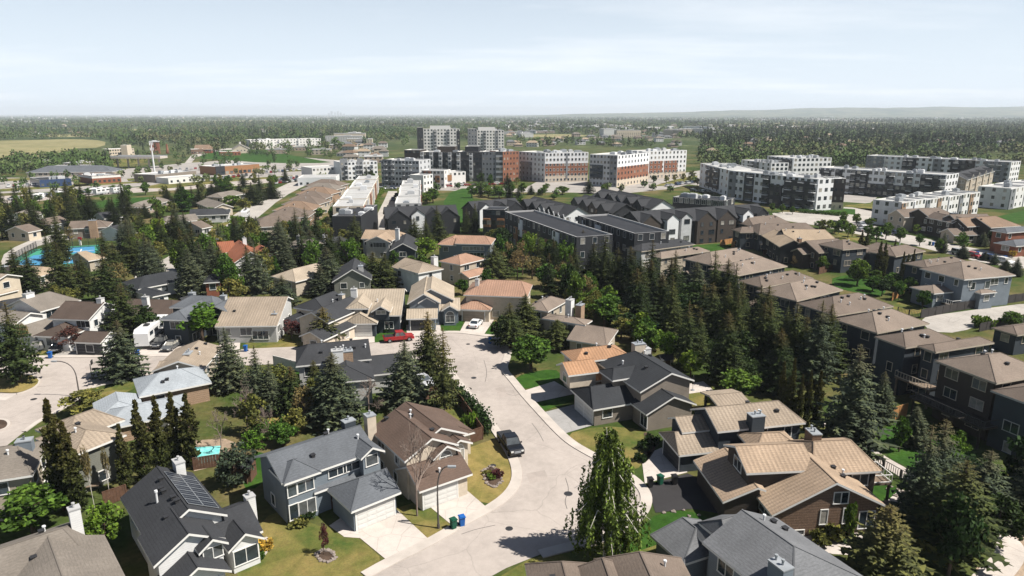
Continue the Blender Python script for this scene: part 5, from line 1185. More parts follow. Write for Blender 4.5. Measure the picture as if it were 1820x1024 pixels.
house('detached_house', 'beige gabled house with hip end on the far street side', [(r, (1634, 371), (1668, 369), 8.6, 4, 6, .5, 0, 4), (r, (1618, 376), (1626, 366), 7.8, 4, 4, .6, 0, 0, {'wall': 'siding_beige'})], TA, 'siding_brown', 'white_trim', vents=2)
house('detached_house', 'dark taupe house with two white trimmed front gables and square chimney', [(r, (1690, 381), (1752, 380), 8.4, 4, 6, .5, 0, 0), (r, (1680, 387), (1688, 377), 7.8, 3, 3, .6, 0, 0), (r, (1700, 409), (1712, 402), 4.6, 3.6, 3.6, .5, 0, 0, {'wall': 'siding_beige'})], TA, 'siding_brown', 'white_trim', chim=[(1695, 379, 9.2, 2.2, 1.2, 'brick_dark', 4)], vents=2)
house('detached_house', 'orange brown hip roofed house with shaded front gable', [(r, (1736, 386), (1770, 384), 8.2, 4, 6, .45, 0, 4.5), (r, (1727, 391), (1736, 381), 7.8, 4, 4, .6, 0, 0)], 'tile_brown', 'siding_brown', 'white_trim', vents=1)
house('detached_house', 'grey roofed house with red brick front at the right frame edge', [(c, (1776, 408), (1790, 414), (1870, 408), 6.6, .4), (c, (1776, 430), (1806, 438), (1870, 433), 3.4, .35)], 'shingle_bluegrey', 'brick_red', 'white_trim')
house('detached_house', 'low dark roofed house beyond the alley at the right edge', [(c, (1776, 580), (1808, 596), (1880, 586), 4.0, .35)], TA, SL, 'tan_trim')
house('garden_pavilion', 'shaded lean-to pavilion with pale post by the orange fence', [(c, (1308, 408), (1330, 413), (1350, 409), 3.2, .2, {'open': 1})], TA, SL, 'tan_trim', 'pavilion')

# ------------------------------------------------------------------ dark gabled townhouses
def grow(label, R1, R2, zr, wl, wr, gab, wall='panel_black', group='rows of dark gabled townhouses', p=.55, e=(0, 0), **kw):
    a, b = G(*R1, zr), G(*R2, zr); d = (b-a); L = d.length; d.normalize(); nrm = Vector((d.y, -d.x, 0))   # right hand side
    vols = [(r, R1, R2, zr, wl, wr, p, *e)]
    for (s, w, sd, m_, ext) in gab:
        q = a+d*L*s; out = nrm*(wr+ext) if sd > 0 else -nrm*(wl+ext); w_ = w
        P1 = proj(q+out-Vector((0, 0, .35))); P2 = proj(q-Vector((0, 0, .35)))
        vols.append((r, P1, P2, zr-.35, w_, w_, .75, 0, 0, {'wall': m_, 'oh': .2}))
    return house('townhouse_row', label, vols, 'shingle_charcoal', wall, 'dark_trim', 'townhouse row', group, **kw)
BK, BR, WH = 'panel_black', 'panel_brown', 'panel_white'
grow('dark townhouse row with one white gable below the pale alley', (684, 368), (808, 364), 9.6, 6, 6, [(.17, 4.2, 1, BK, .8), (.44, 2.6, 1, WH, .6), (.66, 3.0, 1, BK, .8), (.87, 4.2, 1, BK, .8)], BK)
grow('dark townhouse row behind the orange bay windows', (834, 358), (914, 352), 9.6, 6, 6, [(.18, 3, 1, WH, .6), (.52, 3, 1, BK, .6), (.82, 4, 1, BK, .8)], BK)
grow('dark townhouse row ending in a white gable beside the flat black roof', (1027, 367), (950, 349), 9.6, 6, 6, [(.25, 3.2, -1, BK, 1), (.45, 3.0, -1, 'panel_grey', 1), (.65, 3.2, -1, BK, 1), (.88, 3.2, -1, BK, 1)], WH)
grow('dark townhouse row in the middle of the gabled rows', (1113, 362), (1040, 346), 9.6, 6, 6, [(.2, 3.2, -1, BK, 1), (.42, 3.0, -1, BR, 1), (.65, 3.2, -1, BK, 1), (.88, 3.2, -1, BK, 1)], BK)
grow('dark townhouse row ending in a broad white gable behind the front row', (1179, 355), (1100, 339), 9.6, 6, 6, [(.22, 3.2, -1, BK, 1), (.45, 3.0, -1, BK, 1), (.68, 3.2, -1, 'panel_grey', 1), (.9, 3.2, -1, BK, 1)], WH)
grow('dark townhouse row farthest back beside the brick apartments', (1130, 347), (1072, 335), 9.6, 6, 6, [(.3, 3.2, -1, BK, 1), (.7, 3.2, -1, BK, 1)], BK)
grow('long front townhouse row of black, brown and white gables with white porches', (1122, 376), (1345, 362), 11.2, 6, 6.5, [(.06, 4, 1, BR, .3), (.21, 2.4, 1, WH, 1.4), (.32, 2.2, 1, 'panel_palegrey', .9), (.48, 4, 1, BR, .8), (.64, 4, 1, BR, .8), (.8, 2.4, 1, WH, 1.4), (.93, 2.6, 1, BK, .8)], BK, p=.5)
b_ = building('entry_porches', 'white porch wall between the front townhouses and the dark fence', 'porch'); D.objects.remove(b_)
for i, (x, y) in enumerate([(1193, 421), (1228, 418), (1259, 414), (1290, 412)]):
    p = G(x, y); mb = MB(); mb.box((0, 0, 1.4), (.3, 3.2, 2.8)); mb.box((-1.9, 0, 2.9), (4.2, 3.4, .2)); mb.box((-3.8, -1.4, 1.4), (.2, .2, 2.8))
    o = mb.build('entry_porch', 'panel_white'); o.location = p; tag(o, ['leftmost white entry porch of the front townhouse row', 'white entry porch second from left along the front row', 'white entry porch third from left along the front row', 'rightmost white entry porch of the front townhouse row'][i], 'porch', 'white entry porches')
# ------------------------------------------------------------------ flat roofed blocks
def unit_row(name, label, P1, P2, dp, h, n, wall, roofm, acc, group=None, step=.25, sides='FRL', rows=3):
    b = building(name, label, 'townhouse row', group); A, B = G(*P1, h), G(*P2, h)
    for k in range(n):
        q1, q2 = proj(A+(B-A)*(k/n)), proj(A+(B-A)*((k+.985)/n))
        block(b, q1, q2, dp-(.5 if k % 2 else 0), h+(step if k % 2 else 0), wall, roofm, at=h, cols=3, rows=rows, win=(1.3, 1.5), zb=1.7, sides=sides if k in (0, n-1) else 'F', scol=3, strips=[(.0, .32, acc[k % len(acc)], 0, h*.95, .35)], roof_units=1)
    return b
unit_row('townhouse_row', 'row of white roofed townhouses with brick fronts stepping up the alley', (646, 366), (673, 313), 11, 9.5, 6, 'siding_cream', 'flat_roof_white', ['brick_red', 'panel_palegrey'])
b = building('townhouse_end', 'black flat roofed townhouse block closing the white roofed row', 'townhouse row'); block(b, (590, 384), (641, 384), 29, 9.2, 'panel_black', 'flat_roof_black', cols=0, rows=0, sides='', roof_units=4)
unit_row('townhouse_row', 'shorter row of white roofed townhouses right of the alley', (747, 361), (748, 321), 9.5, 9.5, 4, 'siding_palegrey', 'flat_roof_white', ['panel_grey', 'brick_red'])
b = building('townhouse_block', 'long black flat roofed block with wood and white wall panels beside the spruces', 'townhouse block', 'long black flat roofed blocks')
block(b, (897, 376), (1025, 421.5), 11, 10.2, 'panel_black', 'flat_roof_black', cols=14, rows=3, win=(1.2, 1.6), strips=[(.24, .3, 'panel_white', 4, 9.4, .3), (.3, .36, 'panel_wood', .5, 6.5, .25), (.16, .22, 'panel_wood', .5, 6.5, .25), (.72, .8, 'panel_white', 6, 9.6, .3), (.62, .7, 'panel_wood', .5, 6.5, .25), (.8, .88, 'panel_wood', .5, 6.2, .25), (.5, .56, 'panel_palegrey', .5, 6.0, .25)], roof_units=0, scol=3, wt='grey_trim')
b = building('townhouse_block', 'black flat roofed block with a row of white roof pipes', 'townhouse block', 'long black flat roofed blocks')
block(b, (1027, 383), (1128, 415), 11, 10.2, 'panel_black', 'flat_roof_black', cols=10, rows=3, win=(1.4, 1.6), strips=[(.1, .16, 'panel_white', 5, 9.2, .3), (.35, .45, 'panel_white', 5, 9.2, .3), (.5, .6, 'panel_wood', .5, 5.5, .3)], scol=3, wt='grey_trim')
q = b.children[1]
for k in range(22):
    mb = MB(); mb.tube((0, 0, 0), (0, 0, .9), .1, .1, 6); mb.tube((0, 0, .9), (0, .3, .9), .1, .1, 6); o = mb.build('roof_pipe', 'metal_white', q); L_ = (G(1128, 415, 10.2)-G(1027, 383, 10.2)).length; o.location = (L_*(.1+.038*k), 6+1.2*math.sin(k*2.1), 9.7)
b = building('townhouse_block', 'low black flat roofed block behind the gabled rows', 'townhouse block', 'long black flat roofed blocks'); block(b, (1196, 350), (1287, 357), 12, 9, 'panel_black', 'flat_roof_black', cols=9, rows=2, win=(1.6, 1.8), wt='white_trim', roof_units=6)
b = building('townhouse_block', 'small black flat roofed block with two orange wood bays', 'townhouse block', 'long black flat roofed blocks'); block(b, (858, 372), (897, 373), 8, 9.4, 'panel_black', 'flat_roof_black', cols=5, rows=3, strips=[(.02, .34, 'panel_wood', 3.2, 6.2, .7), (.66, .98, 'panel_wood', 3.2, 6.2, .7)], scol=2)
# towers and apartments
def X(px, Y): return ((px-910)/F*(Y*CP+.25*10), Y)
def xy(a, ya, b, yb): return (X(a, ya), X(b, yb))
Z_ = (0, 0)
b = building('apartment_tower', 'left white apartment tower with a dark side bay', 'apartment tower', 'white apartment towers')
block(b, Z_, Z_, 16, 28, 'stucco_white', 'flat_roof_grey', xy=xy(752, 683, 817, 688), cols=11, rows=9, win=(1.5, 1.6), bal=(3, 7), strips=[(.27, .36, 'panel_grey', 2, 27, .2), (.635, .72, 'panel_grey', 2, 27, .2), (.91, 1, 'panel_black', 2, 26, .2)], scol=4, roof_units=4); block(b, Z_, Z_, 14, 29.5, 'panel_black', 'flat_roof_grey', xy=xy(742, 680, 751.6, 681), cols=2, rows=9, win=(1, 1.4), sides='F'); block(b, Z_, Z_, 8, 31, 'stucco_white', 'flat_roof_grey', z0=27.4, xy=xy(764, 689, 800, 691))
b = building('apartment_tower', 'right white apartment tower with a grey side bay', 'apartment tower', 'white apartment towers')
block(b, Z_, Z_, 16, 26.5, 'stucco_white', 'flat_roof_grey', xy=xy(848, 690, 896, 694), cols=9, rows=9, win=(1.5, 1.6), bal=(2,), strips=[(.22, .33, 'panel_grey', 2, 26, .2), (.66, .78, 'panel_grey', 2, 26, .2)], scol=4, roof_units=4); block(b, Z_, Z_, 14, 28, 'panel_grey', 'flat_roof_grey', xy=xy(832, 687, 847.6, 688), cols=3, rows=9, win=(1, 1.4), sides='F'); block(b, Z_, Z_, 8, 29.5, 'stucco_white', 'flat_roof_grey', z0=26, xy=xy(850, 696, 880, 698))
b = building('apartment_block', 'black and brown apartment block with white balcony stacks below the towers')
block(b, Z_, Z_, 18, 18.2, 'panel_black', 'flat_roof_grey', xy=xy(746, 452, 812, 448), cols=12, rows=6, win=(1.3, 1.6), bal=(0, 3, 6, 9), strips=[(.0, .09, 'panel_palegrey', 2, 18, .5), (.25, .34, 'panel_palegrey', 2, 18, .5), (.5, .59, 'panel_palegrey', 2, 18, .5), (.75, .84, 'panel_palegrey', 2, 18, .5)], sides='F', roof_units=5)
block(b, Z_, Z_, 16, 18.7, 'panel_black', 'flat_roof_grey', xy=xy(811, 444, 856, 442), cols=8, rows=6, win=(1.3, 1.6), bal=(0, 4), strips=[(.0, .14, 'panel_palegrey', 2, 18, .5), (.5, .64, 'panel_palegrey', 2, 18, .5)], sides='F')
block(b, Z_, Z_, 16, 18.9, 'panel_grey', 'flat_roof_grey', xy=xy(856, 442.2, 881, 441.2), cols=4, rows=6, win=(.9, 1.3), sides='F'); block(b, Z_, Z_, 16, 19.1, 'panel_palegrey', 'flat_roof_grey', xy=xy(881.2, 441, 893.5, 440.5), cols=2, rows=6, win=(2.2, 1.9), sides='F'); block(b, Z_, Z_, 16, 19, 'brick_orange', 'flat_roof_grey', xy=xy(893.7, 440.3, 922, 447), cols=5, rows=6, win=(.9, 1.3), sides='F', roof_units=3)
block(b, Z_, Z_, 14, 19, 'panel_brown', 'flat_roof_grey', xy=xy(717, 462, 745, 460), cols=4, rows=5, sides='F'); block(b, Z_, Z_, 10, 21.5, 'panel_brown', 'flat_roof_grey', z0=17, xy=xy(776, 458, 808, 457)); block(b, Z_, Z_, 10, 21.8, 'panel_black', 'flat_roof_grey', z0=17, xy=xy(826, 452, 850, 451))
bb = [(4.2, 'stucco_cream'), (11.6, 'brick_orange')]
b = building('apartment_block', 'long white apartment block with orange brick lower storeys and grey corner stairs')
block(b, Z_, Z_, 15, 18.2, 'panel_white', 'flat_roof_white', xy=xy(922, 460, 969, 437), cols=7, rows=6, win=(1.2, 1.5), strips=[(.1, .52, 'panel_grey', 0, 12, .3)], bands=[(4.2, 'panel_palegrey')], sides='F', roof_units=2)
block(b, Z_, Z_, 16, 18.4, 'panel_white', 'flat_roof_white', xy=xy(969.5, 437, 1047, 445), cols=12, rows=6, win=(1.2, 1.5), bands=bb, strips=[(.48, .52, 'panel_grey', 2, 18, .2)], sides='F', roof_units=6, wt='white_trim')
block(b, Z_, Z_, 39, 18.6, 'panel_white', 'flat_roof_white', xy=((47, 419), (62, 407)), cols=8, rows=6, win=(1.3, 1.5), strips=[(.0, 1, 'panel_palegrey', 0, 18, .12), (.02, .5, 'siding_slate', 4.5, 12.5, .3), (.74, .99, 'panel_grey', 1, 18.3, .4)], bands=bb, sides='FR', scol=10, roof_units=7)
block(b, Z_, Z_, 16, 18.2, 'panel_white', 'flat_roof_white', xy=((86, 458.5), (119.5, 475)), cols=12, rows=6, win=(1.2, 1.5), bands=[(4.2, 'stucco_cream')], strips=[(.17, .45, 'brick_orange', 4.2, 11.6, .25), (.5, .8, 'brick_orange', 4.2, 11.6, .25)], sides='FL', roof_units=5, wt='white_trim')
def dark_white(name, label, P1, P2, h, dp, cols, strips, bal, extra=(), scol=4):
    b = building('apartment_block', label, 'apartment block', 'dark and white apartment blocks'); block(b, P1, P2, dp, h, 'panel_white', 'flat_roof_white', cols=cols, rows=4, win=(1.9, 1.7), zb=1.8, strips=strips, bal=bal, sides='FR', scol=scol, roof_units=9)
    for e in extra: block(b, *e[0], **e[1])
    return b
PB = 'panel_black'
dark_white('', 'nearest dark and white apartment block with brown end bay', (1297, 303), (1455, 318.5), 14.2, 15, 16, [(.0, .09, 'panel_grey', 0, 13.6, .4), (.2, .31, PB, 0, 13.6, .5), (.42, .5, PB, 0, 13.6, .5), (.5, .64, PB, 0, 9.6, .4), (.66, .97, PB, 0, 12.8, .5)], (2, 4, 7, 11, 13, 15), [(((1473, 317.5), (1504, 318), 11, 14.0, 'brick_dark'), dict(cols=3, rows=4, win=(.8, 1.4), sides='FR', scol=2, bands=[(3.4, 'stucco_cream')]))])
dark_white('', 'white and black apartment wing left of the nearest block', (1245, 290), (1297, 302.5), 13.8, 18, 7, [(.25, .7, PB, 2, 13, .4)], (2, 4))
dark_white('', 'second dark and white apartment block behind the white townhouses', (1458, 297.5), (1683, 311), 13.2, 16, 22, [(.0, .1, PB, 0, 12, .5), (.14, .2, PB, 0, 12.4, .5), (.27, .42, PB, 0, 12.6, .5), (.42, .98, PB, 0, 6.4, .4), (.56, .62, PB, 5, 12.6, .5), (.7, .76, PB, 5, 12.6, .5), (.82, .96, PB, 0, 12.6, .5)], (1, 6, 8, 13, 16, 19, 21))
dark_white('', 'third apartment block with slanted white bays in front of the dark woods', (1541, 276), (1798, 288), 13, 16, 22, [(.0, .14, 'panel_grey', 0, 12.6, .4), (.28, .38, PB, 0, 12.6, .5), (.5, .56, 'panel_grey', 0, 12.6, .4), (.62, .72, PB, 0, 12.6, .5), (.72, .78, 'brick_dark', 0, 13, .6), (.84, .98, 'panel_grey', 0, 12.8, .5)], (3, 6, 7, 14, 19, 20))
dark_white('', 'white stepped apartment block at the left of the group with dark west face', (1364, 277), (1411, 281.5), 13, 30, 6, [(.1, .95, PB, 0, 12, .4)], (1, 3), scol=9)
dark_white('', 'low white apartment block at the back left of the dark and white group', (1318, 284), (1371, 290), 11, 13, 6, [(.3, .6, 'panel_grey', 0, 10.4, .4)], (2,))
unit_row('townhouse_row', 'row of modern white townhouses with a dark panelled end wall', (1603, 359.5), (1743, 341), 11, 9.6, 7, 'siding_white', 'flat_roof_white', ['brick_tan', 'panel_white', 'panel_grey'])
unit_row('townhouse_row', 'modern townhouses with black and tan end wall at the right edge', (1797, 335), (1870, 323), 13, 9.6, 3, 'siding_white', 'flat_roof_white', ['panel_grey', 'panel_white'])
house('townhouse_row', 'brown stone townhouses with dark gabled roof behind the white rows', [(r, (1697, 308), (1748, 294), 13, 6, 6, .5, 0, 0)]+[(r, proj(G(1697+51*s, 308-14*s, 13)+Vector((4.5, -4, -.6))), proj(G(1697+51*s, 308-14*s, 13)+Vector((0, 0, -.6))), 12.4, 2.2, 2.2, .8, 0, 0) for s in (.15, .38, .62, .85)], 'shingle_charcoal', 'siding_beige', 'white_trim', 'townhouse row')
def simple(label, P1, P2, dp, h, wall, roofm='flat_roof_grey', cols=6, rows=2, cat='building', name='building', win=(1.4, 1.4), sides='FR', **kw):
    b = building(name, label, cat); block(b, P1, P2, dp, h, wall, roofm, cols=cols, rows=rows, win=win, sides=sides, base=True, **kw); return b
simple('white low office with square windows left of the townhouse rows', (556, 320), (608, 317), 20, 7.7, 'stucco_white', 'flat_roof_white', 8, 2, 'office building', 'office_building')
simple('low white roofed hall beside the stepped villas', (530, 331), (598, 330), 22, 5, 'panel_white', 'flat_roof_white', 6, 1, 'building', 'office_building')
simple('white and grey apartment block with deep balconies left of centre', (606, 321), (672, 318), 16, 11.8, 'panel_white', 'flat_roof_white', 10, 4, 'apartment block', 'apartment_block', strips=[(.0, .2, 'panel_grey', 0, 14, .4), (.45, .6, 'panel_grey', 0, 14, .4)], bal=(1, 4, 5, 8), roof_units=4)
simple('grey apartment block with dark balconies at the head of the alley', (679, 331), (746, 333), 18, 15.5, 'panel_palegrey', 'flat_roof_grey', 11, 5, 'apartment block', 'apartment_block', strips=[(.05, .3, 'panel_grey', 0, 16, .5), (.55, .98, 'panel_grey', 0, 9, .4)], bal=(1, 3, 6, 8), roof_units=4)
simple('white and orange brick townhouses right of the alley head', (750, 333), (790, 334), 12, 10, 'stucco_white', 'flat_roof_grey', 6, 3, 'townhouse row', 'townhouse_row', strips=[(.1, .4, 'brick_orange', 4, 9.5, .4), (.6, .8, 'panel_wood', 3, 7, .4)])
simple('white townhouses with rust panels beside the green lawn', (782, 333), (828, 330), 12, 8.5, 'stucco_white', 'flat_roof_white', 6, 2, 'townhouse row', 'townhouse_row', strips=[(.15, .45, 'panel_wood', 3.5, 7, .4)])
simple('white townhouse with dark gable wall in front of the alley head block', (753, 342), (770, 339), 9, 9.4, 'siding_white', 'flat_roof_grey', 3, 3, 'townhouse row', 'townhouse_row')
simple('long red brick store with white fascia by the boulevard', (165, 327.5), (216, 324), 24, 4.6, 'brick_red', 'flat_roof_grey', 6, 1, 'store', 'store', bands=[(3.4, 'brick_red'), (5, 'stucco_white')], roof_units=3)
simple('dark roofed store with a blue front by the boulevard', (72, 333.5), (128, 330), 26, 4.4, 'paint_blue', 'flat_roof_black', 6, 1, 'store', 'store', roof_units=3)
house('store', 'low store under a broad grey hip roof at the left parking lot', [(r, proj((-325, 485, 7)), proj((-290, 490, 7)), 7, 11, 11, .35, 10, 10)], 'shingle_bluegrey', 'siding_beige', cat='store')
simple('brown strip mall with shaded shopfronts behind the white vehicle yard', (277, 325), (350, 317), 18, 5, 'siding_taupe', 'flat_roof_grey', 10, 1, 'strip mall', 'strip_mall', win=(2.6, 2.0), roof_units=5)
simple('black and orange strip mall right of the parking lot', (384, 312), (462, 306), 20, 6, 'panel_wood', 'flat_roof_grey', 10, 1, 'strip mall', 'strip_mall', win=(2.6, 2.0), roof_units=5, strips=[(0, .2, 'panel_black', 0, 6.3, .4)])
simple('white single storey yard building behind the spruces', (300, 327.5), (365, 322), 14, 3.6, 'stucco_white', 'flat_roof_white', 6, 1, 'store', 'store')
b = simple('cream institutional building with a small rooftop block beyond the overpass', (196, 281), (240, 279), 16, 8.5, 'stucco_cream', 'flat_roof_grey', 10, 3, 'institution', 'institution_building'); block(b, (228, 281), (236, 280), 6, 12.5, 'stucco_cream', 'flat_roof_grey', base=True)
simple('long white three storey building at the edge of the far woods', (445, 262), (571, 258.5), 20, 9.5, 'stucco_white', 'flat_roof_white', 22, 3, 'apartment block', 'apartment_block', bal=(3, 8, 14, 18), roof_units=8)
simple('low brown brick hall on the grassy slope', (340, 274), (362, 273.5), 14, 5, 'brick_brown', 'flat_roof_grey', 5, 1); simple('low red brown wing joining the gabled church', (392, 277), (428, 276), 12, 4, 'brick_red', 'flat_roof_grey', 6, 1)
house('church', 'cream church with round arched front and tiny cupola on the slope', [(r, proj((-300, 770, 9.5)), proj((-312, 800, 9.5)), 9.5, 9.5, 9.5, .55, 0, 0)], 'shingle_weathered', 'stucco_cream', cat='church', chim=[(*proj((-302, 774, 12)), 12, 2, 2, 'stucco_white', 8)])
house('church', 'brown hall with steep orange brown roof beside the church', [(r, proj((-352, 775, 9)), proj((-338, 777, 9)), 9, 7, 7, .7, 0, 4)], 'tile_brown', 'brick_red', cat='hall')
# red tower, pylon, overpass
base, h, mp_ = rise(274, 250, 273); t = empty('red_tower', base, .4, 'tall rust red tower with pale cap behind the white pylon', 'tower')
mb = MB(); mb.box((0, 0, h*.45), (9, 9, h*.9)); [mb.box((s*2.2, -4.6, h*.45), (.5, .3, h*.86)) for s in (-1, 0, 1)]; mb.build('shaft', 'brick_red', t); mb = MB(); mb.box((0, 0, h*.93), (10, 10, h*.06)); mb.box((0, 0, h*.98), (8, 8, h*.06), 0, 0, .3); mb.build('cap', 'panel_palegrey', t)
base, h, mp_ = rise(296, 257, 273); mb = MB(); mb.tube((0, 0, 0), (0, 0, h), 1.6, .9, 10); mb.tube((0, 0, h), (0, 0, h+.5), 1.1, 1.1, 10); o = mb.build('brick_stack', 'brick_orange'); o.location = base; tag(o, 'slim brick smoke stack right of the red tower', 'chimney stack')
base, h, mp_ = rise(268, 253, 313); t = empty('pylon', base, 0, 'tall white telecom pylon rising over the parking lots', 'pylon'); mb = MB(); mb.tube((0, 0, 0), (0, 0, h), .7, .4, 10); mb.build('mast', 'metal_white', t)
mb = MB(); [mb.box((1.1*math.cos(a), 1.1*math.sin(a), h-z), (.45, .3, 1.9), a) for a in (0, 2.1, 4.2) for z in (1, 4.5)]; mb.build('antennas', 'metal_white', t)
A, B = G(206, 298, 0), G(300, 297, 0); t = empty('overpass', ((A.x+B.x)/2, A.y, 0), 0, 'concrete overpass on round columns behind the boulevard stores', 'overpass'); L_ = B.x-A.x
mb = MB(); mb.box((0, 0, 8.2), (L_, 12, 1.4)); mb.build('bridge_deck', 'kerb_concrete', t); mb = MB(); [mb.box((0, s*5.8, 9.3), (L_, .3, .9)) for s in (-1, 1)]; mb.build('parapet', 'panel_palegrey', t)
for k in range(5): mb = MB(); mb.tube((L_*(-.42+.21*k), -2, 0), (L_*(-.42+.21*k), -2, 7.6), .7, .7, 10); mb.build('column', 'kerb_concrete', t)
# far buildings scattered through the woods, each on its own
rf = random.Random(8); n_far = 0
FARB = [(585, 203.2, 60, 70), (590, 202.6, 60, 120), (596, 202.9, 50, 95), (601, 202.3, 60, 130), (606, 203.1, 60, 80), (612, 203.3, 60, 60)]
for i, (x, y, w, hh) in enumerate(FARB):
    p = G(x, 205.6); mb = MB(); mb.box((0, 0, hh/2), (w, w, hh)); mb.box((0, 0, hh), (w*.6, w*.6, 8)); o = mb.build('distant_tower', 'panel_palegrey'); o.location = p; tag(o, ORD[i].replace('leftmost', 'leftmost')+' pale office tower from left on the far horizon', 'tower', 'far skyline')
def farhouse(px, py, label, wall, rm, w, dp, h, gabled, group):
    if any(inpoly(px, py, c_) for c_ in CLEAR): return
    p = G(px, py)
    if not free(p, 12): return
    mb = MB(); a = rf.choice((.15, .15, 1.7, -.2)); mb.box((0, 0, h/2), (w, dp, h))
    if gabled:
        e, k = .5, h+dp*.22; A = [(-w/2-e, -dp/2-e, h-.2), (w/2+e, -dp/2-e, h-.2), (w/2+e, dp/2+e, h-.2), (-w/2-e, dp/2+e, h-.2), (-w/2+dp*.3, 0, k), (w/2-dp*.3, 0, k)]
        for f in ((0, 1, 5, 4), (1, 2, 5), (2, 3, 4, 5), (3, 0, 4)): mb.face([A[i] for i in f], 1)
    else: mb.box((0, 0, h+.1), (w+.3, dp+.3, .5), 0, 1); mb.box((w*.1, 0, h+.9), (w*.2, dp*.3, 1.4), 0, 1)
    for k in range(max(2, int(w/3.5))):
        for z in ([1.6] if h < 4.5 else [1.6, 4.4] if h < 8 else [1.6, 4.6, 7.6]): mb.box((-w/2+(k+.5)*w/max(2, int(w/3.5)), -dp/2, z), (1.4, .12, 1.3), 0, 2)
    o = mb.build('distant_building' if not gabled else 'distant_house', [wall, rm, 'glass']); o.location = p; o.rotation_euler.z = a; FOOT.append((p.x, p.y, a, -w/2, w/2, -dp/2, dp/2)); tag(o, label, 'house' if gabled else 'building', group)
CEN = [(605, 690, 258, 285, 40, 1, 'house among the trees left of the white towers'), (600, 640, 250, 256, 6, 0, 'large low building in the woods left of the white towers'), (900, 1240, 228, 262, 75, 1, 'house in the suburb behind the brick apartments'), (900, 1330, 222, 245, 26, 0, 'flat roofed building in the suburb behind the brick apartments'), (1180, 1330, 234, 242, 14, 0, 'mid rise block beyond the dark spruces right of centre'),
       (1230, 1370, 262, 282, 14, 1, 'house under green trees above the dark and white apartments'), (1330, 1820, 236, 268, 60, 1, 'house half hidden in the eastern woods'), (1320, 1480, 226, 232, 24, 1, 'pale house in the far eastern estate'), (0, 330, 214, 240, 34, 1, 'house in the far western woods'), (330, 720, 222, 248, 34, 1, 'house in the woods behind the gabled church'), (440, 600, 262, 276, 8, 0, 'low building beside the grassy slope'), (620, 680, 276, 290, 10, 0, 'low store behind the grey apartment block'), (0, 200, 300, 316, 7, 0, 'low store at the far left parking lot'), (300, 640, 288, 306, 12, 0, 'low shop in the middle distance parking area')]
for x0, x1, y0, y1, n, gb, lb in CEN:
    for k in range(n):
        x, y = rf.uniform(x0, x1), rf.uniform(y0, y1); big = 0 if gb else 1
        farhouse(x, y, lb, rf.choice(['stucco_white', 'siding_cream', 'siding_beige', 'siding_palegrey', 'stucco_pinkish', 'siding_white']), rf.choice(['shingle_taupe', 'shingle_weathered', 'shingle_tan', 'shingle_grey', 'tile_brown']) if gb else rf.choice(['flat_roof_white', 'flat_roof_grey', 'flat_roof_white']), rf.uniform(11, 16) if gb else rf.uniform(14, 26) if y0 > 255 else rf.uniform(25, 60), rf.uniform(9, 12) if gb else rf.uniform(10, 16) if y0 > 255 else rf.uniform(14, 26), rf.choice((3.2, 5.8)) if gb else rf.choice((4, 4.6, 5.5)) if y0 > 255 else rf.choice((5, 7, 10, 13)), gb, lb.replace('house', 'houses').replace('building', 'buildings'))

# ------------------------------------------------------------------ trees one can tell apart
T = trees
T('sb', 'blue green spruces', '{} blue green spruce standing between the street houses', [(203, 570, 672, 70, 'broad blue green spruce with a brownish tip beside the left junction'), (399, 582, 692, 58, 'dense blue spruce right of the silvery hip roof'), (588, 627, 754, 80, 'large blue green spruce behind the blue grey turret house'), (715, 604, 722, 74, 'blue green spruce left of the lanky pair by the road'), (446, 615, 735, 46, 'tall narrow spruce in the middle back garden'), (474, 640, 735, 36, 'slim spruce right of the tall narrow one in the back garden')])
T('sg', 'green spruces by the streets', '{} green spruce', [(8, 536, 680, 66, 'dark spruce cut by the left edge beside the yellow island lawn'), (211, 504, 600, 62, 'dark spruce behind the brown roofed house at the junction'), (932, 522, 606, 56, 'dark spruce in front of the taupe hip roof by the road bend'), (907, 538, 620, 52, 'spruce on the corner right of the white parked car'), (992, 568, 616, 54, 'rounded dark spruce below the taupe roofs by the road bend')])
T('st', 'lanky spruces by the road', '{} lanky olive spruce', [(786, 580, 728, 48, 'lanky spruce with bare yellowish limbs at the fence corner')]); T('so', 'brown tipped spruces', '{} olive spruce', [(759, 552, 662, 52, 'olive spruce with brown tip at the mouth of the bulb road'), (573, 545, 613, 54, 'rusty brown spruce in front of the black roofed cream house'), (1585, 900, 1048, 128, 'olive brown spruce at the lower right beside the grey roof')])
T('sb', 'blue spruces of the lower right', '{} blue spruce in the lower right gardens', [(1532, 612, 812, 104, 'tallest blue spruce right of the slim poplars'), (1577, 660, 748, 40, 'young spruce right of the tallest blue spruce'), (1634, 722, 792, 42, 'small blue spruce on the lawn below the dark houses'), (1761, 800, 932, 92, 'blue spruce behind the lower right giant'), (1463, 533, 680, 62, 'pointed blue spruce above the slim poplars')])
T('sg', 'giant spruces of the lower right', '{} giant green spruce', [(1722, 820, 985, 128, 'giant dark green spruce beside the pale path at the lower right')])
T('sg', 'spruces round the tennis courts', '{} spruce near the tennis courts', [(43, 447, 520, 38), (96, 430, 528, 46), (142, 452, 520, 32), (178, 445, 537, 46), (77, 412, 474, 20), (197, 430, 502, 38), (228, 405, 482, 36), (179, 411, 470, 28), (96, 376, 464, 30)])
T('sd', 'dark spruces above the tennis courts', '{} dark spruce above the tennis courts', [(13, 355, 425, 32), (58, 364, 418, 40), (85, 345, 408, 20), (120, 357, 400, 38), (139, 358, 390, 18), (158, 345, 387, 34), (199, 349, 402, 22), (223, 343, 390, 30), (255, 361, 388, 18), (30, 350, 395, 26)])
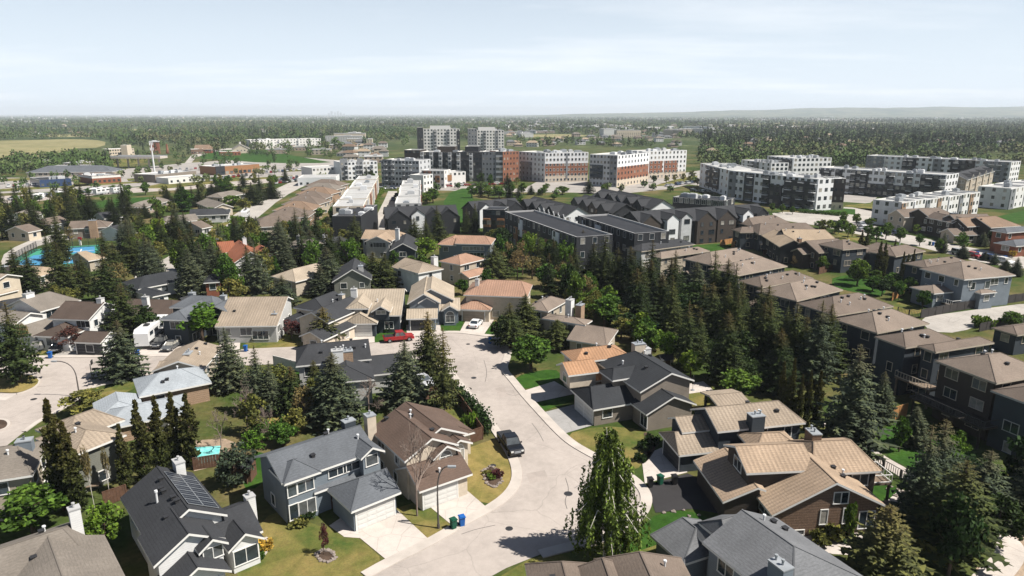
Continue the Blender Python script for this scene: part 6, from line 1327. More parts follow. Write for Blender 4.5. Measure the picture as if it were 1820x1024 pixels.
T('sd', 'spruces left of the bus road', '{} spruce left of the bus road', [(296, 335, 362, 24), (338, 331, 368, 24), (350, 328, 366, 24), (375, 324, 350, 22), (424, 326, 351, 24), (445, 323, 364, 36), (457, 330, 356, 30), (480, 318, 353, 28), (325, 376, 426, 28), (306, 380, 438, 42)])
T('sb', 'spruces between the bus road and the villas', '{} spruce between the bus road and the villas', [(384, 396, 452, 32), (417, 386, 428, 28), (454, 384, 426, 28), (494, 384, 452, 36), (333, 440, 525, 46), (350, 430, 500, 40), (372, 425, 492, 40), (390, 440, 500, 36), (262, 425, 486, 36), (245, 420, 476, 30)])
T('sb', 'spruces left of the tan roofed houses', '{} spruce left of the tan roofed houses', [(451, 438, 520, 48), (492, 392, 476, 50), (498, 489, 546, 48), (519, 385, 416, 26), (549, 408, 458, 38), (582, 385, 426, 30), (582, 438, 520, 56), (602, 418, 467, 38), (570, 474, 526, 42), (443, 420, 472, 30)])
T('sg', 'spruces in the middle rows', '{} spruce among the middle row houses', [(628, 382, 450, 36), (654, 370, 404, 24), (632, 376, 424, 26), (663, 446, 516, 44), (684, 452, 516, 44), (697, 388, 416, 20), (737, 386, 450, 36), (755, 388, 446, 28), (778, 365, 430, 28), (877, 436, 496, 56), (843, 360, 414, 14), (828, 370, 416, 18)])
T('sd', 'hedge of dark conifers by the villas', '{} dark conifer in the line between the villas and the white roofed row', [(596, 368, 406, 18), (605, 357, 398, 18), (614, 347, 388, 17), (622, 340, 374, 15), (630, 334, 364, 13), (640, 323, 352, 12), (649, 316, 346, 11)])
T('sd', 'spruce belt behind the townhouses', '{} spruce of the belt beside the black flat roofed block', [(1015, 453, 530, 38, 'blue tinged spruce standing alone left of the belt'), (1035, 408, 474, 28), (1055, 430, 504, 38), (1076, 418, 514, 58), (1124, 438, 528, 46), (1157, 461, 534, 40), (1100, 440, 525, 44), (1140, 455, 540, 40)])
T('sg', 'spruce belt below the eastern row', '{} tall spruce of the belt below the eastern row', [(1200, 490, 612, 44), (1227, 535, 658, 42), (1244, 548, 654, 38), (1270, 503, 602, 52), (1296, 500, 620, 44), (1325, 500, 612, 40), (1315, 517, 624, 40), (1358, 537, 642, 52), (1373, 535, 642, 42), (1400, 545, 652, 38), (1416, 537, 657, 54), (1440, 560, 668, 40)])
T('sd', 'spruces behind the gabled rows', '{} spruce behind the gabled townhouse rows', [(905, 321, 352, 15), (921, 329, 352, 13), (944, 327, 346, 13), (959, 336, 346, 11), (1047, 318, 344, 21)])
T('sb', 'young spruces on the far verge', '{} young spruce on the verge at the right edge', [(1753, 447, 463, 13), (1770, 449, 470, 15), (1790, 461, 480, 16), (1811, 457, 491, 19)])
T('pp', 'dark poplars in the left garden', '{} columnar dark poplar', [(80, 711, 906, 38, 'tallest dark poplar at the left, beside its shorter twin'), (113, 749, 912, 37, 'shorter twin of the tallest dark poplar at the left'), (208, 754, 876, 24, 'shortest dark poplar, left end of the row of five by the pool'), (238, 711, 857, 31, 'second dark poplar in the row of five by the pool'), (269, 707, 842, 28, 'middle dark poplar in the row of five by the pool'), (297, 700, 828, 28, 'fourth dark poplar in the row of five by the pool'), (326, 700, 828, 31, 'dark poplar at the pool end of the row of five')])
T('pp', 'slim poplars by the brick house', '{} slim brownish poplar behind the brown brick house', [(1400, 645, 766, 18), (1412, 640, 772, 18), (1425, 668, 776, 15), (1442, 660, 768, 15), (1459, 660, 766, 18)])
T('pp', 'garden poplars of the eastern houses', '{} slim garden poplar among the eastern houses', [(1533, 410, 456, 8), (1543, 413, 456, 10), (1568, 430, 496, 13), (1577, 432, 496, 11), (1591, 426, 481, 8), (1609, 448, 505, 8), (1616, 452, 508, 10), (1625, 443, 498, 8)])
T('pg', 'green columnar trees', '{} narrow bright green columnar tree', [(322, 332, 376, 30), (392, 318, 342, 20), (403, 320, 341, 22), (488, 455, 496, 22), (1058, 491, 526, 12), (1081, 510, 531, 11), (1690, 780, 856, 44, 'pale yellow green narrow tree beside the pale path')])
T('db', 'bright green trees', '{} bright green tree', [(352, 540, 609, 72, 'bright green tree in front of the grey blue two storey house'), (178, 897, 976, 62, 'bright green tree between the corner house and the solar house'), (755, 423, 465, 46, 'fresh green tree right of the bow gabled house'), (716, 391, 406, 28, 'round lime green tree in front of the townhouses with one white gable'), (1709, 768, 816, 36, 'lime green young tree on the lawn by the path'), (446, 767, 816, 42, 'yellow green tree right of the round sage tree')])
T('dg', 'green trees', '{} green tree', [(944, 600, 656, 70, 'round vivid green tree on the corner lawn of the road bend'), (1076, 530, 580, 54, 'vivid green tree above the orange tiled roof'), (1316, 662, 706, 68, 'round green tree behind the tan roofed pergola'), (974, 469, 512, 38, 'green tree at the end of the garden behind the boom lift'), (1607, 741, 803, 28, 'thin young tree beside the small blue spruce'), (1806, 830, 886, 36, 'green tree at the right edge above the sandy path'), (1517, 893, 966, 24, 'thin young tree at the corner of the brick house'), (500, 755, 792, 48, 'low broad green tree behind the grey turret house'), (1529, 462, 508, 36, 'round topped green tree in the garden right of the fence'), (45, 870, 946, 104, 'broad olive green tree in the bottom left garden')])
T('dd', 'dark leafy trees', '{} dark leafy tree', [(258, 545, 602, 46, 'dark round conifer beside the camper trailer'), (1115, 558, 592, 54, 'dark leafy tree right of the taupe roofs'), (1764, 410, 437, 28, 'dark tree in front of the orange brown hip roof'), (1487, 447, 480, 20, 'dark garden tree left of the pale garage wall'), (893, 562, 607, 42, 'dark leafy tree shading the bulb road'), (706, 343, 357, 13, 'dark shrub like tree on the right side of the alley')])
T('ds', 'sage green trees', '{} sage green tree', [(410, 790, 864, 64, 'round sage green tree below the swimming pool'), (236, 505, 532, 30, 'pale sage tree at the corner of the white bungalow')])
T('do', 'olive trees', '{} olive leafed tree among the western houses', [(405, 495, 546, 46), (280, 437, 468, 30), (362, 388, 413, 32), (304, 358, 386, 26), (435, 352, 376, 26), (278, 428, 461, 24), (876, 408, 442, 32, 'olive tree left of the black block with wood bays'), (448, 700, 772, 48, 'olive tree in the middle back garden'), (140, 695, 738, 72, 'olive bush like tree at the street corner above the hip roof')])
T('du', 'budding trees', '{} pale budding tree', [(124, 470, 521, 36), (203, 468, 520, 42), (120, 402, 436, 20), (946, 456, 496, 32, 'pale budding tree left of the lone blue tinged spruce'), (1412, 455, 476, 12, 'pale young tree at the orange fence')])
T('dp', 'purple leafed trees', '{} maroon tree', [(116, 583, 622, 48, 'maroon tree between the pickup and the white suv'), (516, 570, 602, 38, 'maroon tree right of the long tan roof'), (572, 933, 986, 20, 'small purple tree in a round bed on the front lawn')])
T('bt', 'bare trees', '{} bare tree', [(735, 752, 917, 96, 'bare tree in front of the brown roofed cream house'), (385, 725, 797, 56, 'bare tree behind the swimming pool'), (652, 668, 738, 64, 'tan bare tree between two blue green spruces')]); T('bb', 'pale saplings', '{} pale sapling', [(150, 795, 906, 18, 'taller pale sapling beside the hip roofed house'), (182, 800, 892, 15, 'shorter pale sapling beside the hip roofed house'), (30, 575, 626, 28, 'pale budding sapling on the lawn at the left junction')])
T('dg', 'street trees along the boulevard', '{} small street tree along the boulevard', [(47, 351, 363, 16), (68, 347, 359, 13), (105, 342, 353, 15), (121, 340, 351, 15), (138, 337, 349, 15), (155, 334, 347, 13), (200, 329, 341, 15), (228, 329, 339, 13), (256, 324, 347, 15), (181, 348, 358, 9)])
T('dg', 'leafy trees by the bus road', '{} leafy tree by the bus road', [(411, 348, 371, 34), (376, 369, 389, 32), (285, 364, 391, 24), (479, 418, 441, 22), (565, 370, 391, 22)])
T('dg', 'trees on the lawn by the dark townhouses', '{} leafy tree near the green lawn by the dark townhouses', [(769, 335, 361, 24), (757, 345, 363, 22), (838, 329, 352, 20), (868, 332, 351, 26), (887, 332, 353, 24), (925, 350, 373, 18), (972, 326, 338, 13), (1000, 331, 346, 22), (985, 345, 355, 16)])
T('dg', 'young trees before the apartments', '{} young tree before the dark and white apartments', [(1373, 361, 377, 10), (1392, 363, 379, 10), (1410, 367, 381, 11), (1501, 376, 398, 13), (1524, 380, 399, 15)])
T('do', 'young trees on the brick apartment forecourt', '{} young tree on the forecourt of the brick apartments', [(1185, 312, 326, 11), (1200, 310, 323, 11), (1215, 308, 323, 10), (1226, 312, 326, 10), (1240, 316, 331, 11), (1232, 303, 319, 13)])
T('dg', 'street trees of the eastern street', '{} street tree of the eastern street', [(1517, 400, 421, 15), (1548, 387, 403, 17), (1547, 400, 421, 19), (1578, 396, 425, 20), (1603, 405, 430, 19), (1637, 416, 437, 19), (1672, 424, 451, 14), (1715, 413, 449, 24)])
T('dg', 'garden trees of the eastern houses', '{} garden tree of the eastern houses', [(1463, 456, 483, 22), (1428, 444, 469, 16), (1588, 485, 514, 28), (1620, 493, 522, 22), (1644, 516, 549, 24), (1801, 555, 584, 36)])
T('dy', 'yellow trees', '{} yellow tree', [(1801, 445, 458, 13, 'bright yellow young tree on the verge at the right edge')])
def birch():
    base, h, mpp = rise(1085, 757, 990); rs = np.random.default_rng(4); root = empty('birch_tree', base, 0, 'tall weeping birch with white trunk on the curve of the road', 'birch')
    mb = MB(); mb.tube((0, 0, -.3), (.15, 0, h*.4), .27, .2, 9); mb.tube((.15, 0, h*.4), (-.1, .1, h*.75), .2, .1, 8); mb.tube((-.1, .1, h*.75), (-.35, 0, h*.99), .1, .02, 6)
    C = []
    for k in range(125):
        f = .16+.84*rs.random()**.85; az = rs.random()*6.28; R_ = 5.6*(1.04-f)**.8*(.5+.55*rs.random()); R_ = min(R_, 4.3)*(.7 if f < .22 else 1); z0 = h*f*.97
        p0 = np.array([0, 0, z0-R_*.35]); d = np.array([math.cos(az), math.sin(az), 0]); p1 = p0+d*R_*.6+np.array([0, 0, R_*.55]); p2 = p0+d*R_+np.array([0, 0, R_*.3])
        mb.tube(p0, p1, .055, .035, 4, 0, False); mb.tube(p1, p2, .035, .015, 4, 0, False)
        for j in range(rs.integers(5, 9)):
            t = .35+.75*rs.random(); q = p0+(p1-p0)*min(1, t*1.4) if t < .7 else p1+(p2-p1)*(t-.7)/.4; q = q+rs.normal(size=3)*.22; L = min(q[2]-.7, 1.2+2.6*rs.random())
            n = int(L*13); zz = np.linspace(0, -L, max(4, n)); st = np.tile(q, (len(zz), 1)); st[:, 2] += zz; st[:, :2] += rs.normal(size=(len(zz), 2))*.09+np.outer(-zz*.05, d[:2]); C.append(st)
    mb.build('trunk', 'bark_birch', root); C = np.concatenate(C); V, Fc = leaves(C, .19, rs, 1.6, 1.9); add('crown', mesh_np('crown', V, Fc, ['leaf_birch']), root); TREES.append((base.x, base.y, 3))
birch()
# fill of the clusters, tree by tree
S = scatter
S(['sd', 'sg', 'sd', 'sd', 'sb', 'dd', 'sg'], 'dense spruce belt', 'TREE in the dense shaded belt below the taupe roofed row', [(1090, 500), (1180, 520), (1300, 545), (1420, 585), (1490, 640), (1510, 745), (1400, 742), (1340, 700), (1250, 690), (1190, 625), (1120, 570)], 19, (8, 14), (2.2, 3.3), 1, .6)
S(['dd', 'dg', 'db', 'sd', 'du'], 'wooded garden strip', 'TREE in the wooded strip behind the boom lift', [(885, 440), (1000, 480), (1060, 510), (1085, 560), (1010, 560), (950, 520), (890, 500)], 22, (9, 14), (1.8, 3), 2, .7)
S(['sd', 'sg', 'do', 'dg', 'sb', 'db', 'dg'], 'western garden trees', 'TREE in the western gardens around the tennis courts', [(215, 440), (270, 420), (330, 435), (420, 475), (480, 505), (440, 545), (330, 520), (225, 505)], 32, (9, 15), (1.8, 3), 3, .7)
S(['sd', 'sb', 'dg', 'db', 'do'], 'middle garden trees', 'TREE in the gardens between the villas and the tan roofs', [(440, 430), (520, 415), (640, 405), (650, 480), (560, 540), (440, 500)], 27, (9, 14), (1.8, 2.8), 4, .7)
S(['sd', 'sg', 'dg', 'do'], 'trees beyond the tennis courts', 'TREE among the houses beyond the tennis courts', [(0, 372), (120, 366), (280, 366), (300, 400), (250, 425), (60, 420), (0, 440)], 30, (9, 15), (1.8, 2.8), 5, .7)
S(['sd', 'dg', 'do'], 'trees at the head of the bus road', 'TREE at the head of the bus road', [(270, 332), (520, 322), (490, 345), (430, 366), (300, 370)], 14, (8, 13), (1.8, 2.8), 6, .7)
S(['dg', 'do', 'sd'], 'trees before the brick apartments', 'TREE between the gabled rows and the brick apartments', [(850, 322), (1110, 338), (1100, 345), (930, 350), (850, 352)], 16, (6, 10), (1.6, 2.6), 7, .8)
S(['dg', 'db', 'dd'], 'small garden trees of the eastern houses', 'TREE in a back garden of the eastern houses', [(1400, 450), (1500, 455), (1640, 500), (1640, 545), (1560, 525), (1440, 478)], 10, (4, 7), (1.2, 2), 8, .8)
S(['sg', 'sb', 'dd'], 'lower right garden trees', 'TREE in the lower right corner', [(1620, 905), (1700, 900), (1830, 880), (1830, 935), (1700, 1030), (1640, 1000)], 7, (7, 12), (2, 3), 9, .7)
S(['sg', 'sd', 'do'], 'left edge trees', 'TREE beside the houses at the left edge', [(-20, 500), (20, 500), (60, 510), (100, 520), (30, 530), (-20, 530)], 5, (9, 13), (1.8, 2.8), 10, .7)
S(['do', 'du', 'bt', 'sg'], 'back garden trees of the near houses', 'TREE in the back gardens behind the pool', [(425, 720), (470, 690), (540, 700), (640, 740), (560, 775), (450, 790)], 9, (5, 9), (1.5, 2.4), 11, .7)
S(['dg', 'db', 'do'], 'trees behind the orange roof', 'TREE between the road bend and the spruce belt', [(1000, 520), (1100, 560), (1180, 640), (1240, 680), (1160, 640), (1080, 590), (1010, 560)], 20, (5, 9), (1.6, 2.6), 12, .7)
S(['dg', 'db', 'do'], 'parking lot trees', 'TREE in the central parking lots', [(480, 320), (640, 290), (650, 310), (540, 330)], 9, (5, 8), (1.6, 2.4), 13, .8, mass=True)
S(['sd', 'dg', 'do', 'dd'], 'trees below the apartments', 'TREE around the dark and white apartment blocks', [(1260, 275), (1460, 262), (1820, 268), (1820, 325), (1700, 350), (1640, 345), (1450, 290)], 36, (7, 13), (1.8, 3.2), 14, .8, mass=True)
S(['dg', 'dd', 'do', 'sd'], 'trees round the overpass', 'TREE around the overpass and the slope behind it', [(120, 290), (260, 280), (340, 285), (440, 275), (600, 275), (620, 290), (400, 285), (180, 308)], 40, (8, 13), (2.4, 4), 15, .8, mass=True)
S(['sd', 'dg', 'dd'], 'trees right of the white tower block', 'TREE on the slope around the red tower', [(190, 262), (340, 258), (440, 262), (420, 275), (200, 285)], 30, (9, 14), (2.6, 4), 16, .8, mass=True)
S(['dg', 'do', 'db', 'dg'], 'trees of the western lots', 'TREE between the boulevard stores and parking lots', [(0, 345), (0, 312), (130, 306), (240, 300), (380, 290), (560, 286), (560, 312), (420, 325), (250, 340), (100, 352)], 46, (6, 10), (1.8, 3.2), 17, .8, True, mass=True)
S(['dg', 'do', 'dp'], 'trees of the central lots', 'TREE in the lots below the towers and brick apartments', [(690, 332), (760, 326), (930, 334), (1100, 336), (1240, 306), (1245, 330), (1180, 345), (960, 352), (780, 342)], 16, (4, 7), (1.4, 2.2), 18, .8, True, mass=True)
S(['db', 'dg', 'do'], 'spring green trees of the gardens', 'TREE among the tan roofed gardens in the middle', [(600, 500), (640, 470), (780, 470), (870, 480), (900, 500), (820, 530), (790, 500), (700, 500)], 12, (5, 9), (1.4, 2.2), 19, .8)
S(['db', 'dg', 'do', 'du'], 'spring green trees of the west', 'TREE by the bungalows around the left junction', [(60, 530), (110, 520), (230, 540), (330, 590), (330, 605), (200, 600), (100, 560)], 8, (4, 8), (1.3, 2.2), 20, .8)
S(['sd', 'dg', 'sd', 'db'], 'trees along the white roofed row', 'TREE squeezed between the villas and the white roofed row', [(575, 412), (640, 345), (652, 318), (664, 318), (652, 345), (596, 412)], 16, (6, 10), (1.4, 2.2), 22, .6)
S(['dg', 'db', 'do', 'sd'], 'trees beside the bus road', 'TREE on the verges of the bus road', [(300, 465), (400, 402), (430, 392), (440, 420), (380, 470), (320, 480)], 14, (6, 11), (1.5, 2.5), 23, .7)
S(['dg', 'db', 'sb', 'do'], 'street garden trees of the far eastern rows', 'TREE among the houses and townhouses of the far eastern street', [(1440, 395), (1560, 400), (1820, 440), (1820, 480), (1700, 460), (1560, 440), (1440, 420)], 14, (4, 8), (1.2, 2.2), 24, .8)
# shrubs and hedges
for a in [('kg', 440, 995, 2.2, 1.5, 'round clipped green bush at the picture window of the solar house'), ('ky', 468, 975, 2.0, .9, 'yellow green low shrub in the solar house flower bed'), ('ko', 530, 932, 2.6, 1.1, 'olive foundation shrub under the turret of the blue grey house'), ('kd', 548, 925, 1.6, 1, 'dark low shrub beside the porch of the blue grey house'),
          ('kp', 884, 846, 1.6, .8, 'reddish shrub in the stone ring on the dry lawn'), ('kg', 874, 850, 1.3, .6, 'green shrub in the stone ring on the dry lawn'), ('ko', 865, 842, 1.2, .5, 'grey green shrub at the top of the stone ring'), ('kb', 832, 762, 2.4, 2.6, 'leafy shrub inside the brown fence corner'), ('ko', 815, 812, 2.2, .9, 'olive shrub before the arched window of the cream house'),
          ('ko', 1682, 998, 4.6, 2.0, 'brown olive bush beside the sandy path'), ('ko', 1466, 962, 3.4, 1.6, 'olive bush behind the grey shingle roof'), ('kd', 1500, 960, 2, 1.3, 'dark bush right of the olive bush behind the grey roof'), ('kb', 1748, 582, 4, 2.4, 'bright round bush at the start of the alley fence'), ('kg', 465, 992, .9, .6, 'tiny round shrub in the solar house flower bed'),
          ('kd', 1160, 790, 2.0, 1.4, 'dark shrub in the curved bed by the dark slate house'), ('kd', 1145, 800, 1.8, 1.2, 'second dark shrub along the curved bed by the dark slate house'), ('kd', 1138, 820, 1.6, 1, 'lowest dark shrub of the curved bed by the dark slate house'), ('kg', 800, 575, 2, .9, 'small shrub on the lush lawn left of the white car'), ('kg', 688, 588, 3, 1.2, 'shrub on the lush lawn above the red pickup'),
          ('ko', 452, 606, 2.4, 1.2, 'ochre shrub before the brick garage front'), ('kg', 475, 606, 1.8, 1.4, 'round green shrub before the long tan roof'), ('kd', 585, 604, 2.2, 1, 'dark shrub under the rusty brown spruce'), ('kd', 1025, 690, 1.4, .9, 'dark shrub at the stone garage corner'), ('kg', 1278, 715, 3, 1.6, 'green shrub on the lawn behind the pergola')]: shrub(*a)
hedge([(803, 702), (820, 716), (848, 744), (868, 772)], 1.5, 2.3, 'leaf_dark', 'dark green hedge outside the brown fence along the road'); hedge([(660, 378), (668, 358), (680, 340)], 2, 2.2, 'leaf_green', 'green hedge between the alley and the white roofed row'); hedge([(1090, 575), (1125, 585), (1160, 605)], 3, 3, 'leaf_dark', 'dark hedge above the orange tiled roof')
hedge([(1420, 378), (1462, 381), (1494, 384)], 2, 1.6, 'leaf_green', 'low hedge below the nearest apartment block'); hedge([(455, 770), (480, 778), (520, 765)], 2.2, 1.8, 'leaf_green', 'hedge behind the grey turret house'); hedge([(1650, 560), (1700, 549), (1760, 541)], .9, .8, 'leaf_green', 'strip of low plants along the alley fence')
hedge([(1225, 610), (1280, 640), (1330, 670)], 4, 2.4, 'leaf_dark', 'shaded undergrowth hedge in the spruce belt')

# ------------------------------------------------------------------ woods too dense to count
def woods(name, bands, mat, seed, cone, test):
    rs = np.random.default_rng(seed); VV = []; FF = []; off = 0
    for (y0, y1, x0, x1, n, q, ls, hh) in bands:
        for _ in range(n):
            px, py = rs.uniform(x0, x1), rs.uniform(y0, y1)
            if not test(px, py): continue
            p = G(px, py)
            if any(inpoly(px, py, c_) for c_ in CLEAR) or not free(p, 3.5): continue
            k = .7+.6*rs.random(); h = hh*k; w = hh*(.26 if cone else .42)*(.8+.5*rs.random())
            if cone:
                f = rs.random(q)**1.25; rr = w*(1-f)*(.35+.65*rs.random(q)); az = rs.random(q)*6.28; C = np.stack([rr*np.cos(az), rr*np.sin(az), h*(.06+.94*f)], 1)
            else:
                d = unit(rs.normal(size=(q, 3))); C = d*(.45+.55*rs.random((q, 1)))*np.array([w, w, h*.46])+np.array([0, 0, h*.54])
            V, Fc = leaves(C+np.array([p.x, p.y, 0]), ls*k, rs, 0, 1.3); VV.append(V); FF.append(Fc+off); off += len(V)
    V = np.concatenate(VV); V[:, 2] = np.maximum(V[:, 2], .05); tag(add(name, mesh_np(name, V, np.concatenate(FF), [mat])), kind='stuff')
def m_woods(name, a, b, c_):
    m, nt, bs = nodes(name); tc = N(nt, 'ShaderNodeTexCoord').outputs['Object']; gi = N(nt, 'ShaderNodeNewGeometry').outputs['Random Per Island']
    col = ramp(nt, noise(nt, tc, .0075, 7, .68), [(.36, a), (.5, b), (.62, c_)]); nt.links.new(mul(nt, col, grey(nt, gi, .84, 1.16, 0, 1)), bs.inputs['Base Color']); bs.inputs['Roughness'].default_value = .8; bs.inputs['Specular IOR Level'].default_value = .1
    ge = N(nt, 'ShaderNodeNewGeometry'); va = N(nt, 'ShaderNodeVectorMath', operation='MULTIPLY_ADD'); nt.links.new(ge.outputs['Normal'], va.inputs[0]); va.inputs[1].default_value = (.4,)*3; va.inputs[2].default_value = (.1, -.12, .6)
    vn = N(nt, 'ShaderNodeVectorMath', operation='NORMALIZE'); nt.links.new(va.outputs[0], vn.inputs[0]); nt.links.new(vn.outputs[0], bs.inputs['Normal'])
m_woods('woods_broad', (.03, .058, .017), (.052, .085, .024), (.1, .1, .045)); m_woods('woods_conifer', (.013, .026, .011), (.022, .037, .015), (.036, .046, .017))
def patch(px, py):
    # clearings in the woods
    g = G(px, py); s = math.sin(g.x*.006+1.3)*math.sin(g.y*.0035+.4)+.6*math.sin(g.x*.013+g.y*.007); west = px < 730
    if 725 < px < 1245 and py > 226: return (s > -.7 and py < 240) or (s > -.25 and py < 262)
    if px >= 1245 and py < 226: return s > -.2
    if py > 262 and west: return (px < 195 and py > 283) or s > .9 or (330 < px < 720 and py < 272 and s > -.1)
    if px >= 1230 and py > 262: return s > -.5 and free(G(px, py), 8)
    return s > (-1.1 if west else -.9)
BAND = [(205.2, 208, -60, 1880, 1500, 5, 13, 11), (208, 212, -60, 1880, 3600, 6, 7, 10), (212, 218, -60, 1880, 5200, 9, 4.6, 10.5), (218, 226, -60, 1880, 5200, 15, 3.2, 11), (226, 238, -60, 1880, 3800, 26, 2.3, 11), (238, 252, -60, 1880, 2100, 46, 1.8, 11), (252, 275, -60, 1880, 1000, 70, 1.4, 10.5), (264, 300, 1230, 1880, 900, 70, 1.25, 10), (275, 318, -60, 260, 380, 80, 1.2, 9.5)]
woods('woods', BAND, 'woods_broad', 7, False, patch)
woods('woods', [(b_[0], b_[1], b_[2], b_[3], int(b_[4]*.55), b_[5], b_[6]*.8, b_[7]*1.2) for b_ in BAND[:-2]]+[(228, 272, 1250, 1880, 900, 60, 1.5, 14)], 'woods_conifer', 9, True, lambda x, y: patch(x, y) and (x > 1240 or math.sin(G(x, y).x*.01) > -.2))

def town():
    """rooftops of the far suburbs, far more than one could count"""
    rs = random.Random(21); mb = MB()
    for (y0, y1, x0, x1, n) in ((205, 208, 0, 1820, 420), (208, 213, 0, 1820, 520), (211, 232, 900, 1560, 900), (213, 226, 0, 420, 160), (213, 222, 430, 900, 120)):
        for _ in range(n):
            x, y = rs.uniform(x0, x1), rs.uniform(y0, y1)
            if any(inpoly(x, y, c_) for c_ in CLEAR): continue
            p = G(x, y); s = math.sin(p.x*.0021+p.y*.0007)+math.sin(p.y*.0017-p.x*.0006)
            if s < -.1: continue
            k = 1 if y > 211 else 1.5; w, d, h = rs.uniform(10, 26)*k, rs.uniform(9, 16)*k, rs.choice((4, 6, 6, 9))*k; q = rs.choice((0, 0, 1, 2)); mb.box((p.x, p.y, h/2), (w, d, h), rs.uniform(-.4, .4), q); mb.box((p.x, p.y, h+.8), (w*1.05, d*1.05, 1.8), 0, 3 if rs.random() < .5 else 4, .55)
    tag(mb.build('distant_town', ['stucco_white', 'siding_beige', 'siding_palegrey', 'shingle_weathered', 'flat_roof_grey']), kind='stuff')
town()

def mass():
    rs = np.random.default_rng(77)
    for cone, mat in ((False, 'woods_broad'), (True, 'woods_conifer')):
        VV, FF, off = [], [], 0
        for p, kd, h, w in MASS:
            if (kd[0] == 's') != cone: continue
            q = 110
            if cone: f = rs.random(q)**1.25; rr = w*(1-f)*(.35+.65*rs.random(q)); az = rs.random(q)*6.28; C = np.stack([rr*np.cos(az), rr*np.sin(az), h*(.06+.94*f)], 1)
            else:
                d = unit(rs.normal(size=(q, 3))); k = 1+.25*np.sin(d[:, :1]*5+d[:, 1:2]*4+p.x); C = d*k*(.5+.5*rs.random((q, 1)))*np.array([w, w, h*.4])+np.array([0, 0, h*.58])
            V, Fc = leaves(C+np.array([p.x, p.y, 0]), .85, rs, 0, 1.3); VV.append(V); FF.append(Fc+off); off += len(V)
            if not cone:
                mb = MB(); mb.tube((p.x, p.y, 0), (p.x, p.y, h*.5), .16, .1, 5); V = np.array(mb.v); VV.append(V); FF.append(np.array([f_ for f_ in mb.f if len(f_) == 4])+off); off += len(V)
        V = np.concatenate(VV); V[:, 2] = np.maximum(V[:, 2], .03); tag(add('tree_mass', mesh_np('tree_mass', V, np.concatenate(FF), [mat])), kind='stuff')
mass()

# ------------------------------------------------------------------ vehicles, bins, fences and the rest
car('pickup', 'paint_black', 907, 797, (925, 822), 'black pickup truck parked along the dry lawn kerb')
car('sedan', 'paint_white', 846, 580, (860, 566), 'white sedan nose in on the drive of the rust roofed house')
car('pickup', 'paint_red', 709, 606, (740, 603), 'bright red pickup parked before the tan roofed grey house')
car('pickup', 'paint_grey', 74, 622, (60, 627), 'dark grey pickup on the driveway beside the white house at the left'); car('suv', 'paint_silver', 152, 620, (143, 626), 'silver white suv before the brown double garage')
car('suv', 'paint_black', 107, 622, (98, 628), 'black suv half hidden behind the maroon tree'); car('pickup', 'paint_black', 289, 614, (280, 620), 'black pickup beside the camper trailer'); car('sedan', 'paint_grey', 305, 620, (294, 627), 'dark sedan right of the black pickup by the camper')
car('sedan', 'paint_silver', 753, 683, (763, 689), 'silver car half hidden under the lanky spruces'); car('pickup', 'paint_blue', 699, 357, (694, 363), 'dark blue pickup parked in the narrow alley')
car('suv', 'paint_black', 1481, 400, (1470, 398), 'black suv parked left on the eastern street'); car('sedan', 'paint_black', 1504, 406, (1494, 403), 'black sedan behind the black suv on the eastern street'); car('suv', 'paint_silver', 1531, 403, (1541, 406), 'silver suv on the far side of the eastern street'); car('sedan', 'paint_silver', 1529, 411, (1519, 408), 'silver sedan behind a green street tree')
car('van', 'paint_white', 1345, 391, (1338, 393), 'white van behind the taupe roofs by the apartments', full=False); car('suv', 'paint_blue', 1590, 418, (1580, 416), 'blue suv at the kerb by the beige gabled house')
rc = random.Random(6)
def lot(x0, y0, x1, y1, n, label, group, hd):
    cs = []
    for k in range(n):
        t = (k+.5)/n; x, y = x0+(x1-x0)*t+rc.uniform(-2, 2), y0+(y1-y0)*t+rc.uniform(-.6, .6); cs.append((x, y))
    for i, (x, y) in enumerate(cs):
        lb = label if n > 12 else ordinal(i)+' '+label
        car(rc.choice(['sedan', 'suv', 'suv', 'pickup', 'van']), rc.choice(['paint_white', 'paint_white', 'paint_silver', 'paint_black', 'paint_grey', 'paint_red', 'paint_blue', 'paint_silver']), x, y, (x+hd[0], y+hd[1]), lb, group, full=False, cat='car')
lot(488, 327, 532, 322, 9, 'car in the lot below the white office', 'cars in the white office lot', (1, -3)); lot(492, 321, 530, 317, 8, 'car in the back line of the white office lot', 'cars in the back line of the office lot', (1, -3))
lot(20, 356, 150, 343, 12, 'car parked along the western boulevard', 'cars along the western boulevard', (8, -1)); lot(10, 333, 110, 327, 9, 'car in the lot behind the boulevard', 'cars behind the boulevard', (0, -3)); lot(370, 322, 440, 312, 10, 'car in the strip mall lot', 'cars in the strip mall lot', (1, -3)); lot(300, 305, 380, 298, 9, 'car beyond the brown strip mall', 'cars beyond the brown strip mall', (0, -3))
lot(470, 308, 540, 302, 10, 'car near the black and orange strip mall', 'cars by the black and orange strip mall', (0, -3)); lot(770, 333, 900, 328, 12, 'car along the forecourt below the black apartment block', 'cars below the black apartment block', (8, 0)); lot(676, 338, 702, 336.5, 3, 'car across the head of the alley', 'cars at the alley head', (8, 0)); lot(1180, 332, 1235, 326, 6, 'car by the brick apartment forecourt', 'cars by the brick apartments', (8, -1)); lot(1230, 340, 1265, 345, 4, 'car before the white and black apartment wing', 'cars before the apartment wing', (8, 1))
lot(1690, 452, 1800, 470, 4, 'car on the lower eastern street', 'cars on the lower eastern street', (9, 2))
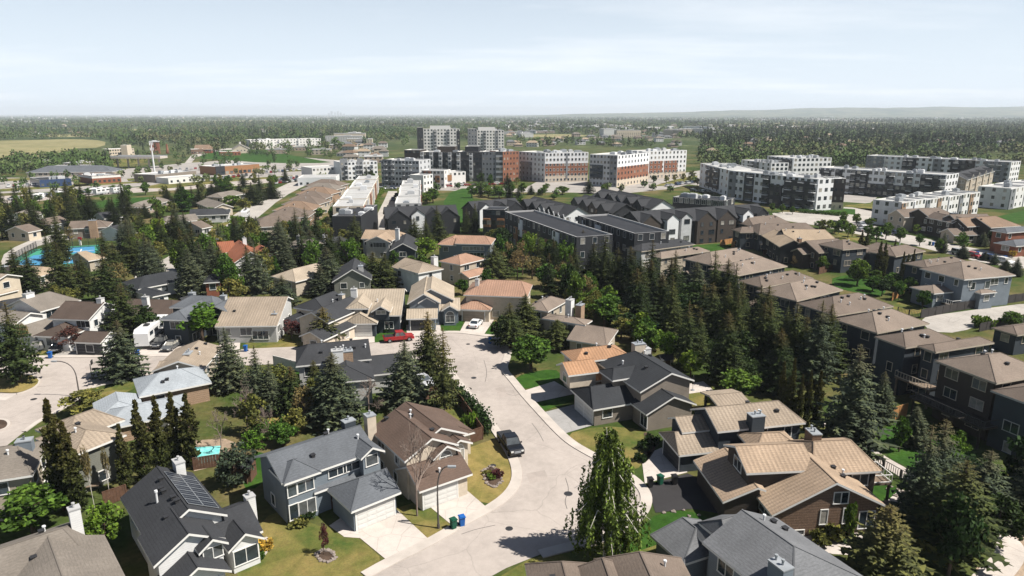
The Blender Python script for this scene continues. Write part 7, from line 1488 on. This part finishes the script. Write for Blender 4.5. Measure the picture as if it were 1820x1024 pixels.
def boxy(name, label, cat, px, py, hd, L, w, h, z0, stripe, nwin, front=.0):
    p, q = G(px, py), G(*hd); rz = math.atan2(q.y-p.y, q.x-p.x); root = empty(name, (p.x, p.y, .03), rz, label, cat); mb = MB(); s = [(-L/2, z0), (-L/2, h), (L/2-front, h), (L/2, h-front*.9), (L/2, z0)]
    for y0, y1, k in ((-w/2, w/2, 1),):
        n = len(s)
        for i in range(n): j = (i+1) % n; mb.face([(s[i][0], -w/2, s[i][1]), (s[j][0], -w/2, s[j][1]), (s[j][0], w/2, s[j][1]), (s[i][0], w/2, s[i][1])])
        mb.face([(a, -w/2, b) for a, b in s][::-1]); mb.face([(a, w/2, b) for a, b in s])
    for y in (-1, 1): mb.box((0, y*(w/2+.01), z0+.45), (L*.96, .03, .5), 0, 1); mb.box((-L*.1, y*(w/2+.02), z0+1.0), (L*.7, .03, .12), 0, 1)
    mb.build('body', ['paint_white', stripe], root)
    for k in range(nwin):
        for y in (-1, 1): wb = MB(); wb.box((0, 0, 0), (L/nwin*.55, .05, .7)); o = wb.build('window', 'glass', root); o.location = (-L/2+L*(k+.6)/(nwin+.3), y*(w/2+.03), h-.95)
    wb = MB(); wb.box((0, 0, 0), (.05, w*.8, .9)); o = wb.build('windshield', 'glass', root); o.location = (L/2-front*.4+.03, 0, h-.9-front*.3)
    ub = MB(); [ub.box((x, 0, h+.15), (1.1, .8, .3)) for x in (-L*.22, L*.2)]; ub.build('roof_unit', 'metal_dark', root)
    for x in (-L*.2, -L*.2+1.0, L*.32):
        for y in (-1, 1): wb = MB(); wb.tube((x, y*(w/2-.28), .42), (x, y*(w/2+.02), .42), .42, .42, 12); wb.build('wheel', 'tyre', root)
    return root
boxy('camper_trailer', 'long white camper trailer with black roof hatches and dark swooshes', 'camper trailer', 273, 606, (256, 620), 10.5, 2.5, 3.7, .7, 'metal_dark', 4, .7); boxy('minibus', 'white minibus climbing the road beside the brown villas', 'bus', 437, 386, (431, 391), 7.5, 2.4, 3.0, .5, 'metal_grey', 5, .5)
for i, (x, y) in enumerate([(168, 345), (182, 346), (208, 344), (62, 356), (115, 350)]): boxy('parked_trailer', ['white trailer by the boulevard, left of the long one', 'long white trailer by the boulevard lawn', 'white peaked trailer right of the long one', 'white trailer at the left end of the boulevard', 'white trailer under the boulevard trees'][i], 'trailer', x, y, (x+8, y-1), 9 if i != 2 else 6, 2.5, 3.4, .6, 'metal_grey', 3, .3)
t = empty('boom_lift', G(955, 456), 0, 'boom lift with raised pale arm beside the black flat roofed block', 'boom lift'); mb = MB(); mb.box((0, 0, .9), (2.6, 1.9, .9)); mb.box((0, 0, .35), (2.9, 2.2, .4)); mb.box((0, 0, 1.7), (1.3, 1.2, .8)); mb.build('chassis', 'court_blue', t)
mb = MB(); mb.tube((0, 0, 1.9), (3.4, 1, 7.2), .3, .2, 6); mb.tube((3.4, 1, 7.2), (4.2, 1.2, 8.6), .17, .14, 6); mb.build('arm', 'metal_white', t); mb = MB(); [mb.box((4.4, 1.2, z), (1.5, .9, .08)) for z in (8.4, 9.4)]; [mb.box((4.4+x, 1.2+y, 8.9), (.06, .06, 1)) for x in (-.7, .7) for y in (-.4, .4)]; mb.build('basket', 'metal_grey', t)
for k in range(4): mb = MB(); mb.tube((0, -.15, 0), (0, .15, 0), .42, .42, 10); o = mb.build('wheel', 'tyre', t); o.location = ((-1, 1)[k % 2]*1.1, (-1, 1)[k//2]*1.05, .42)
for x, y, c_, lb, a in [(821, 935, 'blue', 'blue wheeled bin at the foot of the cream house drive', .4), (806, 940, 'green', 'green wheeled bin on the lawn corner beside the blue one', .6), (871, 611, 'blue', 'blue wheeled bin on the bulb road in tree shadow', 0), (90, 637, 'blue', 'blue wheeled bin on the kerb left of the dark driveway', .2), (245, 634, 'blue', 'blue wheeled bin at the camper trailer drive', .1), (237, 633, 'black', 'dark wheeled bin beside the blue one at the camper drive', .3), (823, 570, 'blue', 'blue wheeled bin beside the white sedan', 0), (818, 571, 'black', 'black wheeled bin against the house left of the white sedan', 0), (1173, 861, 'green', 'green wheeled bin at the mouth of the dark asphalt drive', .5), (1155, 866, 'black', 'black wheeled bin left of the green one at the dark drive', .2), (1198, 861, 'black', 'dark wheeled bin right of the green one at the dark drive', .2), (437, 625, 'blue', 'blue wheeled bin on the drive of the long tan roof', 0), (1565, 418, 'blue', 'blue wheeled bin on the eastern street by a tree', 0), (1658, 437, 'blue', 'blue wheeled bin on the eastern street verge', 0), (1652, 436, 'green', 'green wheeled bin beside the blue one on the eastern verge', 0), (1737, 454, 'blue', 'blue wheeled bin above the big corner house', 0), (1786, 462, 'blue', 'blue wheeled bin among the young spruces at the right', 0)]: bin_(x, y, c_, lb, a)
street_lamp(776, 939, 829, 1, 'curved street lamp on the lawn between the two near drives', 1.2); street_lamp(131, 706, 642, -1, 'curved street lamp at the left junction', 2.6); street_lamp(375, 468, 425, 1, 'curved street lamp by the bus road', 1.4)
base, h, m_ = rise(161, 656, 674); t = empty('basketball_hoop', base, .3, 'portable basketball hoop on the street beside the broad spruce', 'basketball hoop'); mb = MB(); mb.tube((0, 0, 0), (0, 0, 2.6), .07, .06, 8); mb.box((0, 0, .15), (.9, .6, .3)); mb.build('stand', 'metal_dark', t); mb = MB(); mb.box((.3, 0, 2.9), (.06, 1.1, .75)); mb.build('backboard', 'metal_dark', t); mb = MB()
for k in range(10): a, b_ = k*.628, (k+1)*.628; mb.tube((.58+.23*math.cos(a), .23*math.sin(a), 2.65), (.58+.23*math.cos(b_), .23*math.sin(b_), 2.65), .02, .02, 4)
mb.build('rim', 'tile_red', t)
base, h, m_ = rise(141, 421, 436); t = empty('marker_post', base, 0, 'small red topped marker post above the tennis courts', 'post'); mb = MB(); mb.box((0, 0, 1.0), (.5, .5, 2)); mb.build('post', 'stucco_white', t); mb = MB(); mb.box((0, 0, 2.3), (1.2, .5, .8), 0, 0, .8); mb.build('cap', 'court_red' if 'court_red' in MATS else 'paint_red', t)
FN = fence
FN([(812, 797), (858, 781)], 1.8, 'wood_fence_brown', 'brown board fence facing the dry lawn'); FN([(858, 781), (822, 728), (800, 702)], 1.8, 'wood_fence_brown', 'brown board fence behind the roadside hedge'); FN([(745, 716), (775, 706), (800, 702)], 1.8, 'wood_fence_brown', 'brown board fence behind the brown roofed house'); FN([(487, 650), (534, 662)], 1.8, 'wood_fence_white', 'white board fence along the street beside the dark roofed house'); FN([(502, 706), (555, 697), (580, 700)], 1.5, 'wood_fence_pale', 'pale weathered fence below the dark roofed house'); FN([(585, 740), (640, 755)], 1.7, 'wood_fence_weathered', 'weathered fence behind the turret house'); FN([(186, 900), (226, 886)], 1.7, 'wood_fence_brown', 'brown fence between the poplars and the solar house'); FN([(345, 836), (395, 828), (440, 860)], 1.6, 'wood_fence_brown', 'brown fence below the swimming pool')
FN([(1540, 818), (1600, 852), (1652, 882)], 1.2, 'metal_dark', 'thin wire fence along the pale path', gap=1); FN([(1636, 566), (1700, 553), (1840, 532)], 1.9, 'wood_fence_dark', 'dark panelled fence along the alley below the corner house'); FN([(1740, 590), (1800, 577), (1840, 570)], 1.7, 'wood_fence_dark', 'dark slatted fence on the near side of the alley', gap=0); FN([(1230, 425), (1300, 418)], 1.9, 'wood_fence_dark', 'dark fence below the white porches'); FN([(1280, 437), (1313, 431)], 1.8, 'wood_fence_orange', 'bright orange cedar fence in the garden below the porches'); FN([(1300, 440), (1358, 434)], 1.8, 'wood_fence_orange', 'longer orange brown fence behind the pavilion'); FN([(1356, 455), (1395, 448)], 1.8, 'wood_fence_brown', 'reddish fence below the tan brown roof'); FN([(1422, 471), (1455, 463)], 1.8, 'wood_fence_brown', 'brown fence left of the small garden trees'); FN([(1455, 488), (1496, 477), (1520, 487)], 1.8, 'wood_fence_brown', 'brown fence around the garden seating'); FN([(1585, 535), (1606, 524)], 1.8, 'wood_fence_orange', 'short orange fence by the garden poplars'); FN([(1583, 750), (1610, 740)], 2, 'wood_fence_orange', 'orange wood fence panel under the railed balcony'); FN([(1595, 556), (1636, 566)], 1.3, 'metal_dark', 'thin railing at the bend of the alley', gap=1); FN([(1136, 612), (1168, 605)], 3.2, 'tarp_teal', 'tall green net screen behind the orange roof', gap=1)
FN([(128, 420), (195, 415)], 1.2, 'wood_fence_white', 'pale low fence in front of the taupe roofed house'); FN([(20, 472), (66, 446), (130, 441), (172, 438)], 3, 'metal_dark', 'high wire fence behind the tennis courts', gap=1)
# pool, beds, rocks
t = sheet('pool_deck', [(330, 800), (345, 783), (400, 780), (425, 790), (400, 800), (395, 826), (345, 838)], 'soil_pale', .03); sheet('pool_water', [(344, 796), (392, 793), (390, 806), (386, 819), (344, 828)], 'pool_water', .06)
sheet('flower_bed', [(420, 1002), (440, 985), (470, 962), (478, 966), (470, 985), (440, 1006), (422, 1014)], 'soil_bed', .05, 1); ribbon('kerb', [(418, 1016), (445, 1007), (472, 986), (480, 966), (472, 958)], .3, .2, 'kerb_concrete', 0, 2)
sheet('flower_bed', [(560, 985), (572, 977), (590, 980), (597, 992), (585, 1001), (568, 998)], 'soil_bed', .05, 1); sheet('flower_bed', [(855, 838), (872, 828), (890, 840), (893, 856), (880, 868), (864, 862)], 'soil_bed', .05, 1); sheet('flower_bed', [(1140, 768), (1162, 772), (1168, 795), (1150, 822), (1138, 826), (1142, 806), (1156, 788)], 'soil_bed', .05, 1)
rr = random.Random(12)
def rock_mesh():
    mb = MB(); import bmesh
    bm = bmesh.new(); bmesh.ops.create_icosphere(bm, subdivisions=2, radius=.5)
    for v in bm.verts: v.co *= 1+.25*math.sin(v.co.x*9+v.co.y*5)+.12*math.sin(v.co.z*13); v.co.z *= .6
    me = D.meshes.new('rock'); bm.to_mesh(me); bm.free(); me.materials.append(MATS['rock']); return me
RK = rock_mesh()
def rocks(pts, label, group, n):
    for k in range(n):
        t = k/n*len(pts); i = int(t); a, b_ = pts[i], pts[(i+1) % len(pts)]; p = G(a[0]+(b_[0]-a[0])*(t-i), a[1]+(b_[1]-a[1])*(t-i)); s = rr.uniform(.3, .5); o = add('rock', RK, None, (p.x, p.y, .08), rr.random()*6, (s*1.2, s, s)); tag(o, label, 'rock', group)
rocks([(857, 838), (872, 829), (889, 840), (892, 856), (880, 867), (865, 861)], 'stone of the ring around the shrubs on the dry lawn', 'stones of the dry lawn ring', 20); rocks([(561, 986), (573, 978), (590, 981), (596, 992), (585, 1000), (568, 997)], 'stone of the ring under the small purple tree', 'stones under the purple tree', 16); rocks([(1560, 858), (1590, 868), (1615, 880), (1600, 888)], 'boulder of the terraced garden edge by the brick house', 'boulders by the brick house', 10); rocks([(1270, 925), (1215, 908), (1180, 912)], 'pale stone edging the lush lawn by the dark drive', 'stones edging the lush lawn', 6)
t = empty('wooden_platform', G(535, 728), 0, 'low pale wooden platform in the dry back garden', 'platform'); mb = MB(); mb.box((0, 0, .25), (6, 3.2, .12)); mb.build('deck_boards', 'wood_fence_pale', t); mb = MB(); [mb.box((x, y, .1), (.2, .2, .25)) for x in (-2.8, 2.8) for y in (-1.4, 1.4)]; mb.build('posts', 'wood_fence_brown', t)
for i, (x, y) in enumerate([(1608, 892), (1616, 888), (1624, 884)]): mb = MB(); mb.box((0, 0, .12+.16*i), (3.0, .8, .24+.3*i)); o = mb.build('garden_step', 'kerb_concrete'); o.location = G(x, y); o.rotation_euler.z = .5; tag(o, ['lowest pale garden step beside the brick house', 'middle pale garden step beside the brick house', 'highest pale garden step beside the brick house'][i], 'step')

# worn details of the roadway
for i, (x, y, r_) in enumerate([(1010, 878, .5), (876, 828, .4), (842, 672, .45), (832, 612, .4), (60, 710, .45), (905, 940, .4)]):
    mb = MB(); mb.tube((0, 0, 0), (0, 0, .035), r_, r_, 18); o = mb.build('manhole_cover', 'metal_dark'); o.location = G(x, y)+Vector((0, 0, .008)); tag(o, ['manhole cover on the wide curve left of the birch', 'manhole cover near the parked black pickup', 'manhole cover in the road beside the hedge', 'manhole cover in the bulb before the white car', 'manhole cover in the left junction', 'manhole cover near the two kerb bins'][i], 'manhole cover', 'manhole covers')
for k, pts in enumerate([[(1005, 850), (1012, 872), (1003, 890), (1008, 905)], [(945, 752), (957, 768), (966, 785)], [(860, 640), (866, 662), (862, 680)], [(820, 950), (846, 941), (880, 934)], [(40, 680), (62, 688), (90, 686)], [(900, 700), (912, 704), (926, 700)], [(1060, 880), (1054, 900), (1058, 920)]]): ribbon('crack_seal', pts, .07, .004, 'metal_pole', .031, 2)
for pts in ([(935, 842), (968, 836), (975, 852), (942, 860)], [(862, 618), (885, 616), (888, 624), (864, 626)], [(880, 690), (896, 688), (905, 705), (888, 708)], [(150, 652), (200, 648), (204, 654), (154, 659)]): sheet('road_patch', pts, 'road_patch', .034)

# garden pieces
def parasol(px, py, col, label):
    t = empty('patio_parasol', G(px, py), .3, label, 'parasol'); mb = MB(); mb.tube((0, 0, 0), (0, 0, 2.5), .04, .03, 6); mb.tube((0, 0, 0), (0, 0, .12), .35, .3, 10); mb.build('pole', 'metal_grey', t); mb = MB(); mb.tube((0, 0, 1.1), (0, 0, 2.45), .2, .06, 8); mb.build('canopy', col, t)
parasol(1231, 694, 'metal_dark', 'closed dark parasol on the white patio behind the black roofed house'); sheet('terrace', [(1225, 700), (1215, 684), (1250, 678), (1268, 694)], 'concrete_pale', .03)
def table_set(px, py, label, rz=0):
    t = empty('patio_table', G(px, py), rz, label, 'patio table', 'patio tables'); mb = MB(); mb.box((0, 0, .73), (1.6, .95, .05)); mb.build('tabletop', 'wood_fence_weathered', t)
    for a in (-.7, .7):
        for b_ in (-.38, .38): mb = MB(); mb.box((a, b_, .35), (.06, .06, .7)); mb.build('leg', 'metal_dark', t)
for a in [(165, 872, 'patio table in the shade behind the tan hip roofed house', .3), (1497, 483, 'patio table inside the brown garden fence of the eastern row', .2), (868, 480, 'patio table on the grass behind the rust hip house', 0), (405, 812, 'patio table by the swimming pool deck', .4), (1570, 905, 'patio table on the terrace of the brick house', .2)]: table_set(*a)
for i, (x, y, lb) in enumerate([(434, 850, 'small wooden garden shed below the round sage tree'), (1180, 655, 'small wooden garden shed behind the black roofed taupe house'), (1452, 470, 'small garden shed by the brown fence of the eastern row'), (330, 548, 'small garden shed behind the brick bungalow')]):
    t = empty('garden_shed', G(x, y), .4*i, lb, 'shed'); mb = MB(); mb.box((0, 0, 1), (2.4, 1.9, 2)); mb.build('wall', ['wood_fence_brown', 'siding_beige', 'wood_fence_weathered', 'siding_palegrey'][i], t); mb = MB()
    for s in (-1, 1): mb.face([(-1.35, 0, 2.7), (1.35, 0, 2.7), (1.35, s*1.15, 1.92), (-1.35, s*1.15, 1.92)]); mb.face([(-1.35, 0, 2.62), (1.35, 0, 2.62), (1.35, s*1.15, 1.84), (-1.35, s*1.15, 1.84)])
    for x_ in (-1.2, 1.2): mb.face([(x_, -.95, 2), (x_, .95, 2), (x_, 0, 2.66)])
    mb.build('roof', 'shingle_charcoal', t); mb = MB(); mb.box((0, -.97, .9), (.9, .06, 1.8)); mb.build('door', 'door_brown', t)
